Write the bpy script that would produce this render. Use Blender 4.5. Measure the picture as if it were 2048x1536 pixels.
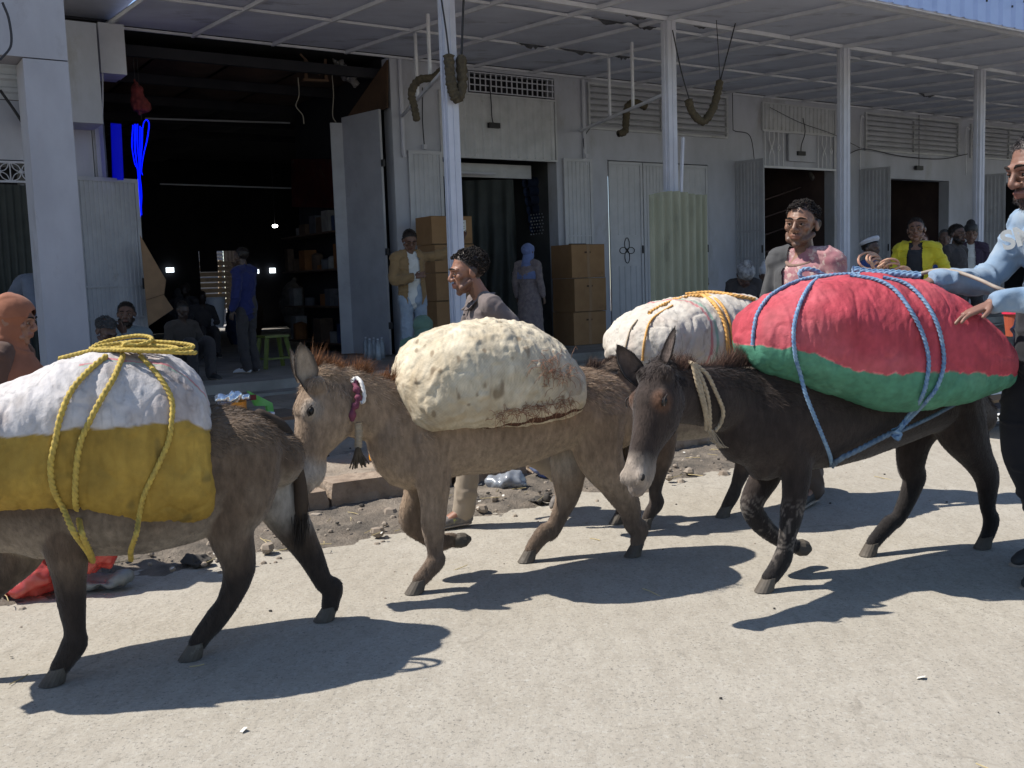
import bpy, math, random
import numpy as np
from mathutils import Matrix, Vector
random.seed(7); RNG = np.random.default_rng(11)
for o in list(bpy.data.objects): bpy.data.objects.remove(o)
SC = bpy.context.scene; COL = SC.collection

# ---------------------------------------------------------------- camera
FPX, CX, CY, HCAM = 2000.0, 1024.0, 768.0, 1.42
PITCH, ROLL = math.atan2(208, 2000.0), -0.034
c_f = np.array([0, math.cos(PITCH), -math.sin(PITCH)]); _u0 = np.array([0, math.sin(PITCH), math.cos(PITCH)]); _r0 = np.array([1.0, 0, 0])
c_r = math.cos(ROLL)*_r0 + math.sin(ROLL)*_u0; c_u = -math.sin(ROLL)*_r0 + math.cos(ROLL)*_u0
CPOS = np.array([0, 0, HCAM])
cd = bpy.data.cameras.new('camera'); cam = bpy.data.objects.new('camera', cd); COL.objects.link(cam)
M4 = Matrix.Identity(4)
for i in range(3):
    M4[i][0] = c_r[i]; M4[i][1] = c_u[i]; M4[i][2] = -c_f[i]; M4[i][3] = CPOS[i]
cam.matrix_world = M4
cd.sensor_width = 36; cd.lens = FPX/2048*36; cd.clip_end = 500; cd.clip_start = .05
SC.camera = cam
# ---------------------------------------------------------------- light
SUN_EL, SUN_H = 54.0, np.array([-.995, .10])          # direction towards the sun, horizontally
w = bpy.data.worlds.new('World'); SC.world = w; w.use_nodes = True
nt = w.node_tree; nt.nodes.clear()
sky = nt.nodes.new('ShaderNodeTexSky'); sky.sky_type = 'NISHITA'; sky.sun_disc = False
sky.sun_elevation = math.radians(SUN_EL); sky.sun_rotation = math.atan2(SUN_H[0], SUN_H[1]); sky.altitude = 1800
bg = nt.nodes.new('ShaderNodeBackground'); bg.inputs[1].default_value = .12
ow = nt.nodes.new('ShaderNodeOutputWorld'); nt.links.new(sky.outputs[0], bg.inputs[0]); nt.links.new(bg.outputs[0], ow.inputs[0])
sl = bpy.data.lights.new('sun', 'SUN'); sl.energy = 4.6; sl.angle = math.radians(.55); sl.color = (1, .95, .87)
so = bpy.data.objects.new('sun', sl); COL.objects.link(so)
sd = Vector((SUN_H[0]*math.cos(math.radians(SUN_EL)), SUN_H[1]*math.cos(math.radians(SUN_EL)), math.sin(math.radians(SUN_EL))))
so.rotation_euler = sd.to_track_quat('Z', 'Y').to_euler(); so.location = (-6, -4, 12)
SC.view_settings.view_transform = 'Standard'; SC.view_settings.look = 'None'; SC.view_settings.gamma = 1
SC.view_settings.use_curve_mapping = False; SC.view_settings.exposure = .64
SC.render.engine = 'CYCLES'; SC.cycles.max_bounces = 8; SC.cycles.diffuse_bounces = 5
SC.render.resolution_x = 1024; SC.render.resolution_y = 768

# ---------------------------------------------------------------- frames and helpers
def A(*p): return np.array(p, float)
def nz(v): v = np.asarray(v, float); return v/(np.linalg.norm(v)+1e-12)
def pray(x, y): return c_f + c_r*(x-CX)/FPX - c_u*(y-CY)/FPX
def at_depth(x, y, Y): d = pray(x, y); return CPOS + d*Y/d[1]
def at_z(x, y, z=0.): d = pray(x, y); return CPOS + d*(z-HCAM)/d[2]
S_ = A(math.sin(math.radians(56)), math.cos(math.radians(56)), 0)       # along the street
N_ = A(S_[1], -S_[0], 0)                                              # from the facade to the street
P0 = A(-1.868, 15.0, 0)
def fw(u, v, z): return P0 + S_*u + N_*v + A(0, 0, z)
def at_v(x, y, v):
    d = pray(x, y); t = ((P0+N_*v-CPOS)@N_)/(d@N_); return CPOS+d*t
def at_u(x, y, u):
    d = pray(x, y); t = ((P0+S_*u-CPOS)@S_)/(d@S_); return CPOS+d*t
def uvz(P): d = np.asarray(P)-P0; return d@S_, d@N_, P[2]

MATS = {}; PM = {}
def setp(o, label=None, cat=None, group=None, kind=None):
    if label: o['label'] = label
    if cat: o['category'] = cat
    if group: o['group'] = group
    if kind: o['kind'] = kind
    return o
def thing(name, loc, label, cat, group=None, rz=0.0):
    o = bpy.data.objects.new(name, None); COL.objects.link(o)
    o.location = [float(a) for a in loc]; o.rotation_euler = (0, 0, rz); o.empty_display_size = .2
    PM[o.name] = Matrix.Translation(o.location) @ Matrix.Rotation(rz, 4, 'Z')
    return setp(o, label, cat, group)
class MB:
    def __init__(s): s.V = []; s.F = []; s.n = 0; s.C = []
    def add(s, V, F, col=None):
        V = np.asarray(V, float).reshape(-1, 3)
        s.V.append(V); s.F += [tuple(int(i)+s.n for i in f) for f in F]; s.n += len(V)
        s.C.append(np.tile(np.asarray(col if col is not None else (.5, .5, .5), float), (len(V), 1)) if col is None or np.ndim(col) == 1 else np.asarray(col, float))
        return s
    def verts(s): return np.concatenate(s.V)
    def cols(s): return np.concatenate(s.C)
def link(name, V, F, mat, parent=None, smooth=False, col=None, uv=None, mats=None, midx=None, loc=None):
    """one mesh object from world coordinates; F list or (n,k) array"""
    V = np.asarray(V, float)
    if parent is not None:
        Mi = np.array(PM[parent.name].inverted())
        L = V@Mi[:3, :3].T + Mi[:3, 3]; o_loc = None; PMo = PM[parent.name]
    else:
        if loc is None: loc = A((V[:, 0].min()+V[:, 0].max())/2, (V[:, 1].min()+V[:, 1].max())/2, V[:, 2].min())
        L = V-np.asarray(loc, float); o_loc = loc
    me = bpy.data.meshes.new(name)
    Fa = F if isinstance(F, np.ndarray) else None
    if Fa is not None and Fa.ndim == 2:
        k = Fa.shape[1]; nf = len(Fa)
        me.vertices.add(len(L)); me.vertices.foreach_set('co', L.astype(np.float32).ravel())
        me.loops.add(nf*k); me.loops.foreach_set('vertex_index', Fa.astype(np.int32).ravel())
        me.polygons.add(nf); me.polygons.foreach_set('loop_start', np.arange(0, nf*k, k, dtype=np.int32))
        me.update(calc_edges=True); me.validate()
    else:
        me.from_pydata(L.tolist(), [], F); me.validate(); me.update()
    if smooth: me.polygons.foreach_set('use_smooth', np.ones(len(me.polygons), bool))
    if col is not None:
        a = me.color_attributes.new('Col', 'FLOAT_COLOR', 'POINT')
        c = np.ones((len(L), 4), np.float32); c[:, :3] = col; a.data.foreach_set('color', c.ravel())
    if mats:
        for m in mats: me.materials.append(m)
        me.polygons.foreach_set('material_index', np.asarray(midx, np.int32))
    elif mat is not None: me.materials.append(mat)
    o = bpy.data.objects.new(name, me); COL.objects.link(o)
    if parent is not None: o.parent = parent; PM[o.name] = PMo
    else: o.location = [float(a) for a in o_loc]; PM[o.name] = Matrix.Translation(o.location)
    return o
def build(mb, name, mat, parent=None, smooth=False, vc=False, **k):
    return link(name, mb.verts(), mb.F, mat, parent, smooth, col=mb.cols() if vc else None, **k)
def part(parent, name, mb, mat, smooth=False, vc=False, **k): return build(mb, name, mat, parent, smooth, vc, **k)
BOXF = [(0, 3, 2, 1), (4, 5, 6, 7), (0, 1, 5, 4), (1, 2, 6, 5), (2, 3, 7, 6), (3, 0, 4, 7)]
def hexa(P): return np.array(P), BOXF
def fbox(mb, u0, u1, v0, v1, z0, z1):
    """box in the facade frame: u along the street, v out from the wall"""
    mb.add([fw(u0, v1, z0), fw(u1, v1, z0), fw(u1, v0, z0), fw(u0, v0, z0), fw(u0, v1, z1), fw(u1, v1, z1), fw(u1, v0, z1), fw(u0, v0, z1)], BOXF); return mb
def obox(mb, c, ax, ay, az, hx, hy, hz):
    c = np.asarray(c); ax = nz(ax)*hx; ay = nz(ay)*hy; az = nz(az)*hz
    mb.add([c-ax-ay-az, c+ax-ay-az, c+ax+ay-az, c-ax+ay-az, c-ax-ay+az, c+ax-ay+az, c+ax+ay+az, c-ax+ay+az], BOXF); return mb
def bar(mb, a, b, wx=.02, wz=.02, up=(0, 0, 1)):
    a = np.asarray(a, float); b = np.asarray(b, float); t = nz(b-a); up = np.asarray(up, float)
    if abs(t@up) > .98: up = A(1, 0, 0) if abs(t[0]) < .9 else A(0, 1, 0); up = N_ if abs(t@N_) < .9 else up
    s = nz(np.cross(t, up)); q = np.cross(s, t)
    return obox(mb, (a+b)/2, s, t, q, wx, np.linalg.norm(b-a)/2, wz)
def cr(P, m):
    """Catmull-Rom resample of rows P to m rows"""
    P = np.asarray(P, float)
    if P.ndim == 1: P = P[:, None]
    k = len(P)
    if k == 2: t = np.linspace(0, 1, m)[:, None]; return P[0]*(1-t)+P[1]*t
    Q = np.vstack([2*P[0]-P[1], P, 2*P[-1]-P[-2]]); t = np.linspace(0, k-1, m); i = np.minimum(t.astype(int), k-2); f = (t-i)[:, None]
    a, b, c, d = Q[i], Q[i+1], Q[i+2], Q[i+3]
    return .5*(2*b+(c-a)*f+(2*a-5*b+4*c-d)*f*f+(3*b-a-3*c+d)*f**3)
def tube(path, rad, n=12, m=None, up=(0, 0, 1), cap=True, roundcap=False, twist=None, lobes=0, lobe=.18):
    """loft along a path; rad rows are r or (side, up) radii"""
    P = np.asarray(path, float)
    if isinstance(rad, (list, tuple)): rad = [(r, r) if np.ndim(r) == 0 else tuple(r) for r in rad]
    R = np.asarray(rad, float)
    if R.ndim == 0: R = np.full((len(P), 1), float(R))
    if R.ndim == 1: R = R[:, None]
    if R.shape[1] == 1: R = np.repeat(R, 2, 1)
    if m: PR = cr(np.hstack([P, R]), m); P, R = PR[:, :3], np.abs(PR[:, 3:])
    T = np.gradient(P, axis=0); T /= np.linalg.norm(T, axis=1)[:, None]+1e-12
    if roundcap:
        def capr(p, t, r, s):
            out = []
            for q in (.4, .75, .95):
                k = math.sqrt(1-q*q); out.append((p+s*t*q*r.mean(), r*k))
            return out
        a = capr(P[0], T[0], R[0], -1)[::-1]; b = capr(P[-1], T[-1], R[-1], 1)
        P = np.vstack([[x[0] for x in a], P, [x[0] for x in b]]); R = np.vstack([[x[1] for x in a], R, [x[1] for x in b]])
        T = np.vstack([[T[0]]*3, T, [T[-1]]*3])
    up = np.asarray(up, float); side = np.cross(T, up); ln = np.linalg.norm(side, axis=1)
    if (ln < .15).any():
        # parallel transport instead
        s = np.cross(T[0], up if np.linalg.norm(np.cross(T[0], up)) > .2 else (A(0, 1, 0) if abs(T[0][1]) < .8 else A(1, 0, 0))); s = nz(s); out = []
        for t in T: s = nz(s-(s@t)*t); out.append(s)
        side = np.array(out)
    else: side /= ln[:, None]
    upv = np.cross(side, T)
    ang = np.linspace(0, 2*math.pi, n, endpoint=False)[None, :]
    L = np.r_[0, np.cumsum(np.linalg.norm(np.diff(P, axis=0), axis=1))][:, None]
    rr = 1.0
    if lobes: rr = 1+lobe*np.abs(np.cos(lobes/2*(ang-(twist or 0)*L)))-lobe*.6
    V = P[:, None, :] + (rr*np.cos(ang))[..., None]*side[:, None, :]*R[:, 0][:, None, None] + (rr*np.sin(ang))[..., None]*upv[:, None, :]*R[:, 1][:, None, None]
    k = len(P); V = V.reshape(-1, 3)
    i = np.arange(k-1)[:, None]; j = np.arange(n)[None, :]; j2 = (j+1) % n
    F = np.stack(np.broadcast_arrays(i*n+j, (i+1)*n+j, (i+1)*n+j2, i*n+j2), -1).reshape(-1, 4)[:, ::-1].tolist()
    if cap:
        F.append(tuple(range(n))); F.append(tuple(range((k-1)*n, k*n))[::-1])
    return V, F
_ico = None
def sph(c, r, nu=12, nv=8, R3=None):
    r = np.asarray(r, float); r = np.full(3, float(r)) if r.ndim == 0 else r
    th = np.linspace(0, math.pi, nv+1)[1:-1]; ph = np.linspace(0, 2*math.pi, nu, endpoint=False)
    V = [[0, 0, 1]]+[[math.sin(t)*math.cos(p), math.sin(t)*math.sin(p), math.cos(t)] for t in th for p in ph]+[[0, 0, -1]]
    V = np.array(V)*r
    if R3 is not None: V = V@np.asarray(R3).T
    F = []
    for j in range(nu): F.append((0, 1+j, 1+(j+1) % nu))
    for i in range(nv-2):
        for j in range(nu): a = 1+i*nu; F.append((a+j, a+nu+j, a+nu+(j+1) % nu, a+(j+1) % nu))
    b = len(V)-1; a = 1+(nv-2)*nu
    for j in range(nu): F.append((a+j, b, a+(j+1) % nu))
    return V+np.asarray(c, float), F
# noise
def _h(i, j, k, s=0):
    n = (i.astype(np.int64)*374761393+j.astype(np.int64)*668265263+k.astype(np.int64)*2147483647+s*1274126177) & 0xffffffff
    n = ((n ^ (n >> 13))*1274126177) & 0xffffffff
    return ((n ^ (n >> 16)) & 0xffff)/65535.0
def vnoise(P, s=0):
    P = np.asarray(P, float); i = np.floor(P).astype(np.int64); f = P-i; f = f*f*(3-2*f); o = 0
    for a in (0, 1):
        for b in (0, 1):
            for c in (0, 1):
                wgt = (f[:, 0] if a else 1-f[:, 0])*(f[:, 1] if b else 1-f[:, 1])*(f[:, 2] if c else 1-f[:, 2])
                o = o+wgt*_h(i[:, 0]+a, i[:, 1]+b, i[:, 2]+c, s)
    return o*2-1
def fbm(P, oct=3, s=0):
    P = np.asarray(P, float); o = 0; a = 1
    for k in range(oct): o = o+a*vnoise(P*2**k, s+k); a *= .5
    return o
def mnormals(V, F):
    F = np.asarray(F); a, b, c = V[F[:, 0]], V[F[:, 1]], V[F[:, 2]]
    fn = np.cross(b-a, c-a)
    if F.shape[1] == 4: fn = fn+np.cross(c-a, V[F[:, 3]]-a)
    N = np.zeros_like(V)
    for k in range(F.shape[1]): np.add.at(N, F[:, k], fn)
    return N/(np.linalg.norm(N, axis=1)[:, None]+1e-12)
def remesh(mb, voxel, smooth=4, fac=.5):
    me = bpy.data.meshes.new('t'); me.from_pydata(mb.verts().tolist(), [], mb.F)
    o = bpy.data.objects.new('t', me); COL.objects.link(o)
    r = o.modifiers.new('r', 'REMESH'); r.mode = 'VOXEL'; r.voxel_size = voxel
    if smooth: q = o.modifiers.new('s', 'SMOOTH'); q.factor = fac; q.iterations = smooth
    dg = bpy.context.evaluated_depsgraph_get(); dg.update()
    e = o.evaluated_get(dg); m2 = bpy.data.meshes.new_from_object(e)
    V = np.empty(len(m2.vertices)*3, np.float32); m2.vertices.foreach_get('co', V); V = V.reshape(-1, 3).astype(float)
    F = np.empty(len(m2.polygons)*4, np.int32); m2.polygons.foreach_get('vertices', F); F = F.reshape(-1, 4)
    bpy.data.objects.remove(o); bpy.data.meshes.remove(me); bpy.data.meshes.remove(m2)
    return V, F

# ---------------------------------------------------------------- materials
def mat(name, c1=(.5, .5, .5), c2=None, scale=6, rough=.85, bump=0., bscale=60, bdist=.01, metal=0, attr=False, stretch=(1, 1, 1), detail=6,
        contrast=(.35, .65), c3=None, scale3=2., thr3=(.55, .7), spec=.3, trans=0, alpha=1, emit=None, estr=0, sheen=0, wave=None, coat=0, sss=0):
    if name in MATS: return MATS[name]
    m = bpy.data.materials.new(name); m.use_nodes = True; MATS[name] = m
    T = m.node_tree; N = T.nodes; L = T.links; b = N['Principled BSDF']
    tc = N.new('ShaderNodeTexCoord'); mp = N.new('ShaderNodeMapping'); mp.inputs['Scale'].default_value = stretch
    L.new(tc.outputs['Object'], mp.inputs[0])
    def rgb(c): q = N.new('ShaderNodeRGB'); q.outputs[0].default_value = (*c, 1); return q.outputs[0]
    def noise(s, d=detail, r=.6): q = N.new('ShaderNodeTexNoise'); q.inputs['Scale'].default_value = s; q.inputs['Detail'].default_value = d; q.inputs['Roughness'].default_value = r; L.new(mp.outputs[0], q.inputs['Vector']); return q.outputs['Fac']
    def ramp(f, lo, hi): q = N.new('ShaderNodeMapRange'); q.inputs[1].default_value = lo; q.inputs[2].default_value = hi; L.new(f, q.inputs[0]); return q.outputs[0]
    def mix(f, a, c, mode='MIX'):
        q = N.new('ShaderNodeMix'); q.data_type = 'RGBA'; q.blend_type = mode
        if isinstance(f, (int, float)): q.inputs[0].default_value = f
        else: L.new(f, q.inputs[0])
        L.new(a, q.inputs[6]); L.new(c, q.inputs[7]); return q.outputs[2]
    if attr:
        at = N.new('ShaderNodeAttribute'); at.attribute_name = 'Col'; base = at.outputs['Color']
        if c2 is not None: base = mix(ramp(noise(scale), *contrast), mix(1.0, base, rgb(c1), 'MULTIPLY'), mix(1.0, base, rgb(c2), 'MULTIPLY'))
    else:
        base = rgb(c1)
        if c2 is not None: base = mix(ramp(noise(scale), *contrast), base, rgb(c2))
    if c3 is not None: base = mix(ramp(noise(scale3, 8, .7), *thr3), base, rgb(c3))
    L.new(base, b.inputs['Base Color'])
    b.inputs['Roughness'].default_value = rough; b.inputs['Metallic'].default_value = metal; b.inputs['Specular IOR Level'].default_value = spec
    if sheen: b.inputs['Sheen Weight'].default_value = sheen
    if trans: b.inputs['Transmission Weight'].default_value = trans
    if alpha < 1: b.inputs['Alpha'].default_value = alpha
    if coat: b.inputs['Coat Weight'].default_value = coat
    if emit: b.inputs['Emission Color'].default_value = (*emit, 1); b.inputs['Emission Strength'].default_value = estr
    if bump:
        h = noise(bscale, 8, .65)
        if wave:
            wv = N.new('ShaderNodeTexWave'); wv.inputs['Scale'].default_value = wave; wv.inputs['Distortion'].default_value = 1.5; L.new(mp.outputs[0], wv.inputs['Vector'])
            ad = N.new('ShaderNodeMath'); ad.operation = 'ADD'; L.new(h, ad.inputs[0]); L.new(wv.outputs['Fac'], ad.inputs[1]); h = ad.outputs[0]
        bp = N.new('ShaderNodeBump'); bp.inputs['Strength'].default_value = bump; bp.inputs['Distance'].default_value = bdist
        L.new(h, bp.inputs['Height']); L.new(bp.outputs[0], b.inputs['Normal'])
    return m
def ribs(mb, O, eu, ev, w, h, pitch=.09, depth=.018, horiz=False, flat=.5):
    """trapezoid-ribbed sheet; O corner, eu width dir, ev height dir; ribs run along ev (or eu when horiz); nrm = eu x ev"""
    O = np.asarray(O, float); eu = nz(eu); ev = nz(ev); nrm = np.cross(eu, ev)
    a, b, la, lb = (eu, ev, w, h) if not horiz else (ev, eu, h, w)
    n = max(2, int(round(la/pitch))); prof = []
    for k in range(n):
        x0 = la*k/n; p = la/n
        prof += [(x0, 0), (x0+p*flat*.9, 0), (x0+p*(flat+.1), depth), (x0+p*.9, depth)]
    prof.append((la, 0)); V = []
    for x, d in prof: V += [O+a*x+nrm*d, O+a*x+b*lb+nrm*d]
    F = [(2*i, 2*i+2, 2*i+3, 2*i+1) for i in range(len(prof)-1)]
    k = len(V); V2 = [v-nrm*.004 for v in V]; F += [tuple(j+k for j in f[::-1]) for f in F]
    mb.add(V+V2, F); return mb
# ================================================================ SETTING
def road_mat():
    m = bpy.data.materials.new('road_dust'); m.use_nodes = True; T = m.node_tree; N = T.nodes; L = T.links; b = N['Principled BSDF']
    g = N.new('ShaderNodeNewGeometry'); pos = g.outputs['Position']
    def noise(s, d=8, r=.6, st=None):
        q = N.new('ShaderNodeTexNoise'); q.inputs['Scale'].default_value = s; q.inputs['Detail'].default_value = d; q.inputs['Roughness'].default_value = r
        if st: mp = N.new('ShaderNodeMapping'); mp.inputs['Scale'].default_value = st; mp.inputs['Rotation'].default_value = (0, 0, -math.radians(30)); L.new(pos, mp.inputs[0]); L.new(mp.outputs[0], q.inputs['Vector'])
        else: L.new(pos, q.inputs['Vector'])
        return q.outputs['Fac']
    def ramp(f, lo, hi, a=0, c=1): q = N.new('ShaderNodeMapRange'); q.inputs[1].default_value = lo; q.inputs[2].default_value = hi; q.inputs[3].default_value = a; q.inputs[4].default_value = c; L.new(f, q.inputs[0]); return q.outputs[0]
    def rgb(c): q = N.new('ShaderNodeRGB'); q.outputs[0].default_value = (*c, 1); return q.outputs[0]
    def mix(f, a, c): q = N.new('ShaderNodeMix'); q.data_type = 'RGBA'; L.new(f, q.inputs[0]); L.new(a, q.inputs[6]); L.new(c, q.inputs[7]); return q.outputs[2]
    c = mix(ramp(noise(1.3), .35, .65), rgb((.325, .295, .245)), rgb((.365, .335, .285)))
    c = mix(ramp(noise(12, 8, .75, (1, .45, 1)), .42, .66, 0, .6), c, rgb((.26, .232, .19)))
    c = mix(ramp(noise(38, 6, .75), .52, .7, 0, .75), c, rgb((.42, .40, .355)))
    c = mix(ramp(noise(60, 4, .8), .55, .66, 0, .8), c, rgb((.12, .112, .10)))
    c = mix(ramp(noise(24, 6, .8, (1, .5, 1)), .54, .68, 0, .5), c, rgb((.17, .155, .13)))
    v = N.new('ShaderNodeTexVoronoi'); v.inputs['Scale'].default_value = 55; L.new(pos, v.inputs['Vector'])
    sp = ramp(v.outputs['Distance'], .10, .2, 1, 0)
    sm = N.new('ShaderNodeMath'); sm.operation = 'MULTIPLY'; L.new(sp, sm.inputs[0]); L.new(ramp(noise(6, 3), .5, .62), sm.inputs[1])
    c = mix(sm.outputs[0], c, rgb((.10, .09, .08)))
    nzc = N.new('ShaderNodeTexNoise'); nzc.inputs['Scale'].default_value = 2.5; nzc.inputs['Detail'].default_value = 5; L.new(pos, nzc.inputs['Vector'])
    va = N.new('ShaderNodeVectorMath'); va.operation = 'MULTIPLY_ADD'; va.inputs[1].default_value = (.5, .5, .5); L.new(nzc.outputs['Color'], va.inputs[0]); L.new(pos, va.inputs[2])
    vc = N.new('ShaderNodeTexVoronoi'); vc.feature = 'DISTANCE_TO_EDGE'; vc.inputs['Scale'].default_value = .55; L.new(va.outputs[0], vc.inputs['Vector'])
    ck = ramp(vc.outputs['Distance'], .002, .007, 1, 0); cm = N.new('ShaderNodeMath'); cm.operation = 'MULTIPLY'; L.new(ck, cm.inputs[0]); L.new(ramp(noise(1.7, 4), .50, .62, 0, .30), cm.inputs[1])
    c = mix(cm.outputs[0], c, rgb((.12, .105, .085)))
    c = mix(ramp(noise(.8, 5, .6, (1, .35, 1)), .50, .68, 0, .22), c, rgb((.235, .205, .165)))
    c = mix(ramp(noise(3.1, 6, .7, (1, .2, 1)), .58, .72, 0, .22), c, rgb((.44, .41, .35)))
    L.new(c, b.inputs['Base Color']); b.inputs['Roughness'].default_value = .93; b.inputs['Specular IOR Level'].default_value = .2
    bp = N.new('ShaderNodeBump'); bp.inputs['Strength'].default_value = .7; bp.inputs['Distance'].default_value = .006
    ad = N.new('ShaderNodeMath'); ad.operation = 'ADD'; L.new(noise(45, 8, .75), ad.inputs[0]); L.new(noise(14, 4, .6, (1, .3, 1)), ad.inputs[1])
    L.new(ad.outputs[0], bp.inputs['Height']); L.new(bp.outputs[0], b.inputs['Normal'])
    return m
ROAD = road_mat()
DIRT = mat('dirt', (.25, .205, .16), (.33, .28, .225), 3.5, .95, .9, 28, .02, c3=(.13, .11, .09), scale3=2.2, thr3=(.56, .68), spec=.15)
GUTTER = mat('gutter_dirt', (.10, .088, .075), (.21, .175, .14), 5, .95, 1., 60, .02, c3=(.28, .24, .195), scale3=3, thr3=(.5, .7), spec=.2)
CONC = mat('old_concrete', (.24, .225, .20), (.33, .31, .28), 3, .9, .5, 40, .01, c3=(.14, .13, .115), scale3=1.6, thr3=(.55, .7))
STONE = mat('kerb_rock', (.21, .155, .115), (.32, .25, .19), 6, .92, 1, 22, .02, c3=(.14, .10, .08), scale3=5)
WALL = mat('wall_paint', (.45, .465, .53), (.37, .38, .43), 2.2, .8, .15, 30, .006, c3=(.29, .28, .27), scale3=1.3, thr3=(.54, .74), stretch=(1, 1, .45))
COLM = mat('column_plaster', (.34, .34, .375), (.29, .29, .32), 3, .8, .3, 25, .006, c3=(.22, .21, .21), scale3=2.2, thr3=(.56, .75), stretch=(1, 1, .5))
WHITE = mat('white_paint', (.52, .53, .60), (.46, .47, .53), 4, .6, .1, 30, .005, c3=(.42, .41, .40), scale3=3, thr3=(.62, .8))
DOORM = mat('grey_door_paint', (.37, .38, .42), (.31, .32, .355), 3, .55, .08, 20, .004, c3=(.22, .215, .21), scale3=2.5, thr3=(.6, .78), spec=.4)
DOORL = mat('pale_door_paint', (.48, .49, .53), (.41, .42, .455), 3, .55, .08, 20, .004, c3=(.27, .265, .26), scale3=2.5, thr3=(.6, .8), spec=.4)
CORR = mat('pale_sheet_metal', (.50, .51, .54), (.41, .42, .445), 4, .5, .1, 20, .004, c3=(.28, .27, .25), scale3=3, thr3=(.6, .8), spec=.4)
CEIL = mat('ceiling_board', (.66, .69, .79), (.56, .58, .67), 1.4, .85, .3, 9, .02, c3=(.20, .20, .21), scale3=1.1, thr3=(.56, .8), stretch=(1, 1.6, 1))
BEAM = mat('canopy_steel', (.66, .67, .72), (.56, .57, .61), 5, .5, spec=.4)
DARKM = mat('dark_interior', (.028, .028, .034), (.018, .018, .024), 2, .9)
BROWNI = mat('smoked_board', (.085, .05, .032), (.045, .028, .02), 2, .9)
BLACKM = mat('black_metal', (.03, .03, .033), None, rough=.5)
CARD = mat('cardboard', (.30, .175, .085), (.255, .145, .07), 5, .85, .15, 30, .003, c3=(.18, .10, .05), scale3=4, thr3=(.62, .75))
PAPER = mat('paper', (.70, .69, .66), (.6, .59, .56), 20, .8)
BLUEF = mat('blue_roof_sheet', (.34, .43, .68), (.30, .385, .62), 3, .4, spec=.5)

# road
n = 60; gx = np.linspace(-60, 90, n); gy = np.linspace(-40, 110, n); X, Y = np.meshgrid(gx, gy)
V = np.c_[X.ravel(), Y.ravel(), np.zeros(n*n)]; I = (np.arange(n-1)[:, None]*n+np.arange(n-1)[None, :]).ravel()
setp(link('road', V, np.c_[I, I+1, I+n+1, I+n], ROAD, loc=(0, 0, 0)), 'pale dusty asphalt road under the donkeys', kind='structure')
def grid_uv(u, v, zf):
    U, Vv = np.meshgrid(u, v); z = zf(U.ravel(), Vv.ravel()); a, b = len(v), len(u)
    P = P0[None, :]+U.ravel()[:, None]*S_+Vv.ravel()[:, None]*N_+np.c_[np.zeros(a*b), np.zeros(a*b), z]
    I = (np.arange(a-1)[:, None]*b+np.arange(b-1)[None, :]).ravel(); return P, np.c_[I, I+b, I+b+1, I+1]
def zside(u, v):
    P = np.c_[u, v, 0*u]; e = np.clip((v-2.2)/5.3, 0, 1)
    return .21-.07*e+.03*fbm(P*1.1, 3, 3)+.018*fbm(P*5, 2, 9)+.008*fbm(P*19, 2, 5)
us = np.r_[np.linspace(-12, -7.6, 20), np.arange(-7.5, 6, .035), np.linspace(6.1, 40, 120)]
V, F = grid_uv(us, np.arange(2.0, 7.56, .045), zside)
SIDE = setp(link('pavement', V, F, DIRT, smooth=True, loc=fw(0, 5, 0)), 'trodden brown earth pavement between kerb and veranda', kind='structure')
def zgut(u, v):
    P = np.c_[u, v, 0*u]; edge = 8.50+.13*fbm(P*A(1.2, 0, 0), 3, 21)+.05*fbm(P*A(7, 0, 0), 2, 4)
    k = np.clip((edge-v)/.5, -.3, 1)
    return np.minimum(.05*k, .05)+np.where(k > 0, .012*fbm(P*6, 3, 2)+.008*fbm(P*30, 2, 8), 0)-.002
V, F = grid_uv(us, np.arange(7.45, 8.9, .03), zgut)
setp(link('gutter', V, F, GUTTER, smooth=True, loc=fw(0, 8, 0)), 'dark gritty gutter dirt along the foot of the kerb', kind='structure')
# kerb stones, each a part of the pavement
u = -9.0; first = None
while u < 30:
    L_ = random.uniform(.55, .95)
    if -4.9 < u < -4.4: L_ = .62
    a, b, c = 9, 5, 5; mbk = MB()
    # rough block: displaced sub-divided box
    P, Fk = [], []
    a = 13; gu = np.linspace(0, 1, a)
    sec = [(0, 0), (0, .5), (0, 1), (.5, 1), (1, 1), (1, .5), (1, 0)]
    top = .175+random.uniform(-.02, .02); dv = random.uniform(-.035, .03); rz = random.uniform(-.03, .03)
    V = np.array([[u+.015+(L_-.03)*g, 7.74+dv-s[0]*.26+rz*(g-.5), s[1]*top+random.uniform(-.002, .002)] for g in gu for s in sec])
    d = fbm(V*A(7, 11, 11)+u, 3, 5)[:, None]*.034; ctr = V.mean(0); V = V+nz(1)*0+d*(V-ctr)/np.linalg.norm(V-ctr, axis=1)[:, None]
    ns = len(sec); Fk = [(i*ns+j, (i+1)*ns+j, (i+1)*ns+j+1, i*ns+j+1) for i in range(a-1) for j in range(ns-1)]+[tuple(range(ns)), tuple(range((a-1)*ns, a*ns))[::-1]]
    W = P0+V[:, :1]*S_+V[:, 1:2]*N_+np.c_[0*V[:, 0], 0*V[:, 0], V[:, 2]]
    mbk.add(W, [f[::-1] for f in Fk]); part(SIDE, 'kerb_stone', mbk, STONE)
    u += L_+random.choice([0, .02, .05, .0])
# veranda slab with worn edge
mb = MB(); fbox(mb, -12, 30, -.0, 2.2, -.1, .345); VER = setp(build(mb, 'veranda', CONC), 'grey concrete veranda slab in front of the shops', kind='structure')
mb = MB(); fbox(mb, -12, 30, 2.203, 2.55, -.1, .235); setp(build(mb, 'step', CONC), 'low worn concrete step along the veranda', kind='structure')

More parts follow.
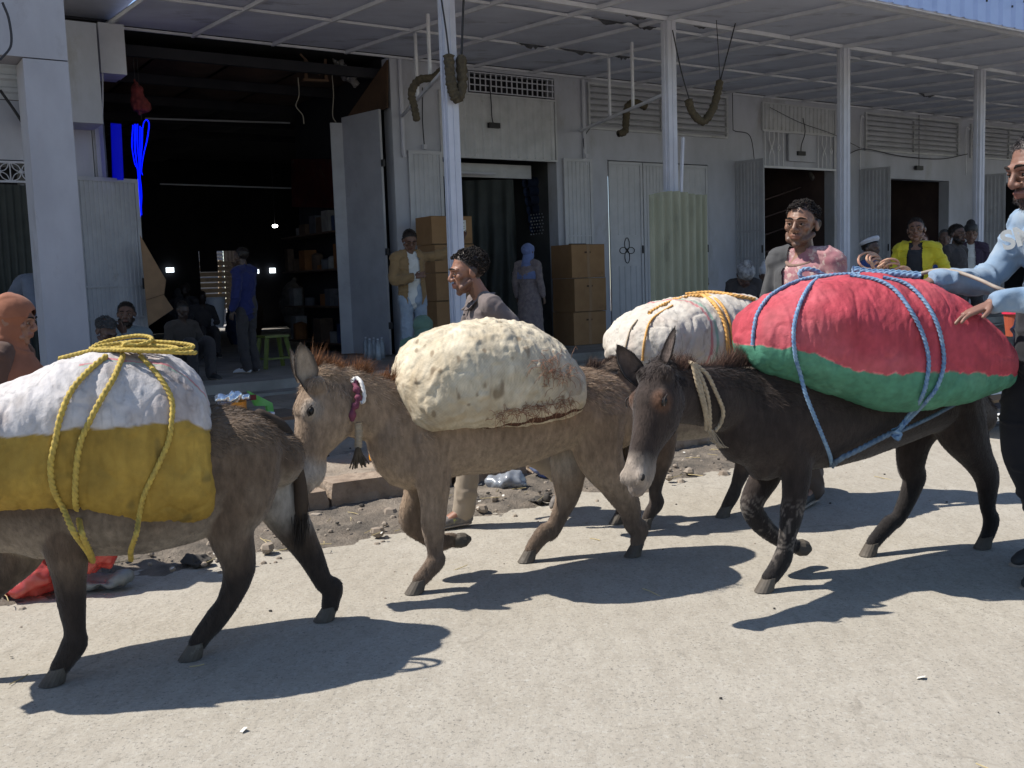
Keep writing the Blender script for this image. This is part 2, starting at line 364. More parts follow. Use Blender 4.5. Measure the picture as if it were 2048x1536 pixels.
# ---- market building
BLD = thing('market_building', fw(0, 0, 0), 'long grey shopfront building with steel doors, louvres and one big dark opening', 'building')
def wallbox(u0, u1, z0, z1, v0=-.25, v1=0.0, m=WALL, name='wall'): mb = MB(); fbox(mb, u0, u1, v0, v1, z0, z1); return part(BLD, name, mb, m)
for a in [(-3.95, -3.82, .345, 4.75), (-3.82, -3.56, 4.12, 4.75), (.27, 1.07, .345, 4.75), (1.07, 1.62, 4.34, 4.75), (3.29, 4.38, .345, 4.75), (4.38, 6.78, 3.41, 4.75), (4.38, 6.78, .345, .52), (6.78, 8.25, .345, 4.75),
          (8.25, 10.4, 4.66, 4.75), (10.4, 12.25, .345, 4.75), (12.25, 14.43, 3.32, 4.75), (14.43, 16.47, .345, 4.75), (16.47, 18.6, 3.34, 4.75), (18.6, 30, .345, 4.75), (1.07, 3.29, 4.68, 4.75)]:
    wallbox(*a)
mb = MB(); fbox(mb, -12, 30, -13.1, -.0, 4.8, 4.95); part(BLD, 'roof_slab', mb, DARKM)
mb = MB(); fbox(mb, -12, 30, -22, -.0, -.1, .34); part(BLD, 'floor', mb, CONC)
# corrugated transoms, grilles and louvres
def transom(u0, u1, z0, z1, horiz=False, pitch=.1, depth=.02, m=CORR, name='corrugated_transom', v=.01):
    mb = MB(); ribs(mb, fw(u0, v, z0), S_, A(0, 0, 1), u1-u0, z1-z0, pitch, depth, horiz)
    t = .03
    for q in ((u0, u1, z0-t, z0), (u0, u1, z1, z1+t), (u0-t, u0, z0-t, z1+t), (u1, u1+t, z0-t, z1+t)): fbox(mb, q[0], q[1], v-.02, v+.035, q[2], q[3])
    return part(BLD, name, mb, m)
transom(1.10, 3.26, 3.36, 4.30, pitch=.16, depth=.022)
def louvre(u0, u1, z0, z1, k=7):
    mb = MB(); t = .035
    for q in ((u0, u1, z0-t, z0), (u0, u1, z1, z1+t), (u0-t, u0, z0-t, z1+t), (u1, u1+t, z0-t, z1+t), ((u0+u1)/2-.015, (u0+u1)/2+.015, z0, z1)): fbox(mb, q[0], q[1], .002, .05, q[2], q[3])
    fr = part(BLD, 'louvre', mb, CORR)
    for i in range(k):
        z = z0+(z1-z0)*(i+.1)/k; h = (z1-z0)/k*.85; mb = MB()
        mb.add([fw(u0, .105, z+h*.35), fw(u1, .105, z+h*.35), fw(u1, .008, z+h), fw(u0, .008, z+h), fw(u0, .10, z+h*.35-.006), fw(u1, .10, z+h*.35-.006), fw(u1, .004, z+h-.006), fw(u0, .004, z+h-.006)], BOXF)
        part(fr, 'slat', mb, CORR)
for q in ((4.0, 7.24, 3.94, 4.64), (11.4, 14.7, 3.9, 4.62), (15.25, 18.4, 3.9, 4.6)): louvre(*q)
# barred grille over the second doorway
mb = MB()
for i in range(17): u = 1.64+1.6*i/16; fbox(mb, u-.008, u+.008, .0, .016, 4.36, 4.66)
for z in (4.36, 4.46, 4.56, 4.65): fbox(mb, 1.62, 3.26, .017, .03, z-.008, z+.008)
part(BLD, 'barred_grille', mb, WHITE)
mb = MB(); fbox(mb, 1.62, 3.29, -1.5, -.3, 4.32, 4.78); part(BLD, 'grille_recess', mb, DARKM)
# ornate transom of third doorway
transom(8.25, 10.37, 4.14, 4.62, pitch=.12)
mb = MB()
for u in np.arange(8.3, 10.4, .13):
    if 8.95 < u < 9.78: continue
    k = int(round((u-8.3)/.13)) % 4
    if k in (1, 2):
        s = .06 if k == 1 else -.06
        for a, b in (((u, 3.46), (u, 3.66)), ((u, 3.66), (u+s, 3.80)), ((u+s, 3.80), (u, 3.94)), ((u, 3.94), (u, 4.1))): bar(mb, fw(a[0], .02, a[1]), fw(b[0], .02, b[1]), .009, .009)
    else:
        bar(mb, fw(u, .02, 3.46), fw(u, .02, 4.1), .009, .009)
        if k == 3:
            for a, b in (((u-.04, 3.8), (u, 3.86)), ((u, 3.86), (u+.04, 3.8)), ((u+.04, 3.8), (u, 3.74)), ((u, 3.74), (u-.04, 3.8))): bar(mb, fw(a[0], .035, a[1]), fw(b[0], .035, b[1]), .008, .008)
fbox(mb, 8.25, 10.4, 0, .04, 3.41, 3.45); fbox(mb, 8.25, 10.4, 0, .04, 4.1, 4.13)
part(BLD, 'ornate_grille', mb, BEAM)
mb = MB(); fbox(mb, 8.25, 10.4, -.05, -.03, 3.42, 4.14); part(BLD, 'grille_back_panel', mb, WALL)
mb = MB(); fbox(mb, 8.97, 9.76, .0, .045, 3.56, 4.09); part(BLD, 'blank_panel', mb, WALL)
# rooms behind the doorways
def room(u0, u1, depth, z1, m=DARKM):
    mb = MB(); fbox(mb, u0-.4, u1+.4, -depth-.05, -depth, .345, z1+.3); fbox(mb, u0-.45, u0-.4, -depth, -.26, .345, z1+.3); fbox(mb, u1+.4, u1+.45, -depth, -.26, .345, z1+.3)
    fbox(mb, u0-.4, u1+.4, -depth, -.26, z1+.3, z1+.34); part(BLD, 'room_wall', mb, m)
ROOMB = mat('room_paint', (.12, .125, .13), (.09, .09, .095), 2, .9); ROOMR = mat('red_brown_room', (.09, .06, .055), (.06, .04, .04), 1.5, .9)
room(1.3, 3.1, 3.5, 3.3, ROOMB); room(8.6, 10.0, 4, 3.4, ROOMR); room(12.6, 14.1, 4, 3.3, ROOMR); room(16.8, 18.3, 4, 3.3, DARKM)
# warehouse interior behind the big opening
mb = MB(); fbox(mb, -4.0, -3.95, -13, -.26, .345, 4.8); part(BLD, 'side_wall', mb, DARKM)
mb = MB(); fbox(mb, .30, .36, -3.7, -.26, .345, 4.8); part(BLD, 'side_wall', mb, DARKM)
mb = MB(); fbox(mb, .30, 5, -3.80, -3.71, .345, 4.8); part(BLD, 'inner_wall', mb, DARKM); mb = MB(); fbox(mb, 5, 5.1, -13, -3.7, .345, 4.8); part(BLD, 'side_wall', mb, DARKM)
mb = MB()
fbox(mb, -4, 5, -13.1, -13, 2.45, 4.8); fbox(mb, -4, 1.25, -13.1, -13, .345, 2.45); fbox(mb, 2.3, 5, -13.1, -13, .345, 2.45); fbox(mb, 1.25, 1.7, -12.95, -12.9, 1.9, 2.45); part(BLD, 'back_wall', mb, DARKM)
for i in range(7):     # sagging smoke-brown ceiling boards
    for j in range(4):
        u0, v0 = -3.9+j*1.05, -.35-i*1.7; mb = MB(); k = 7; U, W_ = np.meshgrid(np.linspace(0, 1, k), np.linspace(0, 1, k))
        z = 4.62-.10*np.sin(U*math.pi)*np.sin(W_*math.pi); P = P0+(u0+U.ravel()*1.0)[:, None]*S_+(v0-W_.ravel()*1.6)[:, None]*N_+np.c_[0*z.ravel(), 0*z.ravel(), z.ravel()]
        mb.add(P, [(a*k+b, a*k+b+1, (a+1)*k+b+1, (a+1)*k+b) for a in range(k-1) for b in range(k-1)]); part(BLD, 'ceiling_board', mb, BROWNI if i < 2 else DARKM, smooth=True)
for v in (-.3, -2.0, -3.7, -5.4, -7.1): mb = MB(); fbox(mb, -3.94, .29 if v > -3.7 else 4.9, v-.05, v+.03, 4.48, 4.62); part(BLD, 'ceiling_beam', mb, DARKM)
for x0, x1, y, v in ((290, 580, 237, -3.5), (320, 600, 368, -5)): mb = MB(); a, b = at_v(x0, y, v), at_v(x1, y+9, v); bar(mb, a, b, .012, .012); part(BLD, 'tie_rod', mb, DOORM)
# sunlit yard fence seen through the back opening
YW = mat('yard_wood', (.20, .16, .12), (.13, .10, .08), 5, .9)
YF = thing('yard_fence', fw(1.5, -16, .3), 'pale corrugated fence in the sunlit yard seen through the big dark opening', 'fence')
for i in range(5): mb = MB(); ribs(mb, fw(0.2+i*.9, -16, .35+.02*i), S_, A(0, 0, 1), .88, 2.7+.1*(i % 2), .11, .03, horiz=(i % 2 == 0)); part(YF, 'sheet', mb, YW if i % 2 else CORR)
# wooden pallets leaning inside the back opening
PALM = mat('pale_wood', (.33, .27, .2), (.25, .2, .145), 6, .8)
PAL = thing('pallet_rack', fw(1.8, -13.6, .35), 'grey wooden pallets stacked upright in the back opening', 'pallets')
for i in range(9): mb = MB(); a = at_v(372, 528+i*11, -13.6); bar(mb, a, a+S_*1.3, .012, .055); part(PAL, 'slat', mb, PALM)
mb = MB(); bar(mb, at_v(385, 520, -13.7), at_v(385, 630, -13.7), .04, .03); bar(mb, at_v(440, 520, -13.7), at_v(440, 630, -13.7), .04, .03); part(PAL, 'upright', mb, PALM)
for p, lab in (((550, 452, -6), 'nearer'), ((625, 467, -9), 'farther')):
    t = thing('ceiling_bulb', at_v(*p), f'bare lit bulb hanging in the dark warehouse, the {"larger left" if lab=="nearer" else "smaller right"} one of the two', 'lamp', 'lit bulbs in the warehouse')
    c = at_v(*p); mb = MB(); mb.add(*sph(c, (.055, .055, .032) if lab == 'nearer' else .04)); part(t, 'bulb', mb, mat('lit_bulb', (1, 1, 1), emit=(1, .98, .94), estr=14))
    mb = MB(); mb.add(*tube([c+A(0, 0, .03), A(c[0], c[1], 4.6)], .006, 6)); part(t, 'cord', mb, BLACKM)
for x, y, w_, h_ in ((340, 432+108, .12, .08), (512, 543, .1, .07), (545, 541, .1, .09)):
    c = at_v(x, y, -12.9); t = MB(); obox(t, c, S_, N_, A(0, 0, 1), w_/1.2, .01, h_/1.3); setp(build(t, 'far_window', mat('lit_opening', (.8, .85, .9), emit=(.85, .95, 1), estr=1.6)), f'small bright opening far inside the warehouse, {"left of the pallets" if x<400 else ("just right of the man in navy" if x<530 else "rightmost, under the bulbs")}', 'window', 'bright openings at the far end')
# ---- door leaves (frame, ribbed sheet, rails)
def leaf(name, a, b, z0, z1, label, m=DOORL, flower=False, rails=(.42, .58), pitch=.075, midplate=False):
    """door leaf between plan points a and b (world, z ignored)"""
    a = A(a[0], a[1], 0); b = A(b[0], b[1], 0); e = nz(b-a); w_ = np.linalg.norm(b-a); nr = np.cross(e, A(0, 0, 1)); h = z1-z0; UPZ = A(0, 0, 1)
    if nr@(CPOS-a) < 0: a, b = b, a; e = -e; nr = -nr
    t = thing(name, a+A(0, 0, z0), label, 'door'); fr = MB(); q = .03
    for s0, s1 in ((0, .05), (w_-.05, w_)): obox(fr, a+e*(s0+s1)/2+UPZ*(z0+h/2), e, nr, UPZ, .025, q/2, h/2)
    for zz in (z0+.025, z1-.025): obox(fr, a+e*w_/2+UPZ*zz, e, nr, UPZ, w_/2-.051, q/2, .025)
    part(t, 'frame', fr, m)
    if not flower:
        mb = MB(); ribs(mb, a+e*.05+UPZ*(z0+.05)-nr*.008, e, UPZ, w_-.1, h-.1, pitch, .012); part(t, 'ribbed_panel', mb, m)
        for r in rails: mb = MB(); obox(mb, a+e*w_/2+UPZ*(z0+h*r)+nr*.012, e, nr, UPZ, w_/2-.052, .008, .012); part(t, 'rail', mb, m)
    else:
        for s0, s1 in ((.02, .38), (.55, .98)): mb = MB(); ribs(mb, a+e*.12+UPZ*(z0+h*s0+.03)-nr*.004, e, UPZ, w_-.24, h*(s1-s0)-.06, .14, .012); part(t, 'ribbed_panel', mb, m)
        mb = MB(); obox(mb, a+e*w_/2+UPZ*(z0+h*.5)-nr*.006, e, nr, UPZ, w_/2-.05, .004, h/2-.05); part(t, 'plate', mb, m)
        c = a+e*w_/2+UPZ*(z0+h*.465)+nr*.006
        for k in range(4):
            dd = [e, UPZ, -e, -UPZ][k]; pp = [UPZ, e, UPZ, e][k]; L_ = .17 if k % 2 == 0 else .22
            pts = [c+dd*L_*.5*(1-math.cos(s))+pp*.05*math.sin(s)*(1.1) for s in np.linspace(0, 2*math.pi, 17)]
            mb = MB(); mb.add(*tube(pts, .007, 5, cap=False)); part(t, 'petal', mb, BLACKM)
    mb = MB(); obox(mb, a+e*(w_-.03)+UPZ*(z0+h*.47)+nr*.025, e, nr, UPZ, .012, .012, .07); part(t, 'handle', mb, BLACKM)
    return t
leaf('door_leaf', fw(-4.28, .30, 0), fw(-3.46, .06, 0), .36, 2.86, 'grey ribbed steel door leaf standing open beside the big left pillar', DOORM, rails=(.30, .46), pitch=.06)
leaf('door_leaf', fw(.50, .03, 0), fw(1.05, .09, 0), .36, 3.40, 'narrow pale ribbed door leaf behind the stacked brown cartons', DOORL)
leaf('door_leaf', fw(3.41, .03, 0), fw(3.99, .06, 0), .36, 3.40, 'pale ribbed door leaf folded back above the three cartons', DOORL)
leaf('door_leaf', fw(7.5, .02, 0), fw(7.62, .60, 0), .36, 3.50, 'grey door leaf swung out left of the doorway behind the man in pink', DOORM)
leaf('door_leaf', fw(11.2, .02, 0), fw(11.42, .60, 0), .36, 3.48, 'grey door leaf swung out behind the man with the white cap', DOORM)
leaf('door_leaf', fw(15.4, .02, 0), fw(15.72, .60, 0), .36, 3.48, 'grey door leaf swung out at the far right doorway', DOORM)
for u0, u1, lab in ((4.40, 5.16, 'left leaf'), (5.18, 5.97, 'middle leaf'), (5.99, 6.76, 'right leaf')):
    leaf('closed_door', fw(u0, .0, 0), fw(u1, .0, 0), .54, 3.39, f'{lab} of the closed grey steel door with four-petal motifs', DOORL, flower=(lab != 'middle leaf'), rails=())
# smooth folded steel panels at the right side of the big opening
t = thing('folding_door', fw(.2, 0, .35), 'tall smooth grey folding door opened at the right of the big dark opening', 'door')
a, b, c = at_v(777, 600, .0), at_v(703, 600, -.9), at_v(678, 600, -.95); 
for (p, q, zt) in ((a, b, 3.98), (b, c, 3.9)):
    mb = MB(); p = A(p[0], p[1], 0); q = A(q[0], q[1], 0); nr = nz(np.cross(q-p, A(0, 0, 1))); obox(mb, (p+q)/2+A(0, 0, (zt+.36)/2), q-p, nr, A(0, 0, 1), np.linalg.norm(q-p)/2, .02, (zt-.36)/2); part(t, 'panel', mb, DOORM)
mb = MB()
for z in (.8, 1.9, 3.2): obox(mb, A(a[0], a[1], z)+N_*.03, S_, N_, A(0, 0, 1), .02, .03, .05)
part(t, 'hinge', mb, BLACKM)
mb = MB(); P = [at_v(777, 216, .0), at_v(777, 120, 0), at_v(683, 255, -1.0)]; mb.add(P+[p-S_*.03 for p in P], [(0, 1, 2), (5, 4, 3), (0, 3, 4, 1), (1, 4, 5, 2), (2, 5, 3, 0)]); setp(build(mb, 'torn_sheet', BROWNI), 'dark torn triangular sheet above the smooth folding door', 'sheet')
# jamb strips and pipes
for u, z0, z1 in ((.42, 3.3, 4.72), (3.86, 3.3, 4.7)):
    mb = MB(); P_ = [fw(u, .04, z1), fw(u, .04, z0+.05), fw(u+.02, .04, z0)]; mb.add(*tube(P_, .03, 8)); part(BLD, 'down_pipe', mb, WHITE)
# ---- neighbouring shop at the far left
NB = thing('left_shop', fw(-6, 0, 0), 'pale concrete shop at the left edge with heavy column and dark curtained entrance', 'building')
def nb(name, m, *a): mb = MB(); fbox(mb, *a); return part(NB, name, mb, m)
nb('column', COLM, -5.40, -5.06, 4.15, 4.5, 0.1, 3.32)
nb('beam', COLM, -12, -5.06, 4.15, 4.5, 3.33, 3.95)
nb('side_beam', WALL, -4.75, -3.95, .05, .62, 3.45, 4.62)
nb('wall', WALL, -4.66, -3.96, -.25, .0, .345, 4.75); nb('wall', WALL, -12, -4.67, -.25, 0, 3.06, 3.76)
nb('door_post', DOORM, -3.93, -3.88, .01, .06, .36, 4.1)
mb = MB(); obox(mb, fw(-3.72, .20, 4.40), S_, N_, A(0, 0, 1), .15, .17, .30); part(NB, 'beam_end', mb, WHITE)
mb = MB(); ribs(mb, fw(-12, .0, 3.77), S_, A(0, 0, 1), 7.3, .6, .14, .03, True); part(NB, 'corrugated_panel', mb, CORR)
mb = MB(); fbox(mb, -12, -3.6, 0, 4.6, 4.83, 4.9); part(NB, 'canopy_slab', mb, WALL)
mb = MB(); fbox(mb, -12, -4.68, -1.2, -1.15, .3, 3.1); part(NB, 'back_wall', mb, DARKM)
gm = MB()
for z in (2.80, 3.03): fbox(gm, -5.9, -4.68, .0, .03, z-.012, z+.012)
for k in range(5):
    c = fw(-4.80-.24*k, .02, 2.915)
    for a_ in range(4):
        t_ = a_*math.pi/2+math.pi/4; d_ = S_*math.cos(t_)+A(0, 0, 1)*math.sin(t_); q_ = -S_*math.sin(t_)+A(0, 0, 1)*math.cos(t_)
        gm.add(*tube([c+d_*.15*(s/8)+q_*.03*math.sin(s/8*math.pi) for s in range(9)], .006, 5)); gm.add(*tube([c+d_*.15*(s/8)-q_*.03*math.sin(s/8*math.pi) for s in range(9)], .006, 5))
    gm.add(*sph(c, .028, 8, 6)); fbox(gm, -4.92-.24*k-.006, -4.92-.24*k+.006, 0, .02, 2.81, 3.02)
part(NB, 'flower_grille', gm, WHITE)
# dark draped curtain in the left entrance
TARP = mat('dark_tarp', (.035, .04, .038), (.022, .026, .025), 3, .6, .3, 12, .02)
def cloth(name, a, b, z0, z1, m, label, cat, folds=9, amp=.05, lean=0, parent=None, nu=60, nv=24, seed=0):
    a = np.asarray(a, float)[:3]*A(1, 1, 0); b = np.asarray(b, float)*A(1, 1, 0); e = b-a; nr = nz(np.cross(e, A(0, 0, 1)))
    if nr@(CPOS-a) < 0: nr = -nr
    s, t = np.meshgrid(np.linspace(0, 1, nu), np.linspace(0, 1, nv)); s = s.ravel(); t = t.ravel()
    ph = fbm(np.c_[s*3, t*1.5, 0*s+seed], 2, seed)*2.2
    d = amp*np.sin(s*folds*2*math.pi+ph)*(.35+.65*(1-t))+amp*.6*fbm(np.c_[s*6, t*4, 0*s+seed], 2, 3)
    P = a+s[:, None]*e+nr*(d+lean*(1-t))[:, None]+np.c_[0*s, 0*s, z0+(z1-z0)*t]
    I = (np.arange(nv-1)[:, None]*nu+np.arange(nu-1)[None, :]).ravel(); F = np.c_[I, I+1, I+nu+1, I+nu]
    k = len(P); Pb = P-nr*.006; F = np.vstack([F, F[:, ::-1]+k]); o = link(name, np.vstack([P, Pb]), F, m, parent, smooth=True)
    return setp(o, label, cat) if parent is None else o
cloth('curtain', fw(-5.6, .25, 0), fw(-4.66, .1, 0), .4, 2.75, TARP, 'dark green tarpaulin curtain hanging in the shop entrance left of the pillar', 'curtain', 12, .03)
o = MB(); pts = [at_v(0, 372, .1), at_v(48, 372, .1), at_v(52, 415, .1), at_v(70, 415, .1)]; [bar(o, pts[i], pts[i+1], .012, .012) for i in range(3)]; setp(build(o, 'bent_bar', WHITE), 'white bent bar hanging before the dark curtain at left', 'bar')

# ---- canopy
CAN = thing('canopy', fw(5, 4.35, 0), 'flat grey canopy on white posts along the shopfronts', 'canopy')
def zc(v): return 4.75-.063*v
bands = [(.0, 1.97), (1.97, 3.83), (3.83, 6.2)]; us_ = 5.01+1.09*np.arange(-8, 18)
pr = random.Random(5); first = None
for iu in range(len(us_)-1):
    for ib, (va, vb) in enumerate(bands):
        u0, u1 = us_[iu], us_[iu+1]
        if ib == 2 and u1 < -.5: vb = 4.40
        k = 6; U, W_ = np.meshgrid(np.linspace(0, 1, k), np.linspace(0, 1, k)); U = U.ravel(); W_ = W_.ravel(); sag = pr.uniform(.0, .022)
        z = zc(va+(vb-va)*W_)+.03-sag*np.sin(U*math.pi)*np.sin(W_*math.pi)
        P = P0+(u0+(u1-u0)*U)[:, None]*S_+(va+(vb-va)*W_)[:, None]*N_+np.c_[0*z, 0*z, z]
        Fq = [(a*k+b, (a+1)*k+b, (a+1)*k+b+1, a*k+b+1) for a in range(k-1) for b in range(k-1)]
        mb = MB(); mb.add(P, Fq); mb.add(P+A(0, 0, .006), [f[::-1] for f in Fq]); part(CAN, 'ceiling_panel', mb, CEIL, smooth=True)
for v in (.03, 1.97, 3.83, 4.35, 6.2):
    for iu in range(len(us_)-1):
        if v > 5 and us_[iu+1] < -.5: continue
        h = .035 if v in (4.35, 6.2) else .022; mb = MB(); fbox(mb, us_[iu]+.002, us_[iu+1]-.002, v-h*.8, v+h*.8, zc(v)-h, zc(v)+h*.4); part(CAN, 'purlin', mb, BEAM)
for u in us_:
    ve = 6.2 if u > -.6 else 4.4; mb = MB(); a, b = fw(u, .02, zc(.02)-.012), fw(u, ve, zc(ve)-.012); bar(mb, a, b, .018, .022); part(CAN, 'rafter', mb, BEAM)
for u in np.arange(-1.0, 23, .55):     # slatted outer edge
    mb = MB(); bar(mb, fw(u, 6.24, zc(6.2)+.0), fw(u, 6.62, 4.24), .015, .012); part(CAN, 'edge_lath', mb, BEAM)
mb = MB(); fbox(mb, -1.5, 23, 6.6, 6.63, 4.22, 4.265); part(CAN, 'edge_rail', mb, BEAM)
for i in range(23):
    u0 = -1.38+i*1.06; mb = MB(); ribs(mb, fw(u0, 6.66, 4.23), S_, A(0, 0, 1), 1.05, 1.3, .26, .03, flat=.75); part(CAN, 'fascia_sheet', mb, BLUEF)
    sc = MB()
    for k in range(4): c = fw(u0+.13+.26*k, 6.70, 4.46+.09*(k % 2)); obox(sc, c, S_, N_, A(0, 0, 1), .008, .008, .012)
    part(CAN, 'screw', sc, BLACKM)
mb = MB(); mb.add([fw(-1.5, 6.2, 4.42), fw(23, 6.2, 4.42), fw(23, 6.65, 4.30), fw(-1.5, 6.65, 4.30)], [(0, 1, 2, 3)]); mb.add([fw(-1.5, 6.2, 4.425), fw(23, 6.2, 4.425), fw(23, 6.65, 4.305), fw(-1.5, 6.65, 4.305)], [(3, 2, 1, 0)]); part(CAN, 'edge_board', mb, mat('edge_board', (.2, .19, .2), (.12, .11, .12), 6))
POSTU = (-1.37, 1.72, 5.0, 8.33, 11.6, 14.9)
for u in POSTU:
    mb = MB(); fbox(mb, u-.035, u+.10, 4.29, 4.41, .05, zc(4.35)-.04); fbox(mb, u-.06, u-.037, 4.33, 4.37, .05, zc(4.35)-.04); fbox(mb, u+.028, u+.038, 4.412, 4.418, .05, zc(4.35)-.04); part(CAN, 'post', mb, WHITE)
# dark gaps where boards have torn: curled strips hanging at purlins
TORN = mat('torn_board', (.10, .105, .115), (.05, .05, .06), 8, .9)
for x, y, v, L_ in ((1060, 88, 1.97, .5), (1150, 100, 1.97, .75), (1240, 112, 1.97, .35), (1265, 20, 4.3, .7), (1215, 42, 3.83, .55), (1285, 50, 3.83, .4), (1395, 42, 4.3, .5), (1850, 186, 1.97, .5)):
    c = at_v(x, y, v); u, _, _ = uvz(c); mb = MB(); k = 14; t = np.linspace(0, 1, k); d = .055*np.sin(t*math.pi)*(1+.4*np.array([pr.uniform(-1, 1) for _ in t])); P = []
    for i in range(k): P += [fw(u-L_/2+L_*t[i], v+.03, zc(v)+.0), fw(u-L_/2+L_*t[i], v+.05, zc(v)+.0-d[i])]
    mb.add(P+[p-N_*.004 for p in P], [(2*i, 2*i+1, 2*i+3, 2*i+2) for i in range(k-1)]+[(2*i+2*k, 2*i+2+2*k, 2*i+3+2*k, 2*i+1+2*k) for i in range(k-1)]); part(CAN, 'torn_strip', mb, TORN)
# ---- brackets between posts and wall, wrapped cable bundles
WRAP = mat('rope_wrap', (.055, .045, .032), (.10, .08, .05), 30, .95, 1, 90, .01)
def wrap(name, pts, r, label, m=WRAP, cat='cable bundle', group=None):
    P = cr(pts, 60); rr = r*(1+.16*np.array([vnoise(A(i*.9, 3, r*100)[None])[0] for i in range(60)])+.1*np.sin(np.arange(60)*1.9)); rr[0] *= .5; rr[-1] *= .5
    mb = MB(); mb.add(*tube(P, rr, 9)); return setp(build(mb, name, m, smooth=True), label, cat, group)
for (wp, pp, hang, lab) in (((803, 233), (900, 128), ((822, 66, 3.2), (857, 12, 2.4)), 'at the nearest post'), ((1160, 262), (1335, 186), ((1224, 118, 1.7), (1284, 68, 2.7)), 'at the second post')):
    a, b = at_v(*wp, .02), at_v(*pp, 4.3); t = thing('bracket', a, f'grey steel bracket arm with hangers {lab}', 'bracket', 'bracket arms under the canopy')
    mb = MB(); bar(mb, a, b, .018, .018); part(t, 'arm', mb, BEAM)
    for f_ in (.42, .68): p = a+(b-a)*f_; mb = MB(); _, v_, _ = uvz(p); bar(mb, p, A(p[0], p[1], zc(v_)), .016, .016); part(t, 'hanger', mb, BEAM)
def vp(v, *xy): return [at_v(x, y, v) for x, y in xy]
wrap('cable_bundle', vp(3.0, (885, 140), (866, 155), (838, 160), (823, 185), (828, 212), (834, 243)), .045, 'dark wrapped cable bundle drooping from the left bracket arm', group='wrapped cable bundles under the canopy')
wrap('cable_bundle', vp(4.5, (897, 108), (900, 150), (905, 180), (915, 196), (924, 170), (922, 110)), .055, 'thick olive wrapped cable bundle tied round the nearest post', group='wrapped cable bundles under the canopy')
wrap('cable_bundle', vp(2.5, (1292, 214), (1272, 205), (1256, 212), (1252, 240), (1250, 262), (1236, 268)), .05, 'brown wrapped hook-shaped cable bundle on the second bracket arm', group='wrapped cable bundles under the canopy')
wrap('cable_bundle', vp(4.5, (1376, 198), (1385, 225), (1405, 243), (1422, 225), (1433, 195), (1440, 160)), .048, 'dark U-shaped wrapped cable bundle hanging on wires right of the second post', group='wrapped cable bundles under the canopy')
WIREM = mat('wire', (.03, .03, .035), None, rough=.6)
def wire(pts, r=.006, label='thin dark cable', m=WIREM, cat='cable', name='cable', n=6):
    mb = MB(); mb.add(*tube(cr(pts, max(12, 6*len(pts))), r, n)); return setp(build(mb, name, m, smooth=True), label, cat)
wire(vp(4.5, (883, 0), (892, 60), (898, 110)), .009, 'thick cable running up from the bundle left of the nearest post'); wire(vp(4.5, (927, 0), (923, 110)), .012, 'thick straight cable above the olive bundle, right of the post')
wire(vp(4.5, (1345, 60), (1362, 140), (1378, 198)), .008, 'cable hanging from the canopy to the left end of the U bundle'); wire(vp(4.5, (1483, 0), (1462, 80), (1441, 160)), .008, 'cable rising from the right end of the U bundle'); wire(vp(4.5, (1430, 0), (1436, 90), (1440, 160)), .005, 'thinner cable falling to the right end of the U bundle')
def sock(pts, bx, label, w_=.1, h_=.045, m=BLACKM):
    t = thing('socket_box', at_v(*bx, .06), label, 'socket'); c = at_v(*bx, .06); mb = MB(); obox(mb, c, S_, N_, A(0, 0, 1), w_, .03, h_); part(t, 'box', mb, m)
    mb = MB(); mb.add(*tube(cr([at_v(*p, .05) for p in pts]+[c], 24), .008, 6)); part(t, 'cord', mb, WIREM)
sock([(978, 160), (982, 200), (984, 235)], (988, 251), 'small black box hanging on a cord above the doorway behind the walking man', .1, .04)
sock([(1606, 236), (1610, 265), (1603, 290)], (1602, 307), 'small black box on a cord in the ornate transom', .11, .04); sock([(1838, 230), (1838, 300)], (1838, 336), 'small black box on a cord below the right louvre', .12, .045)
sock([(845, 175), (845, 240)], (849, 294), 'small white switch on the pier beside the narrow pale leaf', .03, .035, WHITE); sock([(1180, 256), (1168, 275), (1168, 295)], (1172, 312), 'small white switch above the leaf over the three cartons', .03, .035, WHITE)
wire([at_v(x, y, .06) for x, y in ((1465, 180), (1466, 250), (1470, 262), (1500, 272), (1510, 330))], .007, 'cable looping down the wall right of the middle louvre')
wire([at_v(x, y, .06) for x, y in ((1720, 340), (1722, 240), (1728, 235))], .014, 'bent conduit beside the right louvre', BEAM); wire([at_v(x, y, .06) for x, y in ((1932, 350), (1932, 262), (1940, 258))], .014, 'bent conduit beside the far right louvre', BEAM)
wire([at_v(x, y, .1) for x, y in ((1692, 310), (1730, 298), (1800, 312), (1880, 318), (1935, 308))], .010, 'sagging cable strung under the right louvre')
wire([at_v(x, y, .1) for x, y in ((1540, 215), (1600, 245), (1665, 268), (1720, 296))], .006, 'slanting cable crossing the ornate transom')
wire([at_v(x, y, 0.3) for x, y in ((150, 250), (180, 252), (203, 235), (205, 150), (203, 70), (215, 58), (238, 75))], .010, 'pale cable looped over the beam end beside the big opening', WHITE)
wire([at_v(x, y, 4.6) for x, y in ((0, 120), (22, 90), (18, 40), (5, 5))], .01, 'frayed dark cable on the white beam at the top left')
wire([at_v(x, y, .2) for x, y in ((0, 180), (35, 230), (66, 282))], .018, 'dark slanting rod left of the pillar')
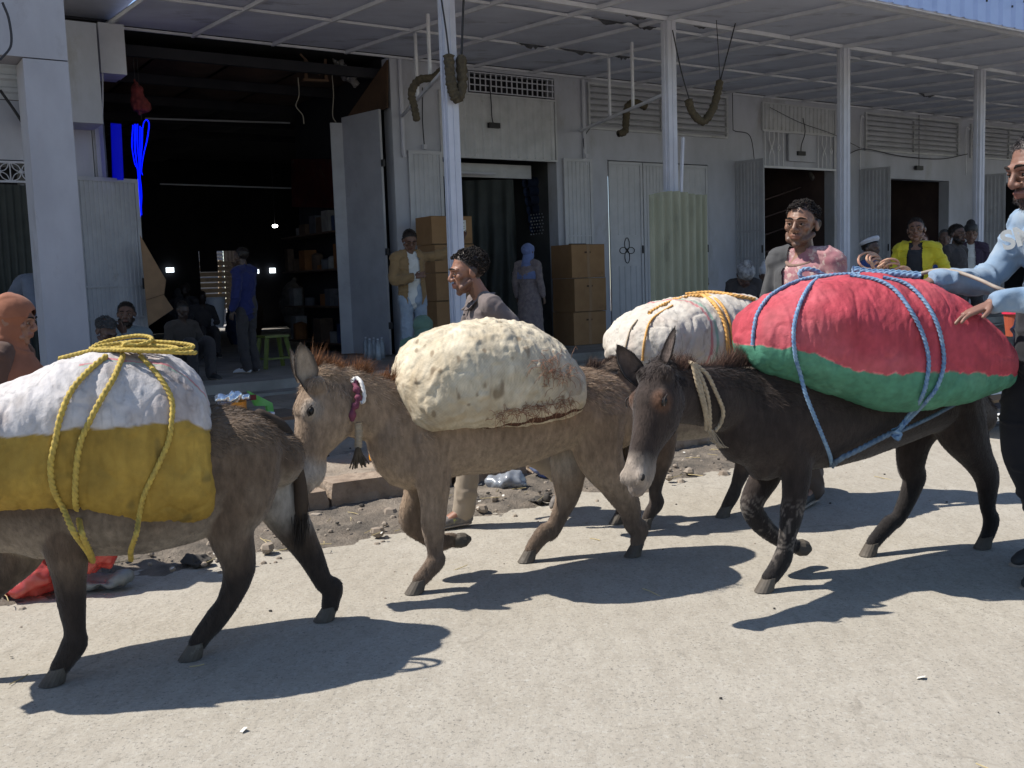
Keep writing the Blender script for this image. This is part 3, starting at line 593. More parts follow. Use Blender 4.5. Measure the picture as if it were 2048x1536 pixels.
# ================================================================ PROPS AROUND THE SHOPS
def carton(c, w_, d_, h_, rot, label, paper=False, group='brown cartons stacked on the veranda'):
    ph = math.radians(34+rot); ex = A(math.cos(ph), math.sin(ph), 0); ey = A(-ex[1], ex[0], 0); UPZ = A(0, 0, 1); c = np.asarray(c)
    t = thing('carton', c, label, 'box', group); mb = MB(); k = 4
    # slightly dented box
    V = []; F = []
    m = c+UPZ*h_/2; obox(mb, m, ex, ey, UPZ, w_/2, d_/2, h_/2); part(t, 'box', mb, CARD)
    mb = MB(); obox(mb, m-ey*(d_/2+.0015), ex, ey, UPZ, .028, .001, h_/2*.98); obox(mb, m+UPZ*(h_/2+.0015), ex, ey, UPZ, .028, d_/2, .001); part(t, 'tape', mb, mat('packing_tape', (.29, .18, .095), (.25, .15, .08), 8, .6))
    mb = MB()
    for s in (-1, 1): mb = MB(); obox(mb, m-ey*(d_/2+.0008)+UPZ*(h_/2-.004)*s, ex, ey, UPZ, w_/2, .001, .0035); part(t, 'flap_edge', mb, mat('carton_dark_edge', (.12, .075, .04)))  # thin darker strips along top and bottom of the front face
    mb = MB(); obox(mb, m-ey*(d_/2+.001)+UPZ*h_*.26-ex*w_*.02, ex, ey, UPZ, .06, .001, .014); part(t, 'hand_hole', mb, BROWNI)
    if paper:
        mb = MB(); obox(mb, m-ey*(d_/2+.003)+ex*w_*.18+UPZ*.04, ex, ey, UPZ, .11, .001, .10); lb = part(t, 'label', mb, PAPER); mb = MB()
        for i in range(7): obox(mb, m-ey*(d_/2+.005)+ex*w_*.18+UPZ*(.10-.028*i), ex, ey, UPZ, .085-.03*(i % 3 == 1), .0005, .004)
        part(lb, 'print', mb, BLACKM)
for i in range(5):
    carton(fw(.66+.015*(i % 2), .72, .345+.405*i), .66, .50, .40, random.uniform(-3, 3), ('top carton with a white label in the stack behind the man in the tan jacket', 'second carton from the top behind the man in the tan jacket', 'middle carton of five behind the man in the tan jacket', 'second carton from the floor behind the man in the tan jacket', 'bottom carton of the stack behind the man in the tan jacket')[4-i], paper=(i == 4))
for i in range(3):
    carton(fw(3.20+.015*(i % 2), .62, .345+.535*i), .66, .55, .53, random.uniform(-2, 2), ('top carton of three right of the second doorway', 'middle carton of three right of the second doorway', 'bottom carton of three right of the second doorway')[2-i])
mb = MB(); c = fw(3.2, .62, 1.955); obox(mb, c, S_, N_, A(0, 0, 1), .14, .05, .012); setp(build(mb, 'dark_rag', BLACKM), 'small dark rag lying on the top carton of three', 'rag')
# fibreglass sheet tied to the second post
FRP = mat('greenish_roof_sheet', (.23, .235, .165), (.30, .30, .22), 5, .45, .2, 30, .004, c3=(.17, .17, .13), scale3=4, stretch=(1, 1, .3))
mb = MB(); n_ = 90; u0, u1 = 1.22, 2.14; V = []
for i in range(n_+1):
    f = i/n_; u = u0+(u1-u0)*f; v = 4.60+.030*math.sin(f*7.2*2*math.pi)-.22*(f-.5)**2; top_ = 2.36+.05*f+.03*math.sin(f*5); V += [fw(u, v, .12), fw(u, v, top_)]
mb.add(V, [(2*i, 2*i+2, 2*i+3, 2*i+1) for i in range(n_)]); mb.add([p-N_*.004 for p in V], [(2*i, 2*i+1, 2*i+3, 2*i+2) for i in range(n_)])
setp(build(mb, 'roofing_sheet', FRP, smooth=True), 'greenish corrugated fibreglass sheet standing against the second post', 'sheet')
mb = MB(); bar(mb, at_v(1366, 275, 4.55), at_v(1362, 385, 4.55), .014, .014); setp(build(mb, 'thin_pipe', WHITE), 'thin white pipe beside the second post above the fibreglass sheet', 'pipe')
# big flattened carton leaning by the door leaf
t = thing('cardboard_sheet', fw(-3.3, .5, .6), 'big flattened brown cardboard sheet leaning beside the grey door leaf', 'cardboard')
P = [at_v(x, y, .35) for x, y in ((280, 470), (300, 505), (332, 560), (328, 590), (347, 618), (297, 652), (292, 600), (285, 520))]; mb = MB(); k = len(P); mb.add(P+[p-N_*.012 for p in P], [tuple(range(k))[::-1], tuple(range(k, 2*k))]+[(i, (i+1) % k, k+(i+1) % k, k+i) for i in range(k)]); part(t, 'sheet', mb, mat('worn_cardboard', (.27, .17, .10), (.22, .14, .085), 6, .9))
mb = MB(); bar(mb, at_v(292, 600, .36), at_v(330, 588, .36), .003, .003); part(t, 'crease', mb, BROWNI)
# blue rope lights
RL = thing('rope_light', at_v(278, 240, -.35), 'bundle of glowing blue rope light hanging in the big dark opening', 'light')
BL_ = mat('blue_rope_light', (.0, .01, .2), emit=(.0, .004, 1.), estr=1.7)
def rl(pts): mb = MB(); mb.add(*tube(cr([at_v(x, y, -.35+random.uniform(-.02, .02)) for x, y in pts], 60), .0065, 6, twist=3, lobes=2, lobe=.5)); part(RL, 'light_tube', mb, BL_, smooth=True)
for q in ([(266, 250), (264, 290), (269, 325), (276, 345), (276, 400), (279, 450)], [(270, 248), (269, 290), (273, 325), (277, 345), (274, 385), (278, 440)], [(275, 248), (275, 290), (278, 325), (279, 345), (283, 390), (280, 440)], [(280, 252), (279, 290), (280, 325), (278, 350), (281, 400), (283, 430)], [(285, 254), (284, 290), (281, 325), (280, 350), (276, 410), (277, 452)], [(285, 258), (288, 244), (294, 240), (298, 250), (294, 280), (287, 310), (283, 340), (285, 350)], [(272, 250), (271, 300), (275, 340), (279, 390), (276, 430)], [(283, 255), (282, 300), (279, 340), (277, 380), (281, 420)]): rl(q)
mb = MB(); a = at_v(283, 240, -.35); mb.add(*tube([a, A(a[0], a[1], 4.6)], .004, 5)); part(RL, 'hanging_wire', mb, BLACKM)
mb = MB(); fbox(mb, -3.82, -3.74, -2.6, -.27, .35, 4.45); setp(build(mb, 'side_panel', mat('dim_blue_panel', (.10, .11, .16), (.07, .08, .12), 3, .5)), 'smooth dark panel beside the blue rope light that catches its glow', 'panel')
# red cloth and torn hanging things
REDC = fabric_red = mat('red_cloth', (.20, .035, .035), (.12, .03, .03), 12, .9, .5, 60, .006)
def poly(name, pts, v, th, m, label, cat, sag=.03, parent=None):
    mb = MB(); P = [at_v(x, y, v+random.uniform(-sag, sag)) for x, y in pts]; k = len(P); c0 = sum(P)/k+N_*sag; mb.add(P+[p-N_*th for p in P]+[c0, c0-N_*th], [(i, 2*k, (i+1) % k) for i in range(k)]+[(k+i, k+(i+1) % k, 2*k+1) for i in range(k)]+[(i, (i+1) % k, k+(i+1) % k, k+i) for i in range(k)])
    return setp(build(mb, name, m), label, cat) if parent is None else part(parent, name, mb, m)
t = thing('hanging_cloth', at_v(272, 170, -.4), 'crumpled red cloth bundle hanging above the blue rope light', 'cloth')
mb = MB(); mb.add(*tube([at_v(x, y, -.4) for x, y in ((270, 160), (272, 180), (277, 200), (283, 218), (282, 226))], [(.02, .02), (.08, .05), (.10, .07), (.11, .08), (.03, .03)], 14, 20, roundcap=True)); V, F = remesh(mb, .012, 1); V = V+mnormals(V, F)*(.03*fbm(V*12, 3))[:, None]; link('bundle', V, F, REDC, t)
mb = MB(); a = at_v(270, 162, -.4); mb.add(*tube([a, A(a[0], a[1], 4.6)], .005, 5)); part(t, 'string', mb, BLACKM)
t = thing('hanging_bag', at_v(690, 150, -.5), 'crumpled pale plastic bag hanging from the ceiling edge of the big opening', 'bag')
mb = MB(); mb.add(*tube([at_v(x, y, -.5) for x, y in ((665, 118), (678, 130), (692, 145), (705, 160), (712, 172))], [(.02, .02), (.11, .06), (.14, .08), (.11, .06), (.02, .02)], 14, 20, roundcap=True)); V, F = remesh(mb, .011, 0); V = V+mnormals(V, F)*(.035*fbm(V*14, 3))[:, None]; link('film', V, F, mat('dusty_plastic', (.20, .19, .19), (.12, .115, .12), 20, .35, spec=.5), t)
mb = MB(); 
for q in ((((605, 160), (655, 162)), .04), (((610, 118), (612, 160)), .02), (((650, 118), (652, 160)), .02), (((600, 108), (640, 150)), .01)): bar(mb, at_v(*q[0][0], -.5), at_v(*q[0][1], -.5), q[1], .015)
setp(build(mb, 'broken_batten', mat('brown_wood', (.12, .07, .045), (.08, .05, .035), 8, .9)), 'broken brown battens hanging at the ceiling edge of the big opening', 'wood')
wire([at_v(x, y, -.45) for x, y in ((596, 155), (598, 190), (592, 212), (605, 230), (608, 248))], .008, 'frayed pale string dangling left in the big opening', mat('old_string', (.22, .20, .17)), 'string', 'string')
wire([at_v(x, y, -.45) for x, y in ((664, 148), (667, 190), (665, 230), (672, 245))], .008, 'frayed pale string dangling right in the big opening', mat('old_string'), 'string', 'string')
# blue reflection of the rope light, added as a glowing sheet; dim hall clutter
mb = MB(); P = [at_u(x, y, -3.73) for x, y in ((221, 246), (240, 248), (245, 360), (225, 360))]; mb.add(P+[p+S_*.015 for p in P], [(0, 1, 2, 3), (7, 6, 5, 4), (0, 4, 5, 1), (1, 5, 6, 2), (2, 6, 7, 3), (3, 7, 4, 0)]); setp(build(mb, 'blue_reflection_glow', mat('glowing_blue_reflection', (.0, .0, .1), emit=(.0, .004, .75), estr=.22)), 'soft blue reflection of the rope light on the panel left of it, added as a glowing strip', 'light')
CL = [mat(f'hall_goods_{q}', c, tuple(a*.6 for a in c), 5, .85) for q, c in (('brown', (.10, .065, .045)), ('grey', (.09, .09, .10)), ('orange', (.22, .09, .03)), ('blue', (.04, .06, .13)), ('pale', (.22, .21, .20)))]
CG = thing('goods_shelf', fw(-.6, -2.8, .35), 'dim shelves crowded with goods along the right side of the dark hall', 'shelf'); rc = random.Random(12)
for z in (.5, 1.1, 1.7, 2.3): mb = MB(); fbox(mb, -.15, .25, -3.6, -1.1, z-.03, z); part(CG, 'board', mb, CL[0])
for i in range(34):
    v = -1.2-2.3*rc.random(); z = rc.choice((.5, 1.1, 1.7, 2.3)); w_, h_ = rc.uniform(.05, .16), rc.uniform(.1, .42); mb = MB()
    if i % 3: obox(mb, fw(rc.uniform(-.08, .08), v, z+h_/2+.002), S_+N_*rc.uniform(-.3, .3), N_, A(0, 0, 1), w_*.8, w_, h_/2)
    else: mb.add(*tube([fw(.0, v, z+.002), fw(.0, v, z+h_*.7), fw(.0, v, z+h_*.8)], [w_*.8, w_*.8, w_*.3], 12))
    part(CG, 'packed_goods', mb, rc.choice(CL))
for i, (u, v, z, r, c) in enumerate(((-3.3, -1.6, 2.6, .16, 1), (-3.25, -1.9, 2.1, .13, 2), (-3.3, -1.5, 1.7, .12, 2), (-3.2, -2.4, 1.3, .2, 0), (-3.15, -3.0, .9, .25, 1), (-.9, -7.5, 1.0, .35, 1), (.9, -8.5, .9, .4, 0), (2.4, -9.5, 1.1, .4, 4), (-.2, -6.0, .8, .3, 3), (3.0, -8.0, 1.6, .3, 1))):
    mb = MB(); mb.add(*tube([fw(u, v, z-r), fw(u, v, z), fw(u, v, z+r*1.1)], [r*.7, r*.8, r*.25], 12, 12, roundcap=True)); V, F = remesh(mb, .03, 1); V = V+mnormals(V, F)*(.05*fbm(V*8, 2))[:, None]
    setp(link('goods_bundle', V, F, CL[c]), ['upper grey', 'orange', 'lower orange', 'broad brown', 'bulky grey low', 'far grey', 'far brown', 'far pale', 'far blue', 'far upper grey'][i]+(' bundle hanging at the left inside the dark hall' if i < 5 else ' bundle deep inside the dark hall'), 'bundle')
# red banner inside
t = thing('banner', at_u(600, 415, .26), 'dim dark red banner hanging inside the warehouse', 'banner'); a, b_, c, d = [at_u(x, y, .27) for x, y in ((582, 318), (674, 318), (676, 416), (584, 414))]
mb = MB(); mb.add([a, b_, c, d, a-N_*.01, b_-N_*.01, c-N_*.01, d-N_*.01], [(0, 3, 2, 1), (4, 5, 6, 7), (0, 1, 5, 4), (1, 2, 6, 5), (2, 3, 7, 6), (3, 0, 4, 7)]); part(t, 'cloth', mb, mat('dim_red', (.16, .035, .03), (.10, .03, .03), 3, .8, c3=(.16, .13, .10), scale3=5, thr3=(.58, .7)))
# plastic stool
t = thing('stool', at_z(500, 716, .345), 'yellow-green plastic stool behind the man in navy', 'stool'); c = fw(-1.9, .45, .345); GR = mat('lime_plastic', (.13, .16, .035), (.10, .13, .03), 6, .4)
mb = MB(); fbox(mb, -2.10, -1.76, .28, .62, .76, .79); part(t, 'seat', mb, GR)
for du, dv in ((-1, -1), (1, -1), (-1, 1), (1, 1)): mb = MB(); bar(mb, fw(-1.93+du*.13, .45+dv*.13, .76), fw(-1.93+du*.20, .45+dv*.20, .345), .022, .022); part(t, 'leg', mb, GR)
mb = MB()
for du in (-1, 1): bar(mb, fw(-1.93+du*.18, .27, .48), fw(-1.93+du*.18, .63, .48), .012, .012)
bar(mb, fw(-2.11, .63, .48), fw(-1.75, .63, .48), .012, .012); part(t, 'stretcher', mb, GR)
# white tub
mb = MB(); c = at_v(430, 622, -4.5); mb.add(*tube([c+A(0, 0, -.28), c+A(0, 0, -.26), c+A(0, 0, .22), c+A(0, 0, .25)], [.13, .14, .19, .205], 24)); setp(build(mb, 'white_tub', mat('white_plastic', (.62, .64, .70), None, rough=.4), smooth=False), 'white plastic tub standing in the dark opening', 'tub')
# water bottles on the floor by the folding door
GLS = mat('clear_bottle', (.30, .33, .36), (.22, .25, .28), 12, .15, spec=.6)
for i, (x, y) in enumerate(((733, 707), (741, 711), (749, 708), (757, 712), (765, 708), (738, 700), (752, 701))):
    c = at_z(x, y+8, .345); mb = MB(); z = [(0, .040), (.01, .046), (.09, .046), (.10, .042), (.20, .046), (.22, .040), (.27, .016), (.285, .014)]; mb.add(*tube([c+A(0, 0, q[0]) for q in z], [q[1] for q in z], 12)); t = thing('water_bottle', c, ('leftmost', 'second from left in the front row', 'middle front', 'fourth from left in the front row', 'rightmost', 'left of the two at the back', 'right of the two at the back')[i]+' clear water bottle by the smooth folding door', 'bottle', 'water bottles by the folding door'); part(t, 'bottle', mb, GLS, smooth=True)
    mb = MB(); mb.add(*tube([c+A(0, 0, .285), c+A(0, 0, .305)], .016, 10)); part(t, 'bottle_cap', mb, WHITE)
# rolled fabric and dotted cloth in second doorway; leaning tarp
cloth('leaning_tarp', fw(1.25, -.9, 0), fw(2.55, -.2, 0), .36, 3.05, TARP, 'dark green tarp draped diagonally in the second doorway', 'tarp', 7, .06, lean=.35)
DOT = mat('blue_cloth', (.05, .075, .16), (.035, .05, .11), 8, .9)
t = thing('cloth_rolls', at_v(1075, 440, -.9), 'stacked dark blue patterned cloth rolls in the second doorway', 'cloth')
for i in range(6): mb = MB(); a = at_v(1050+3*i, 365+18*i, -.9); mb.add(*tube([a, a+S_*.55+A(0, 0, .02)], .095, 12)); part(t, 'roll', mb, DOT, smooth=True)
mb = MB()
for i in range(8):
    for j in range(7): c = at_v(1062+5.5*i+(j % 2)*2, 430+6.5*j-(i*.6), -.70); mb.add(*sph(c, (.013, .013, .013), 6, 4))
part(t, 'dot', mb, mat('pale_dot', (.40, .42, .48)))
mb = MB(); fbox(mb, 1.2, 3.1, -.5, -.46, 3.1, 3.32); part(BLD, 'shutter_box', mb, CORR); mb = MB(); a, b_ = at_v(920, 345, -.3), at_v(990, 348, -.3); mb.add(*tube([a, b_], .02, 8)); setp(build(mb, 'tube_lamp', WHITE), 'unlit white tube lamp above the second doorway', 'lamp')
# goods in third doorway
for i, (x, y, w_, h_) in enumerate(((1640, 355, .16, .16), (1655, 395, .12, .1), (1600, 465, .2, .12), (1640, 440, .16, .1))):
    mb = MB(); c = at_v(x, y, -.6); mb.add(*tube([c-S_*w_, c, c+S_*w_], [h_*.8, h_, h_*.7], 14, 12, roundcap=True)); V, F = remesh(mb, .02, 1); V = V+mnormals(V, F)*(.05*fbm(V*7, 2))[:, None]; setp(link('hanging_bundle', V, F, mat('grey_bundle', (.22, .21, .19), (.10, .09, .09), 9, .9)), f'pale {["folded", "small", "broad", "rumpled"][i]} bundle hanging in the third doorway, {["topmost", "second from top", "lowest", "third from top"][i]}', 'bundle')
mb = MB()
for i in range(6): bar(mb, at_v(1528, 400+35*i, -.8), at_v(1600, 375+35*i, -.8), .03, .01)
setp(build(mb, 'shelf_boards', ROOMR), 'slanting dark shelf boards at the left of the third doorway', 'shelf')
# stall goods behind the left donkey
def cyl(name, c, r0, r1, h_, m, label, cat, ring=None, cap=None):
    t = thing(name, c, label, cat); mb = MB(); mb.add(*tube([c, c+A(0, 0, h_*.5), c+A(0, 0, h_)], [r0, (r0+r1)/2, r1], 20)); part(t, 'tub', mb, m, smooth=False)
    if cap is not None: mb = MB(); mb.add(*tube([c+A(0, 0, h_+.001), c+A(0, 0, h_+.012)], [r1*1.06, r1*1.04], 20)); part(t, 'lid', mb, cap); mb = MB(); mb.add(*tube([c+A(0, 0, h_+.0125), c+A(0, 0, h_+.015)], [r1*.6, r1*.58], 16)); part(t, 'lid_mark', mb, mat('dark_mark', (.12, .12, .13)))
    return t
ST = fw(-3.85, 6.2, 0); tabz = .60
def sp(x, y, d=0): return at_z(x, y, tabz) if False else at_v(x, y, 6.0+d)
t = thing('stall_table', fw(-4.2, 6.0, .15), 'low table of small goods hidden behind the left donkey', 'table'); z0 = at_v(500, 832, 6.0)[2]; uT = uvz(at_v(500, 832, 6.0))[0]
mb = MB(); fbox(mb, uT-.42, uT+.40, 5.7, 6.25, z0-.03, z0-.004); part(t, 'table_top', mb, mat('table_wood', (.13, .09, .06), (.09, .065, .045), 8))
for du in (-.36, .34):
    for v in (5.75, 6.2): mb = MB(); fbox(mb, uT+du-.02, uT+du+.02, v-.02, v+.02, .1, z0-.031); part(t, 'leg', mb, BROWNI)
ORG = mat('orange_plastic', (.75, .28, .02), (.65, .2, .02), 10, .35); PCK = mat('printed_packet', (.30, .28, .42), (.55, .52, .55), 40, .5); WP = mat('white_plastic')
def gp(x): return A(*(at_v(x, 832, 6.05)[:2]), z0)
cyl('orange_jar', gp(478), .058, .056, .125, ORG, 'orange plastic jar with foil on top on the stall table', 'jar'); cyl('orange_jar', gp(490)-N_*.1, .05, .05, .12, ORG, 'second orange jar just right of the first, on the stall table', 'jar')
t = thing('packet', gp(455), 'small printed packet with coloured stripes left of the orange jars', 'packet'); mb = MB(); c = gp(454)+A(0, 0, .05); obox(mb, c, S_, N_, A(0, 0, 1), .055, .02, .05); part(t, 'box', mb, PCK); mb = MB(); obox(mb, c+N_*.021-A(0, 0, .01), S_, N_, A(0, 0, 1), .05, .001, .012); part(t, 'stripe', mb, mat('packet_blue', (.08, .10, .4)))
cyl('white_cup', gp(508)+N_*.06, .05, .062, .035, mat('cup_blue', (.25, .45, .55)), 'white-lidded cup on the stall table, upper of the two', 'cup', cap=WP); cyl('white_cup', gp(512)+N_*.22, .05, .062, .035, WP, 'white-lidded cup at the front of the stall table, lower of the two', 'cup', cap=WP)
for o in [o for o in bpy.data.objects if o.name.startswith('white_cup')][:1]: pass
mb = MB(); c = gp(466)+A(0, 0, .155); mb.add(*tube([c-S_*.10, c, c+S_*.12], [.035, .045, .02], 12, 12, roundcap=True)); V, F = remesh(mb, .009, 0); V = V+mnormals(V, F)*(.02*fbm(V*25, 2))[:, None]; setp(link('foil', V, F, mat('silver_foil', (.75, .78, .80), None, rough=.25, metal=.85)), 'crumpled silver foil lying on the orange jars', 'foil')
t = thing('green_carton', gp(525), 'open green and red carton leaning on the stall table', 'box'); P = [at_v(x, y, 5.9) for x, y in ((497, 782), (545, 806), (549, 830), (538, 828), (534, 812), (512, 812))]; mb = MB(); k = len(P); mb.add(P+[p-N_*.05 for p in P], [tuple(range(k))[::-1], tuple(range(k, 2*k))]+[(i, (i+1) % k, k+(i+1) % k, k+i) for i in range(k)]); part(t, 'side', mb, mat('green_card', (.10, .42, .05), (.2, .5, .15), 8, .5)); mb = MB(); c = at_v(503, 795, 5.92); obox(mb, c, S_, N_, A(0, 0, 1), .035, .01, .02); part(t, 'red_print', mb, REDC)
# bags, jerrycan and litter
def blob(name, c, rx, ry, rz, m, label, cat, amp=.04, f=9, vox=.014, kind=None):
    mb = MB(); mb.add(*sph(c, (rx, ry, rz), 18, 12)); V, F = remesh(mb, vox, 0); nn = mnormals(V, F); q = fbm(V*f, 3, int(abs(c[0]*97)) % 40); V = V+nn*(amp*(q-.9*np.abs(fbm(V*f*.9, 2, 7))))[:, None]; V[:, 2] = np.maximum(V[:, 2], c[2]-rz*.92); return setp(link(name, V, F, m, smooth=False), label, cat)
REDB = mat('red_translucent_bag', (.55, .04, .035), (.62, .12, .09), 14, .25, spec=.6, trans=.35); CLR = mat('clear_bag', (.42, .45, .49), (.27, .29, .33), 12, .22, spec=.7, trans=.4)
blob('red_bag', at_z(55, 1150, .10), .16, .13, .09, REDB, 'red plastic bag on the ground behind the left donkey, left part', 'bag'); blob('red_bag', at_z(172, 1118, .16), .15, .10, .085, REDB, 'red plastic bag on the ground seen behind the left foreleg', 'bag')
blob('clear_bag', at_z(1012, 968, .06), .15, .11, .085, CLR, 'crumpled clear plastic bag by the kerb between the walking legs', 'bag'); blob('clear_bag', at_z(1090, 932, .12), .10, .08, .085, mat('clear_blue_bag', (.35, .40, .52), (.08, .13, .45), 6, .2, spec=.7, trans=.3), 'clear bag with blue print behind the hind leg of the middle donkey', 'bag', .03); blob('clear_bag', at_z(818, 996, .03), .08, .05, .035, CLR, 'small torn clear bag below the kerb before the middle donkey', 'bag', .03)
blob('clear_bag', at_z(195, 1160, .05), .16, .08, .04, mat('grey_film', (.25, .27, .27), (.16, .17, .17), 10, .3), 'flat grey plastic film beside the red bag', 'film', .03)
t = thing('jerrycan', at_z(770, 912, .2), 'orange yellow jerrycan on the pavement under the neck of the middle donkey', 'jerrycan'); JC = mat('jerrycan_plastic', (.72, .30, .015), (.62, .25, .02), 6, .4); c = at_z(775, 920, .13)
mb = MB(); obox(mb, c+A(0, 0, .11), S_, N_, A(0, 0, 1), .12, .075, .11); V, F = remesh(mb, .012, 6); link('body', V, F, JC, t, smooth=True); mb = MB(); mb.add(*tube(cr([c+A(-.08, 0, .22), c+A(-.05, 0, .265), c+A(.04, 0, .265), c+A(.07, 0, .22)], 14), .012, 8)); part(t, 'handle', mb, JC, smooth=True); mb = MB(); mb.add(*tube([c+A(.09, 0, .22), c+A(.09, 0, .25)], .022, 10)); part(t, 'screw_cap', mb, BLACKM)
blob('rock', at_z(815, 965, .06), .13, .09, .075, STONE, 'broken reddish kerb rock lying askew under the chest of the middle donkey', 'rock', .03, 12)
# a red tub and strap behind the man in blue
t = thing('bucket', at_depth(2030, 700, 6.3), 'red bucket carried behind the man in light blue', 'bucket'); c = at_depth(2034, 672, 6.3); mb = MB(); mb.add(*tube([c, c+A(0, 0, .14)], [.065, .08], 18)); part(t, 'tub', mb, mat('terracotta_plastic', (.35, .08, .04), None, rough=.5)); mb = MB(); mb.add(*tube([c+A(0, 0, .141), c+A(0, 0, .18)], [.09, .086], 18)); part(t, 'lid', mb, mat('red_plastic', (.55, .03, .07), None, rough=.4))
# litter
LM = [mat('litter_paper', (.55, .53, .48)), mat('straw_bit', (.42, .34, .18)), mat('litter_dark', (.05, .045, .04)), mat('yellow_bit', (.55, .55, .06))]
rr = random.Random(3)
for k, (m, n, nm, lab) in enumerate(((LM[0], 120, 'paper_scraps', 'tiny pale paper scraps scattered on road and gutter'), (LM[1], 300, 'straw_bits', 'straw and stalk bits scattered along kerb and road'), (LM[2], 260, 'dark_crumbs', 'dark crumbs of dung and charcoal along the gutter'))):
    mb = MB()
    for i in range(n):
        onroad = rr.random() < (.10 if k < 2 else .10); u = rr.uniform(-7.5, 5); v = rr.uniform(8.6, 12) if onroad else (rr.uniform(7.75, 8.6) if rr.random() < .5 else rr.uniform(4.9, 7.45)); z = .004 if v > 8.6 else (.05 if v > 7.72 else float(zside(np.array([u]), np.array([v]))[0])+.01); c = fw(u, v, z); a = rr.uniform(0, 3.14); e = A(math.cos(a), math.sin(a), rr.uniform(-.1, .2)); q = nz(np.cross(e, A(rr.uniform(-.3, .3), rr.uniform(-.3, .3), 1)))
        if k == 0: s = rr.uniform(.006, .022); mb.add([c-e*s, c-q*s*.7, c+e*s+A(0, 0, .004), c+q*s*.8+A(0, 0, .006)], [(0, 1, 2, 3)])
        elif k == 1: s = rr.uniform(.02, .07); mb.add(*tube([c-e*s, c+e*s*.2+q*.004, c+e*s], .0022, 4))
        else: s = rr.uniform(.003, .009) if onroad else rr.uniform(.006, .02); mb.add(*sph(c, (s, s*.8, s*.6), 6, 4))
    setp(build(mb, nm, m), lab, kind='stuff')
mb = MB()
for i in range(1300):
    onr = i % 9 == 0; u = rr.uniform(-7.5, 6); v = rr.uniform(8.5, 10) if onr else rr.uniform(7.72, 8.6) if i % 2 else rr.uniform(4.5, 7.5); z = .0 if v > 8.5 else (.035 if v > 7.7 else float(zside(np.array([u]), np.array([v]))[0])); s = rr.uniform(.003, .007) if onr else rr.uniform(.005, .02)*(2.6 if rr.random() < .09 and not onr else 1); c = fw(u, v, z); V, F = sph((0, 0, 0), (s, s*rr.uniform(.7, 1.2), s*.7), 6, 4); V = V*(1+.25*fbm(V*70+i, 1)[:, None]); mb.add(V+c, F)
setp(build(mb, 'gravel', mat('gravel_stone', (.20, .16, .125), (.31, .265, .215), 3, .9)), 'small stones and grit on pavement and gutter', kind='stuff')
blob('dung_pile', at_z(392, 1122, .03), .09, .06, .03, LM[2], 'dark clump of dung in the gutter behind the left donkey', 'dung', .02, 20, .008); blob('dung_pile', at_z(1085, 1000, .03), .10, .05, .02, LM[2], 'dark clump of dung by the walking man rear foot', 'dung', .02, 20, .008)
t = thing('pavement_goods', at_z(1965, 800, .2), 'white and black flattened boxes on the pavement at the far right', 'boxes')
for i, (y, m) in enumerate(((822, PAPER), (812, BLACKM), (800, CARD), (790, PAPER))): mb = MB(); c = at_z(1978, y+10, .16)+A(0, 0, .03*i); obox(mb, c, S_, N_, A(0, 0, 1), .22, .16, .012); part(t, 'box', mb, m)
# ================================================================ DONKEYS
FURM = mat('donkey_fur', (1.12, 1.1, 1.08), (.72, .70, .68), 42, .85, .6, 90, .008, attr=True, stretch=(1, 1, .4), contrast=(.34, .66), spec=.2, sheen=.15)
HAIRM = mat('animal_hair', (1, 1, 1), (.8, .8, .8), 40, .8, attr=True, spec=.25)
HOOFM = mat('hoof_horn', (.055, .045, .036), (.10, .085, .068), 12, .7, .4, 60, .004, c3=(.22, .2, .17), scale3=9, thr3=(.6, .75))
EYEM = mat('dark_wet_eye', (.006, .005, .004), None, rough=.3, spec=.3); NOSEM = mat('nostril', (.012, .01, .01), None, rough=.7)
DD = A(math.cos(math.radians(24)), math.sin(math.radians(24)), 0); DN = A(DD[1], -DD[0], 0)
def strands(roots, dirs, lens, wid, cols, segs=1, bend=None):
    """thin single-triangle (or bent two-part) hairs"""
    roots = np.asarray(roots); dirs = np.asarray(dirs); n = len(roots); lens = np.asarray(lens).reshape(-1, 1)*np.ones((n, 1))
    side = np.cross(dirs, RNG.normal(size=(n, 3))); side /= np.linalg.norm(side, axis=1)[:, None]+1e-9
    wd = np.asarray(wid).reshape(-1, 1)*np.ones((n, 1))
    if segs == 1:
        V = np.stack([roots-side*wd/2, roots+side*wd/2, roots+dirs*lens], 1).reshape(-1, 3); F = np.arange(3*n).reshape(-1, 3); return V, F, np.repeat(cols, 3, 0)
    b = bend if bend is not None else A(0, 0, -1)
    mid = roots+dirs*lens*.55; tip = roots+dirs*lens*.9+b*lens*.35
    V = np.stack([roots-side*wd/2, roots+side*wd/2, mid-side*wd*.35, mid+side*wd*.35, tip], 1).reshape(-1, 3)
    i = np.arange(n)[:, None]*5; F = np.concatenate([i+A(0, 1, 3).astype(int), i+A(0, 3, 2).astype(int), i+A(2, 3, 4).astype(int)]); return V, F, np.repeat(cols, 5, 0)
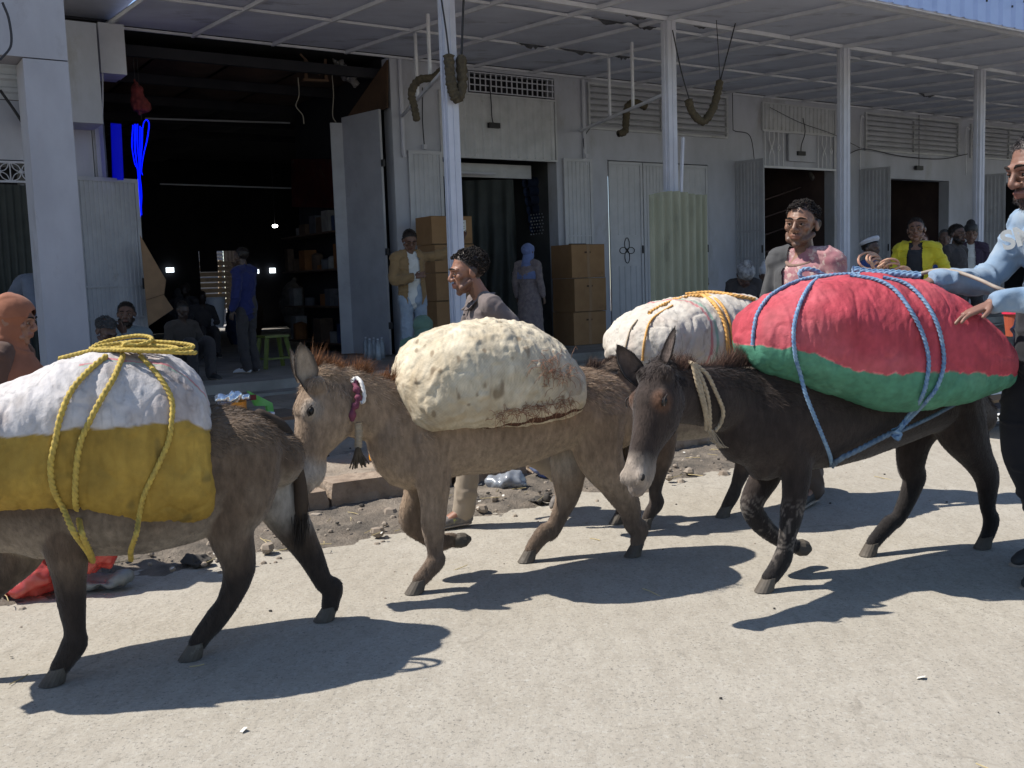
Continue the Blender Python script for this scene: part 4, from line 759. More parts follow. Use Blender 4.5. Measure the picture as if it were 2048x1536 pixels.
def fur(V, F, C, n, flow, length, wid=.0018, lift=.25, mask=None, vary=.3):
    a, b, c = V[F[:, 0]], V[F[:, 1]], V[F[:, 2]]; ar = np.linalg.norm(np.cross(b-a, c-a), axis=1)
    if mask is not None: ar = ar*mask[F[:, 0]]
    k = RNG.choice(len(F), n, p=ar/ar.sum()); r1 = RNG.random((n, 1)); r2 = RNG.random((n, 1)); q = np.where(r1+r2 > 1, 1, 0); r1 = np.where(q, 1-r1, r1); r2 = np.where(q, 1-r2, r2)
    R = a[k]+(b[k]-a[k])*r1+(c[k]-a[k])*r2; N = nzr(np.cross(b[k]-a[k], c[k]-a[k])); col = C[F[k, 0]]
    fl = flow(R) if callable(flow) else np.tile(flow, (n, 1)); fl = fl+RNG.normal(size=fl.shape)*.22
    d = nzr(fl-(fl*N).sum(1)[:, None]*N)+N*(lift*RNG.uniform(.3, 1.5, (n, 1))); d = nzr(d)
    col = col*RNG.uniform(1-vary, 1+vary, (n, 1))
    return strands(R-N*.002, d, length*RNG.uniform(.6, 1.3, n), wid, col)
def nzr(v): return v/(np.linalg.norm(v, axis=1)[:, None]+1e-12)

def ear(parent, base, tip, width, openv, cin, cout, name='ear'):
    base = np.asarray(base); tip = np.asarray(tip); ax = tip-base; L_ = np.linalg.norm(ax); t = ax/L_; op = nz(openv-(openv@t)*t); sd = np.cross(t, op)
    k, m = 14, 11; s = np.linspace(0, 1, k); wprof = width*np.interp(s, [0, .15, .4, .7, .9, 1], [.42, .62, 1, .82, .42, .04]); curl = np.interp(s, [0, .3, 1], [1.9, 1.1, .7])
    V = []; C = []
    for layer in (0, 1):
        for i in range(k):
            for j in range(m):
                a = (j/(m-1)*2-1)*curl[i]; r = wprof[i]/2/max(math.sin(min(curl[i], 1.57)), .3)*(1.0 if layer == 0 else .86)
                p = base+ax*s[i]+sd*r*math.sin(a)-op*(r*math.cos(a)-r*math.cos(curl[i]))-op*.10*L_*(s[i]**2)*.6
                if layer == 1: p = p+op*.003
                V.append(p); rim = abs(j/(m-1)*2-1)**3; dk = max(rim*.8, float(np.interp(s[i], [.75, .95], [0, .9])))
                base_c = A(*cout) if layer == 0 else A(*cin); C.append(base_c*(1-dk)+A(.03, .022, .018)*dk)
    V = np.array(V); F = []
    for L2 in (0, 1):
        o = L2*k*m
        for i in range(k-1):
            for j in range(m-1):
                f = (o+i*m+j, o+i*m+j+1, o+(i+1)*m+j+1, o+(i+1)*m+j); F.append(f if L2 else f[::-1])
    for i in range(k-1): 
        for j in (0, m-1): F.append((i*m+j, (i+1)*m+j, k*m+(i+1)*m+j, k*m+i*m+j))
    for j in range(m-1): F.append(((k-1)*m+j, (k-1)*m+j+1, k*m+(k-1)*m+j+1, k*m+(k-1)*m+j))
    C = np.array(C); e = link(name, V, F, FURM, parent, smooth=True, col=C)
    Fq = np.array([f for f in F if len(set(f)) == 4]); sv, sf, sc = fur(V, Fq, C, 2600, t, .016, .0013, .22)
    setp(link('ear_hair', sv, sf, HAIRM, e, col=sc), kind='stuff'); return e

def donkey(B, label, trunk, neck, head, legs, ears, coat, lowleg=None, belly=None, tail=None, muzzle=None, voxel=.0095, nfur=60000, mane=None, furlen=.017, stripes=None, eyering=None, lowz=.42, hdark=None):
    B = A(B[0], B[1], 0)
    def Q(x, y, off=0.): d = pray(x, y); Bp = B+DN*off; return CPOS+d*(((Bp-CPOS)@DN)/(d@DN))
    t = thing('donkey', B, label, 'donkey', 'loaded donkeys walking in a line', rz=math.radians(24+180)); mb = MB()
    cen = []; rad = []
    for x, y0, y1, lat, *o in trunk:
        o = o[0] if o else 0.; a, b = Q(x, y0, o), Q(x, y1, o); cen.append((a+b)/2); rad.append((lat, abs(a[2]-b[2])/2))
    mb.add(*tube(cen, rad, 22, 26, roundcap=True))
    for path in neck:
        cen = [Q(x, y, o) for x, y, o, *_ in path]; rad = [(r[4], r[3]) for r in path]; mb.add(*tube(cen, rad, 18, 18, roundcap=True))
    feet = []
    for lg in legs:
        pts = [Q(x, y, o) for x, y, o, *_ in lg['p']]
        if lg.get('ground', True):
            pts[-1] = A(pts[-1][0], pts[-1][1], .056)-DD*.004; pts[-2] = A(pts[-2][0], pts[-2][1], max(pts[-2][2], .088)); pts[-3] = A(pts[-3][0], pts[-3][1], max(pts[-3][2], .14))
        rad = [(r[3]*.8*(1.08 if r[3] < .08 else 1.), r[3]*(1.08 if r[3] < .08 else 1.)) for r in lg['p']]
        mb.add(*tube(pts, rad, 14, 8*len(pts), up=DD, roundcap=True)); feet.append((pts, rad, lg))
    for q_, (pts, rad, lg) in enumerate(feet):
        if lg.get('ground', True): mb.add(*sph(pts[-3]+DD*.012, A(.028, .028, .026)))
        kn = pts[3] if len(pts) > 7 else pts[2]
        if q_ >= 2: mb.add(*sph(kn+DD*.026+A(0, 0, .018), A(.024, .022, .038))); mb.add(*sph(pts[1]-DD*.05+A(0, 0, .0), A(.06, .05, .08)))
        else: mb.add(*sph(kn-DD*.010, A(.040, .038, .046)))
    hp = None
    if head:
        P, Qn, dors, fac = np.asarray(head['poll'](Q)), np.asarray(head['nose'](Q)), nz(head['dorsal']), head.get('s', 1.)
        ax = nz(Qn-P); L_ = np.linalg.norm(Qn-P); dors = nz(dors-(dors@ax)*ax); lat = np.cross(ax, dors); HR = np.array([ax, dors, lat]).T; hp = (P, Qn, ax, dors, lat, L_)
        st = [(-.02, .070, .060, -.02), (.08, .092, .078, -.025), (.22, .112, .086, -.035), (.36, .112, .082, -.04), (.50, .090, .066, -.03), (.64, .070, .053, -.018), (.78, .060, .048, -.012), (.89, .062, .052, -.014), (.97, .055, .047, -.02), (1.02, .036, .034, -.024)]
        mb.add(*tube([P+ax*L_*s+dors*o*fac for s, _, _, o in st], [(b*fac, a*fac) for _, a, b, _ in st], 20, 34, up=-dors, roundcap=True))
        for sg in (-1, 1):
            mb.add(*sph(P+ax*L_*.27+lat*sg*.062*fac+dors*.030*fac, A(.040, .028, .024)*fac, R3=HR)); mb.add(*sph(P+ax*L_*.25+lat*sg*.052*fac-dors*.070*fac, A(.080, .060, .030)*fac, R3=HR))   # brow, cheek
            mb.add(*sph(P+ax*L_*.945+lat*sg*.034*fac+dors*.016*fac, A(.030, .024, .022)*fac, R3=HR)); mb.add(*tube([P+ax*L_*.34+lat*sg*.055*fac-dors*.015, P+ax*L_*.55+lat*sg*.048*fac-dors*.012], [.016, .012], 8, roundcap=True))
            mb.add(*sph(P+ax*L_*.04+lat*sg*.05*fac+dors*.02*fac, A(.040, .040, .040)*fac))
        mb.add(*tube([P+ax*L_*.70-dors*.052*fac, P+ax*L_*.86-dors*.062*fac, P+ax*L_*.965-dors*.058*fac], [.028*fac, .030*fac, .024*fac], 12, 8, up=dors, roundcap=True))
    V, F = remesh(mb, voxel, 5, .5)
    N = mnormals(V, F); V = V+N*(fbm(V*7, 2, 4)*.0035)[:, None]
    # coat colour
    nf = fbm(V*5, 3, 8)[:, None]*.5+.5; C = A(*coat[0])*(1-nf)+A(*coat[1])*nf
    def blend(C, w_, c): w_ = np.clip(w_, 0, 1)[:, None]; return C*(1-w_)+A(*c)*w_
    sm = lambda x, a, b: np.clip((x-a)/(b-a), 0, 1)
    wob = .04*fbm(V*9, 2, 6)
    if belly: C = blend(C, sm(-N[:, 2]+wob*3, .1, .75)*sm(V[:, 2]+wob, .34, .46)*(V[:, 2] < .85), belly)
    inner = None
    for lg in legs:
        if lg.get('pale'):
            pts = np.array([Q(x, y, o) for x, y, o, *_ in lg['p'][:3]]); d = np.min(np.linalg.norm(V[:, None]-cr(pts, 10)[None], axis=2), 1); C = blend(C, (d < .11)*sm(V[:, 2], .38, .5)*.75, lg['pale'])
    if lowleg: C = blend(C, sm(-(V[:, 2]+wob), -lowz, -(lowz-.16))*.92, lowleg)
    if stripes:
        for lg in stripes:
            pts = cr(np.array([Q(x, y, o) for x, y, o, *_ in legs[lg]['p'][2:]]), 30); dm = np.linalg.norm(V[:, None]-pts[None], axis=2); d = dm.min(1)
            w_ = (np.sin(V[:, 2]*120+14*vnoise(V*17))*.5+.5 > .5)*(vnoise(V*A(38, 38, 26), 9) > .02)*sm(V[:, 2], .1, .16)*sm(-V[:, 2], -.42, -.36)*(d < .07)*(((V-B)@DD < ((pts[0]-B)@DD)+.02) | (N@DN > .2)); C = blend(C, w_*.55, (.20, .175, .155))
    if hp:
        P, Qn, ax, dors, lat, L_ = hp; s = (V-P)@ax/L_; dh = np.linalg.norm((V-P)-((V-P)@ax)[:, None]*ax, axis=1); inh = (dh < .17)*(s > -.1)*(s < 1.2)
        if hdark is not None: C = blend(C, inh*sm(s+wob*2, .05, .2)*sm(-s, -.80, -.66)*hdark[3], hdark[:3])
        if muzzle: C = blend(C, inh*sm(s+wob*2, .70, .86), muzzle)
        C = blend(C, inh*sm(s, .985, 1.03)*.5, (.10, .075, .065))
        if eyering:
            for sg in (-1, 1): C = blend(C, sm(-np.linalg.norm(V-(P+ax*L_*.29+lat*sg*.085+dors*.03), axis=1), -.062, -.035)*.8, eyering)
    C = C*(1+.13*fbm(V*A(60, 60, 22), 2, 3)[:, None])
    body = link('body', V, F, FURM, t, smooth=True, col=C)
    zc_ = V[:, 2]
    def flow(R):
        f = np.tile(DD*.75+A(0, 0, -.65), (len(R), 1)); lo = R[:, 2] < .6; f[lo] = A(0, 0, -1)
        if hp: hh = (np.linalg.norm(np.cross(R-hp[0], hp[2]), axis=1) < .15)*(((R-hp[0])@hp[2]) > -.02)*(((R-hp[0])@hp[2]) < hp[5]*1.1); f[hh] = hp[2]
        return f
    sv, sf, sc = fur(V, F, C, nfur, flow, furlen*1.15, .0021, .16, vary=.36)
    setp(link('fur', sv, sf, HAIRM, t, col=sc), kind='stuff')
    top_ = np.clip((N[:, 2]-.15)/.4, 0, 1)*(V[:, 2] > .7)
    if hp: top_ = top_*(1-inh*(s > .10))
    sv, sf, sc = fur(V, F, C*1.35, nfur//4, flow, .034, .0026, .38, mask=top_+1e-6, vary=.45)
    setp(link('long_fur', sv, sf, HAIRM, t, col=sc), kind='stuff')
    for pts, rad, lg in feet:
        e = pts[-1]; d = lg.get('hdir'); 
        if d is None: d = nz(A(0, 0, -1)*.85-DD*.35)
        d = nz(d); r = .040*lg.get('hs', 1.); hb = MB(); top = e-d*.012; low = top+d*.062
        if lg.get('ground', True):
            low[2] = .004; top = A(e[0], e[1], .064); r = .041; k = 16; fwd = -DD; ang = np.linspace(0, 2*math.pi, k, endpoint=False); sdv = np.cross(A(0, 0, 1), fwd)
            r0 = [top+fwd*(r*.82)*math.cos(a)+sdv*(r*.80)*math.sin(a)+A(0, 0, -.006*math.cos(a)) for a in ang]; c1 = A(e[0], e[1], 0)-DD*.030
            r1 = [c1+fwd*(r*1.12)*math.cos(a)+sdv*(r*.95)*math.sin(a)+A(0, 0, .004) for a in ang]; rm = [(np.array(p)*.5+np.array(q)*.5) for p, q in zip(r0, r1)]
            hb.add(r0+rm+r1, [(i, (i+1) % k, k+(i+1) % k, k+i) for i in range(k)]+[(k+i, k+(i+1) % k, 2*k+(i+1) % k, 2*k+i) for i in range(k)]+[tuple(range(k))[::-1], tuple(range(2*k, 3*k))])
        else: hb.add(*tube([top, top+d*.03, top+d*.06, top+d*.088], [(r*.78, r*.82), (r*.95, r*1.05), (r*.85, r*.9), (r*.25, r*.3)], 14, up=DD))
        part(t, 'hoof', hb, HOOFM, smooth=False)
    if hp:
        for sg in (-1, 1):
            mb = MB(); fc_ = head.get('s', 1.); c = P+ax*L_*.295+(lat*sg*.0835+dors*.028)*fc_; c = c-lat*sg*.008; mb.add(*sph(c, (.022, .015, .018), R3=HR)); ey = part(t, 'eye', mb, EYEM, smooth=True)
            lid = MB(); lid.add(*tube(cr([c+lat*sg*.018-ax*.026+dors*.004, c+lat*sg*.021+dors*.019, c+lat*sg*.018+ax*.024+dors*.006], 9), .0035, 6)); pass
            part(t, 'eyelid', lid, mat('eyelid', (.03, .022, .018), None, rough=.7), smooth=True)
            mb = MB(); mb.add(*sph(P+ax*L_*.955+lat*sg*.050*head.get('s', 1)+dors*.020, (.010, .010, .015), R3=np.array([lat, dors, ax]).T)); part(t, 'nostril', mb, NOSEM, smooth=True)
        mb = MB(); mb.add(*tube(cr([P+ax*L_*.93+lat*.046-dors*.042, P+ax*L_*1.01-dors*.045, P+ax*L_*.93-lat*.046-dors*.042], 12), .003, 5)); part(t, 'mouth', mb, NOSEM, smooth=True)
    for b_, tp, wd, op in ears(Q, hp) if ears else []: ear(t, b_, tp, wd, op, coat[2], coat[0])
    if mane:
        pts = cr(np.array([Q(x, y, o) for x, y, o in mane['p']]), 60); n = mane['n']; k = RNG.integers(0, 60, n); R = pts[k]+RNG.normal(size=(n, 3))*A(.012, .012, .004)
        tg = np.gradient(pts, axis=0)[k]; tg = nzr(tg); up_ = np.tile(A(0, 0, 1), (n, 1)); d = nzr(up_+RNG.normal(size=(n, 3))*mane.get('rnd', .28)+tg*mane.get('lean', .25))
        c1, c2 = A(*mane['c'][0]), A(*mane['c'][1]); f = RNG.random((n, 1)); clump = .6+.4*vnoise(R*28)[:, None]
        sv, sf, sc = strands(R-up_*.01, d, mane['len']*RNG.uniform(.5, 1.1, n)*np.clip(.75+.9*vnoise(R*A(19, 19, 0)), .15, 1.6), .0028, (c1*(1-f)+c2*f)*clump); setp(link('mane', sv, sf, HAIRM, t, col=sc), kind='stuff')
    if tail:
        pts = [Q(x, y, o) for x, y, o, r in tail['p']]; mb = MB(); mb.add(*tube(pts, [q[3] for q in tail['p']], 10, 24, up=DD, roundcap=True)); tl = part(t, 'tail', mb, mat('tail_skin'+str(round(coat[0][0], 3)), tuple(a*.7 for a in coat[0]), tuple(a*.35 for a in coat[0]), 10), smooth=True)
        P_ = cr(np.array(pts), 60); n = tail['n']; k = np.minimum(59, (RNG.random(n)**.7*60).astype(int)); R = P_[k]+RNG.normal(size=(n, 3))*.012*(k/60)[:, None]; tg = nzr(np.gradient(P_, axis=0)[k])
        d = nzr(tg+A(0, 0, -.5)+RNG.normal(size=(n, 3))*.10); f = RNG.random((n, 1)); sv, sf, sc = strands(R, d, RNG.uniform(.06, .16, n), .003, A(.012, .01, .009)*(1-f)+A(*tail.get('c', (.06, .045, .035)))*f); setp(link('tail_hair', sv, sf, HAIRM, tl, col=sc), kind='stuff')
    return t, Q, hp

GREY = [(.235, .185, .145), (.30, .245, .195), (.30, .27, .235)]
# donkey 1, left
D1B = (-1.26, 3.87)
D1, Q1, _ = donkey(D1B, 'dark grey donkey cut off at the left edge, carrying the white and yellow sack', 
    trunk=[(5, 860, 1110, .15), (60, 830, 1120, .18), (150, 815, 1112, .21), (260, 815, 1108, .225), (370, 812, 1085, .215), (450, 808, 1030, .20), (510, 826, 1000, .175), (550, 858, 975, .12)],
    neck=[[(60, 960, 0, .17, .13), (-60, 880, 0, .15, .11), (-180, 800, 0, .12, .09)]],
    head=dict(poll=lambda Q: Q(-190, 770, 0), nose=lambda Q: Q(-300, 960, 0), dorsal=A(-1, -.3, .5)),
    legs=[dict(p=[(125, 1030, .10, .085), (135, 1100, .11, .075), (140, 1160, .11, .055), (143, 1205, .11, .047), (150, 1260, .11, .036), (150, 1300, .11, .043), (132, 1325, .11, .036), (122, 1342, .11, .034)]),
          dict(p=[(60, 1040, -.08, .10), (40, 1110, -.09, .075), (-20, 1180, -.09, .05), (-50, 1240, -.09, .04), (-70, 1290, -.09, .034), (-90, 1320, -.09, .034)]),
          dict(p=[(480, 905, .08, .165), (478, 990, .09, .14), (462, 1060, .10, .095), (478, 1135, .10, .062), (458, 1200, .10, .044), (432, 1262, .10, .044), (408, 1292, .10, .038), (398, 1308, .10, .036)]),
          dict(p=[(505, 900, -.06, .14), (545, 985, -.07, .105), (590, 1060, -.08, .07), (618, 1105, -.08, .054), (648, 1165, -.08, .037), (668, 1215, -.08, .040), (664, 1236, -.08, .036), (664, 1252, -.08, .034)], pale=(.36, .34, .31))],
    ears=lambda Q, hp: [(hp[0]+hp[4]*.05, hp[0]+hp[4]*.1+A(.05, 0, .24), .08, A(-1, -1, 0)), (hp[0]-hp[4]*.05, hp[0]-hp[4]*.1+A(.05, 0, .24), .08, A(-1, -1, 0))],
    coat=[(.082, .056, .038), (.135, .096, .066), (.24, .20, .16)], lowleg=(.024, .018, .015), belly=(.26, .215, .165), lowz=.46,
    tail=dict(p=[(520, 832, 0, .030), (556, 850, 0, .030), (578, 876, 0, .026), (590, 915, 0, .022), (600, 965, 0, .026), (603, 1015, 0, .028), (600, 1045, 0, .012)], n=2600), nfur=52000)
# donkey 2, middle
D2B = (0.07, 4.85)
D2, Q2, H2 = donkey(D2B, 'light brown donkey in the middle with orange mane, carrying the cream sack',
    trunk=[(812, 775, 985, .13), (850, 762, 968, .165), (920, 755, 950, .19), (1000, 750, 942, .205), (1080, 742, 915, .205), (1150, 735, 890, .195), (1200, 748, 900, .175), (1232, 790, 900, .12)],
    neck=[[(850, 850, 0, .155, .11), (800, 835, 0, .15, .10), (740, 815, 0, .155, .092), (685, 800, 0, .150, .088), (650, 790, .02, .12, .08)], [(850, 890, .0, .17, .12), (818, 920, .0, .13, .13)]],
    head=dict(poll=lambda Q: Q(640, 765, .02), nose=lambda Q: Q(598, 965, .05), dorsal=A(-1, -.42, .05), s=1.22),
    legs=[dict(p=[(858, 880, .09, .105), (866, 960, .10, .088), (868, 1010, .11, .062), (866, 1052, .11, .054), (870, 1105, .11, .037), (872, 1140, .11, .044), (854, 1162, .11, .038), (842, 1176, .11, .035)]),
          dict(p=[(850, 900, -.08, .10), (838, 980, -.09, .072), (822, 1040, -.09, .055), (850, 1072, -.09, .038), (884, 1084, -.09, .040), (900, 1080, -.09, .036), (912, 1082, -.09, .034)], ground=False, hdir=A(.93, .30, .05)),
          dict(p=[(1190, 830, .08, .16), (1198, 905, .09, .13), (1226, 960, .10, .092), (1256, 1010, .10, .060), (1266, 1050, .10, .044), (1280, 1072, .10, .047), (1276, 1096, .10, .040), (1276, 1110, .10, .036)]),
          dict(p=[(1165, 850, -.07, .14), (1140, 920, -.08, .105), (1136, 975, -.09, .072), (1128, 1010, -.09, .052), (1104, 1062, -.09, .040), (1092, 1082, -.09, .043), (1072, 1100, -.09, .037), (1064, 1110, -.09, .035)], pale=(.36, .32, .27))],
    ears=lambda Q, hp: [(Q(622, 782, .085), Q(602, 688, .12), .105, A(.30, -1, .0)), (Q(598, 765, -.04), Q(578, 700, -.07), .085, A(-.9, -.5, 0))],
    coat=[(.225, .16, .108), (.31, .228, .16), (.38, .31, .24)], lowleg=(.12, .085, .062), belly=(.34, .26, .18), lowz=.36, muzzle=(.42, .37, .32), eyering=(.34, .29, .24),
    mane=dict(p=[(628, 738, 0), (660, 738, 0), (700, 748, 0), (745, 760, 0), (800, 768, 0), (840, 768, 0)], n=5200, len=.115, c=[(.30, .11, .04), (.46, .23, .11)], lean=.45, rnd=.32), nfur=90000, furlen=.019,
    tail=dict(p=[(1236, 775, 0, .028), (1250, 810, 0, .024), (1252, 870, 0, .022), (1250, 930, 0, .020)], n=1000))
# donkey 3, dark, right
D3B = (1.75, 4.75)
D3, Q3, H3 = donkey(D3B, 'nearly black donkey with pale muzzle carrying the red and green sack',
    trunk=[(1492, 745, 930, .13), (1540, 728, 950, .175), (1600, 735, 942, .20), (1680, 745, 928, .215), (1760, 745, 898, .215), (1840, 740, 868, .20), (1900, 745, 860, .18), (1945, 790, 870, .12)],
    neck=[[(1545, 820, 0, .175, .11), (1480, 805, .01, .155, .10), (1415, 792, .04, .135, .088), (1355, 790, .07, .12, .08), (1322, 785, .09, .10, .075)], [(1535, 890, .0, .17, .12), (1512, 880, 0, .13, .11)]],
    head=dict(poll=lambda Q: Q(1318, 745, .10), nose=lambda Q: Q(1268, 968, .22), dorsal=A(-.80, -.75, .12), s=1.06),
    legs=[dict(p=[(1575, 860, .09, .11), (1592, 930, .10, .082), (1590, 985, .11, .060), (1584, 1020, .11, .054), (1572, 1085, .11, .037), (1566, 1125, .11, .043), (1552, 1155, .11, .040), (1540, 1174, .11, .036)]),
          dict(p=[(1545, 870, -.08, .10), (1535, 940, -.09, .075), (1504, 1006, -.09, .055), (1520, 1045, -.09, .045), (1558, 1078, -.09, .034), (1584, 1090, -.09, .036), (1596, 1094, -.09, .033)], ground=False, hdir=A(.85, .3, -.25)),
          dict(p=[(1905, 800, .08, .16), (1925, 862, .09, .135), (1955, 915, .10, .085), (1974, 955, .10, .062), (1976, 1015, .10, .040), (1982, 1052, .10, .045), (1978, 1072, .10, .040), (1974, 1088, .10, .037)]),
          dict(p=[(1870, 810, -.07, .14), (1832, 870, -.08, .105), (1822, 930, -.09, .072), (1828, 960, -.09, .058), (1800, 1030, -.09, .038), (1778, 1075, -.09, .042), (1756, 1096, -.09, .038), (1746, 1108, -.09, .036)])],
    ears=lambda Q, hp: [(Q(1322, 745, .14), Q(1346, 655, .16), .070, A(-.9, -.5, 0)), (Q(1288, 775, .03), Q(1235, 692, .02), .10, A(-.2, -1, -.1))],
    coat=[(.022, .016, .014), (.048, .035, .030), (.10, .075, .065)], lowleg=(.014, .012, .012), belly=(.04, .03, .025), muzzle=(.29, .245, .205), hdark=(.036, .024, .019, .8), eyering=(.11, .055, .032), stripes=(0, 1),
    mane=dict(p=[(1330, 738, .09), (1370, 735, .06), (1420, 735, .03), (1480, 728, 0), (1520, 722, 0)], n=3800, len=.085, c=[(.05, .03, .025), (.22, .12, .085)], lean=.5), nfur=90000, furlen=.016,
    tail=dict(p=[(1945, 775, 0, .028), (1962, 800, 0, .024), (1970, 850, 0, .02), (1966, 900, 0, .02)], n=800))
# donkey 4, behind
D4B = (1.83, 6.12)
D4, Q4, H4 = donkey(D4B, 'brown donkey mostly hidden in the back, carrying the white sack with orange rope',
    trunk=[(1262, 715, 870, .13), (1310, 705, 880, .17), (1380, 705, 880, .20), (1450, 705, 865, .20), (1510, 705, 850, .18), (1550, 730, 830, .12)],
    neck=[[(1290, 770, 0, .15, .11), (1240, 755, 0, .12, .09), (1205, 765, 0, .10, .08), (1185, 775, 0, .09, .07)]],
    head=dict(poll=lambda Q: Q(1175, 770, 0), nose=lambda Q: Q(1120, 900, 0), dorsal=A(-1, -.4, .1), s=1.),
    legs=[dict(p=[(1318, 840, .09, .10), (1324, 900, .10, .075), (1316, 945, .10, .052), (1310, 985, .10, .038), (1314, 1010, .10, .044), (1300, 1030, .10, .036), (1296, 1038, .10, .033)]),
          dict(p=[(1300, 850, -.08, .10), (1280, 920, -.09, .06), (1262, 960, -.09, .045), (1252, 990, -.09, .036), (1246, 1008, -.09, .034), (1242, 1016, -.09, .032)]),
          dict(p=[(1500, 790, .08, .16), (1496, 850, .09, .115), (1496, 905, .10, .065), (1488, 930, .10, .056), (1474, 968, .10, .040), (1466, 990, .10, .042), (1454, 1008, .10, .036)]),
          dict(p=[(1520, 800, -.07, .14), (1560, 870, -.08, .09), (1590, 920, -.09, .058), (1604, 960, -.09, .04), (1614, 985, -.09, .040), (1610, 996, -.09, .036)])],
    ears=lambda Q, hp: [(hp[0]+hp[4]*.05, hp[0]+hp[4]*.11+A(.10, .02, .10), .07, A(0, -1, 0)), (hp[0]-hp[4]*.05, hp[0]-hp[4]*.12+A(.12, .06, .08), .07, A(0, -1, 0))],
    coat=[(.10, .070, .05), (.16, .115, .082), (.28, .24, .20)], lowleg=(.04, .032, .028), belly=(.33, .29, .24), muzzle=(.38, .34, .3), voxel=.012,
    mane=dict(p=[(1175, 738, 0), (1200, 726, 0), (1230, 714, 0), (1262, 706, 0)], n=2200, len=.07, c=[(.10, .06, .045), (.24, .16, .12)], lean=.6), nfur=26000,
    tail=dict(p=[(1552, 745, 0, .026), (1570, 790, 0, .022), (1572, 850, 0, .02)], n=500))
# ================================================================ SACKS AND ROPES
SACKM = mat('woven_sack', (1, 1, 1), (.80, .78, .76), 16, .72, .6, 140, .005, attr=True, contrast=(.3, .7), spec=.25)
BURM = mat('coarse_sacking', (1, 1, 1), (.84, .80, .74), 7, .9, .8, 130, .005, attr=True, contrast=(.3, .7), spec=.15)
class Sack:
    """stuffed sack lofted between world end points: stations (t, ztop, zbot, halfwidth)"""
    def __init__(s, A0, A1, st, expo=2.6, bulge=.02, wr=.008, seed=0, nt=210, na=260, lean=0., taper=.55, pock=0, endr=.14):
        s.A0 = np.asarray(A0, float); s.A1 = np.asarray(A1, float); s.ax = nz((s.A1-s.A0)*A(1, 1, 0)); s.sd = A(s.ax[1], -s.ax[0], 0); s.L = np.linalg.norm((s.A1-s.A0)[:2])
        st = np.array(st, float); s.st = st; s.e = expo; s.b = bulge; s.wr = wr; s.seed = seed; s.nt, s.na = nt, na; s.lean = lean; s.endr = endr; s.pock = pock; s.taper = taper
    def P(s, t, a, off=0.):
        """t along 0..1, a angle: 0 = camera side, pi/2 = top"""
        t = np.atleast_1d(np.asarray(t, float)); a = np.atleast_1d(np.asarray(a, float)); tc = np.clip(t, 0, 1)
        def surf(t_, a_):
            tt = np.clip(t_, 0, 1); zt = np.interp(tt, s.st[:, 0], s.st[:, 1]); zb = np.interp(tt, s.st[:, 0], s.st[:, 2]); w_ = np.interp(tt, s.st[:, 0], s.st[:, 3])
            # smooth
            e = s.endr; k = np.minimum(np.clip(tt/e, 0, 1), np.clip((1-tt)/e, 0, 1)); k = (1-(1-k)**2.2)**(1/2.2)
            zc = (zt+zb)/2; hz = (zt-zb)/2*k; w_ = w_*k
            c, q = np.cos(a_), np.sin(a_); ee = np.where(q < 0, s.e+.45, s.e); x = np.sign(c)*np.abs(c)**(2/ee)*w_; z = zc+np.sign(q)*np.abs(q)**(2/ee)*hz
            base = s.A0[None]*A(1, 1, 0)+s.ax[None]*(tt*s.L)[:, None]+s.sd[None]*(x+s.lean)[:, None]; base[:, 2] = z; return base
        p = surf(tc, a); dt, da = .004, .01
        n = np.cross(surf(tc, a+da)-surf(tc, a-da), surf(np.clip(tc+dt, 0, 1), a)-surf(np.clip(tc-dt, 0, 1), a)); ln = np.linalg.norm(n, axis=1)[:, None]; n = np.where(ln > 1e-9, n/np.maximum(ln, 1e-9), 0)
        c = s.A0*A(1, 1, 0)+s.ax*s.L/2+A(0, 0, s.st[:, 1:3].mean()); n = n*np.sign(((p-c)*n).sum(1)+1e-9)[:, None]
        loc = np.c_[(p-s.A0)@s.ax, (p-s.A0)@s.sd, p[:, 2]]+s.seed*7.3
        side = np.clip(1-np.abs(np.sin(a)), 0, 1)
        d = s.b*fbm(loc*4.0, 2, s.seed)+s.b*.22*fbm(loc*9, 2, s.seed+3)
        streak = fbm(loc*A(26, 8, 3.2), 3, s.seed+5); d = d+s.wr*streak*(.35+.65*side)+s.wr*.45*fbm(loc*A(60, 30, 30), 2, s.seed+9)-s.wr*.8*np.clip(np.abs(fbm(loc*A(9, 5, 7), 2, s.seed+13))*-6+1, 0, 1)
        if s.pock: q_ = vnoise(loc*27, s.seed+2)*.6+vnoise(loc*44, s.seed+6)*.4; d = d+s.pock*np.clip(q_, 0, 1)
        return p+n*(d+off)[:, None], n
    def mesh(s):
        t = .5-.5*np.cos(np.linspace(0, math.pi, s.nt))*1.0; t = .35*t+.65*np.linspace(0, 1, s.nt); a = np.linspace(0, 2*math.pi, s.na, endpoint=False); T, A_ = np.meshgrid(t, a, indexing='ij'); V, N = s.P(T.ravel(), A_.ravel())
        i = np.arange(s.nt-1)[:, None]*s.na; j = np.arange(s.na)[None]; j2 = (j+1) % s.na; F = np.stack(np.broadcast_arrays(i+j, i+s.na+j, i+s.na+j2, i+j2), -1).reshape(-1, 4); return V, F, T.ravel(), A_.ravel(), N
def sack(name, S, label, colf, m, group='stuffed sacks on the donkeys'):
    V, F, T, A_, N = S.mesh(); C = colf(V, T, A_, S); fn = mnormals(V, F)
    if ((V-V.mean(0))*fn).sum() < 0: F = F[:, ::-1].copy()
    return setp(link(name, V, F, m, smooth=True, col=C), label, 'sack', group)
def ropemat(nm, c1, c2): return mat(nm, c1, c2, 40, .75, .5, 200, .003, spec=.3)
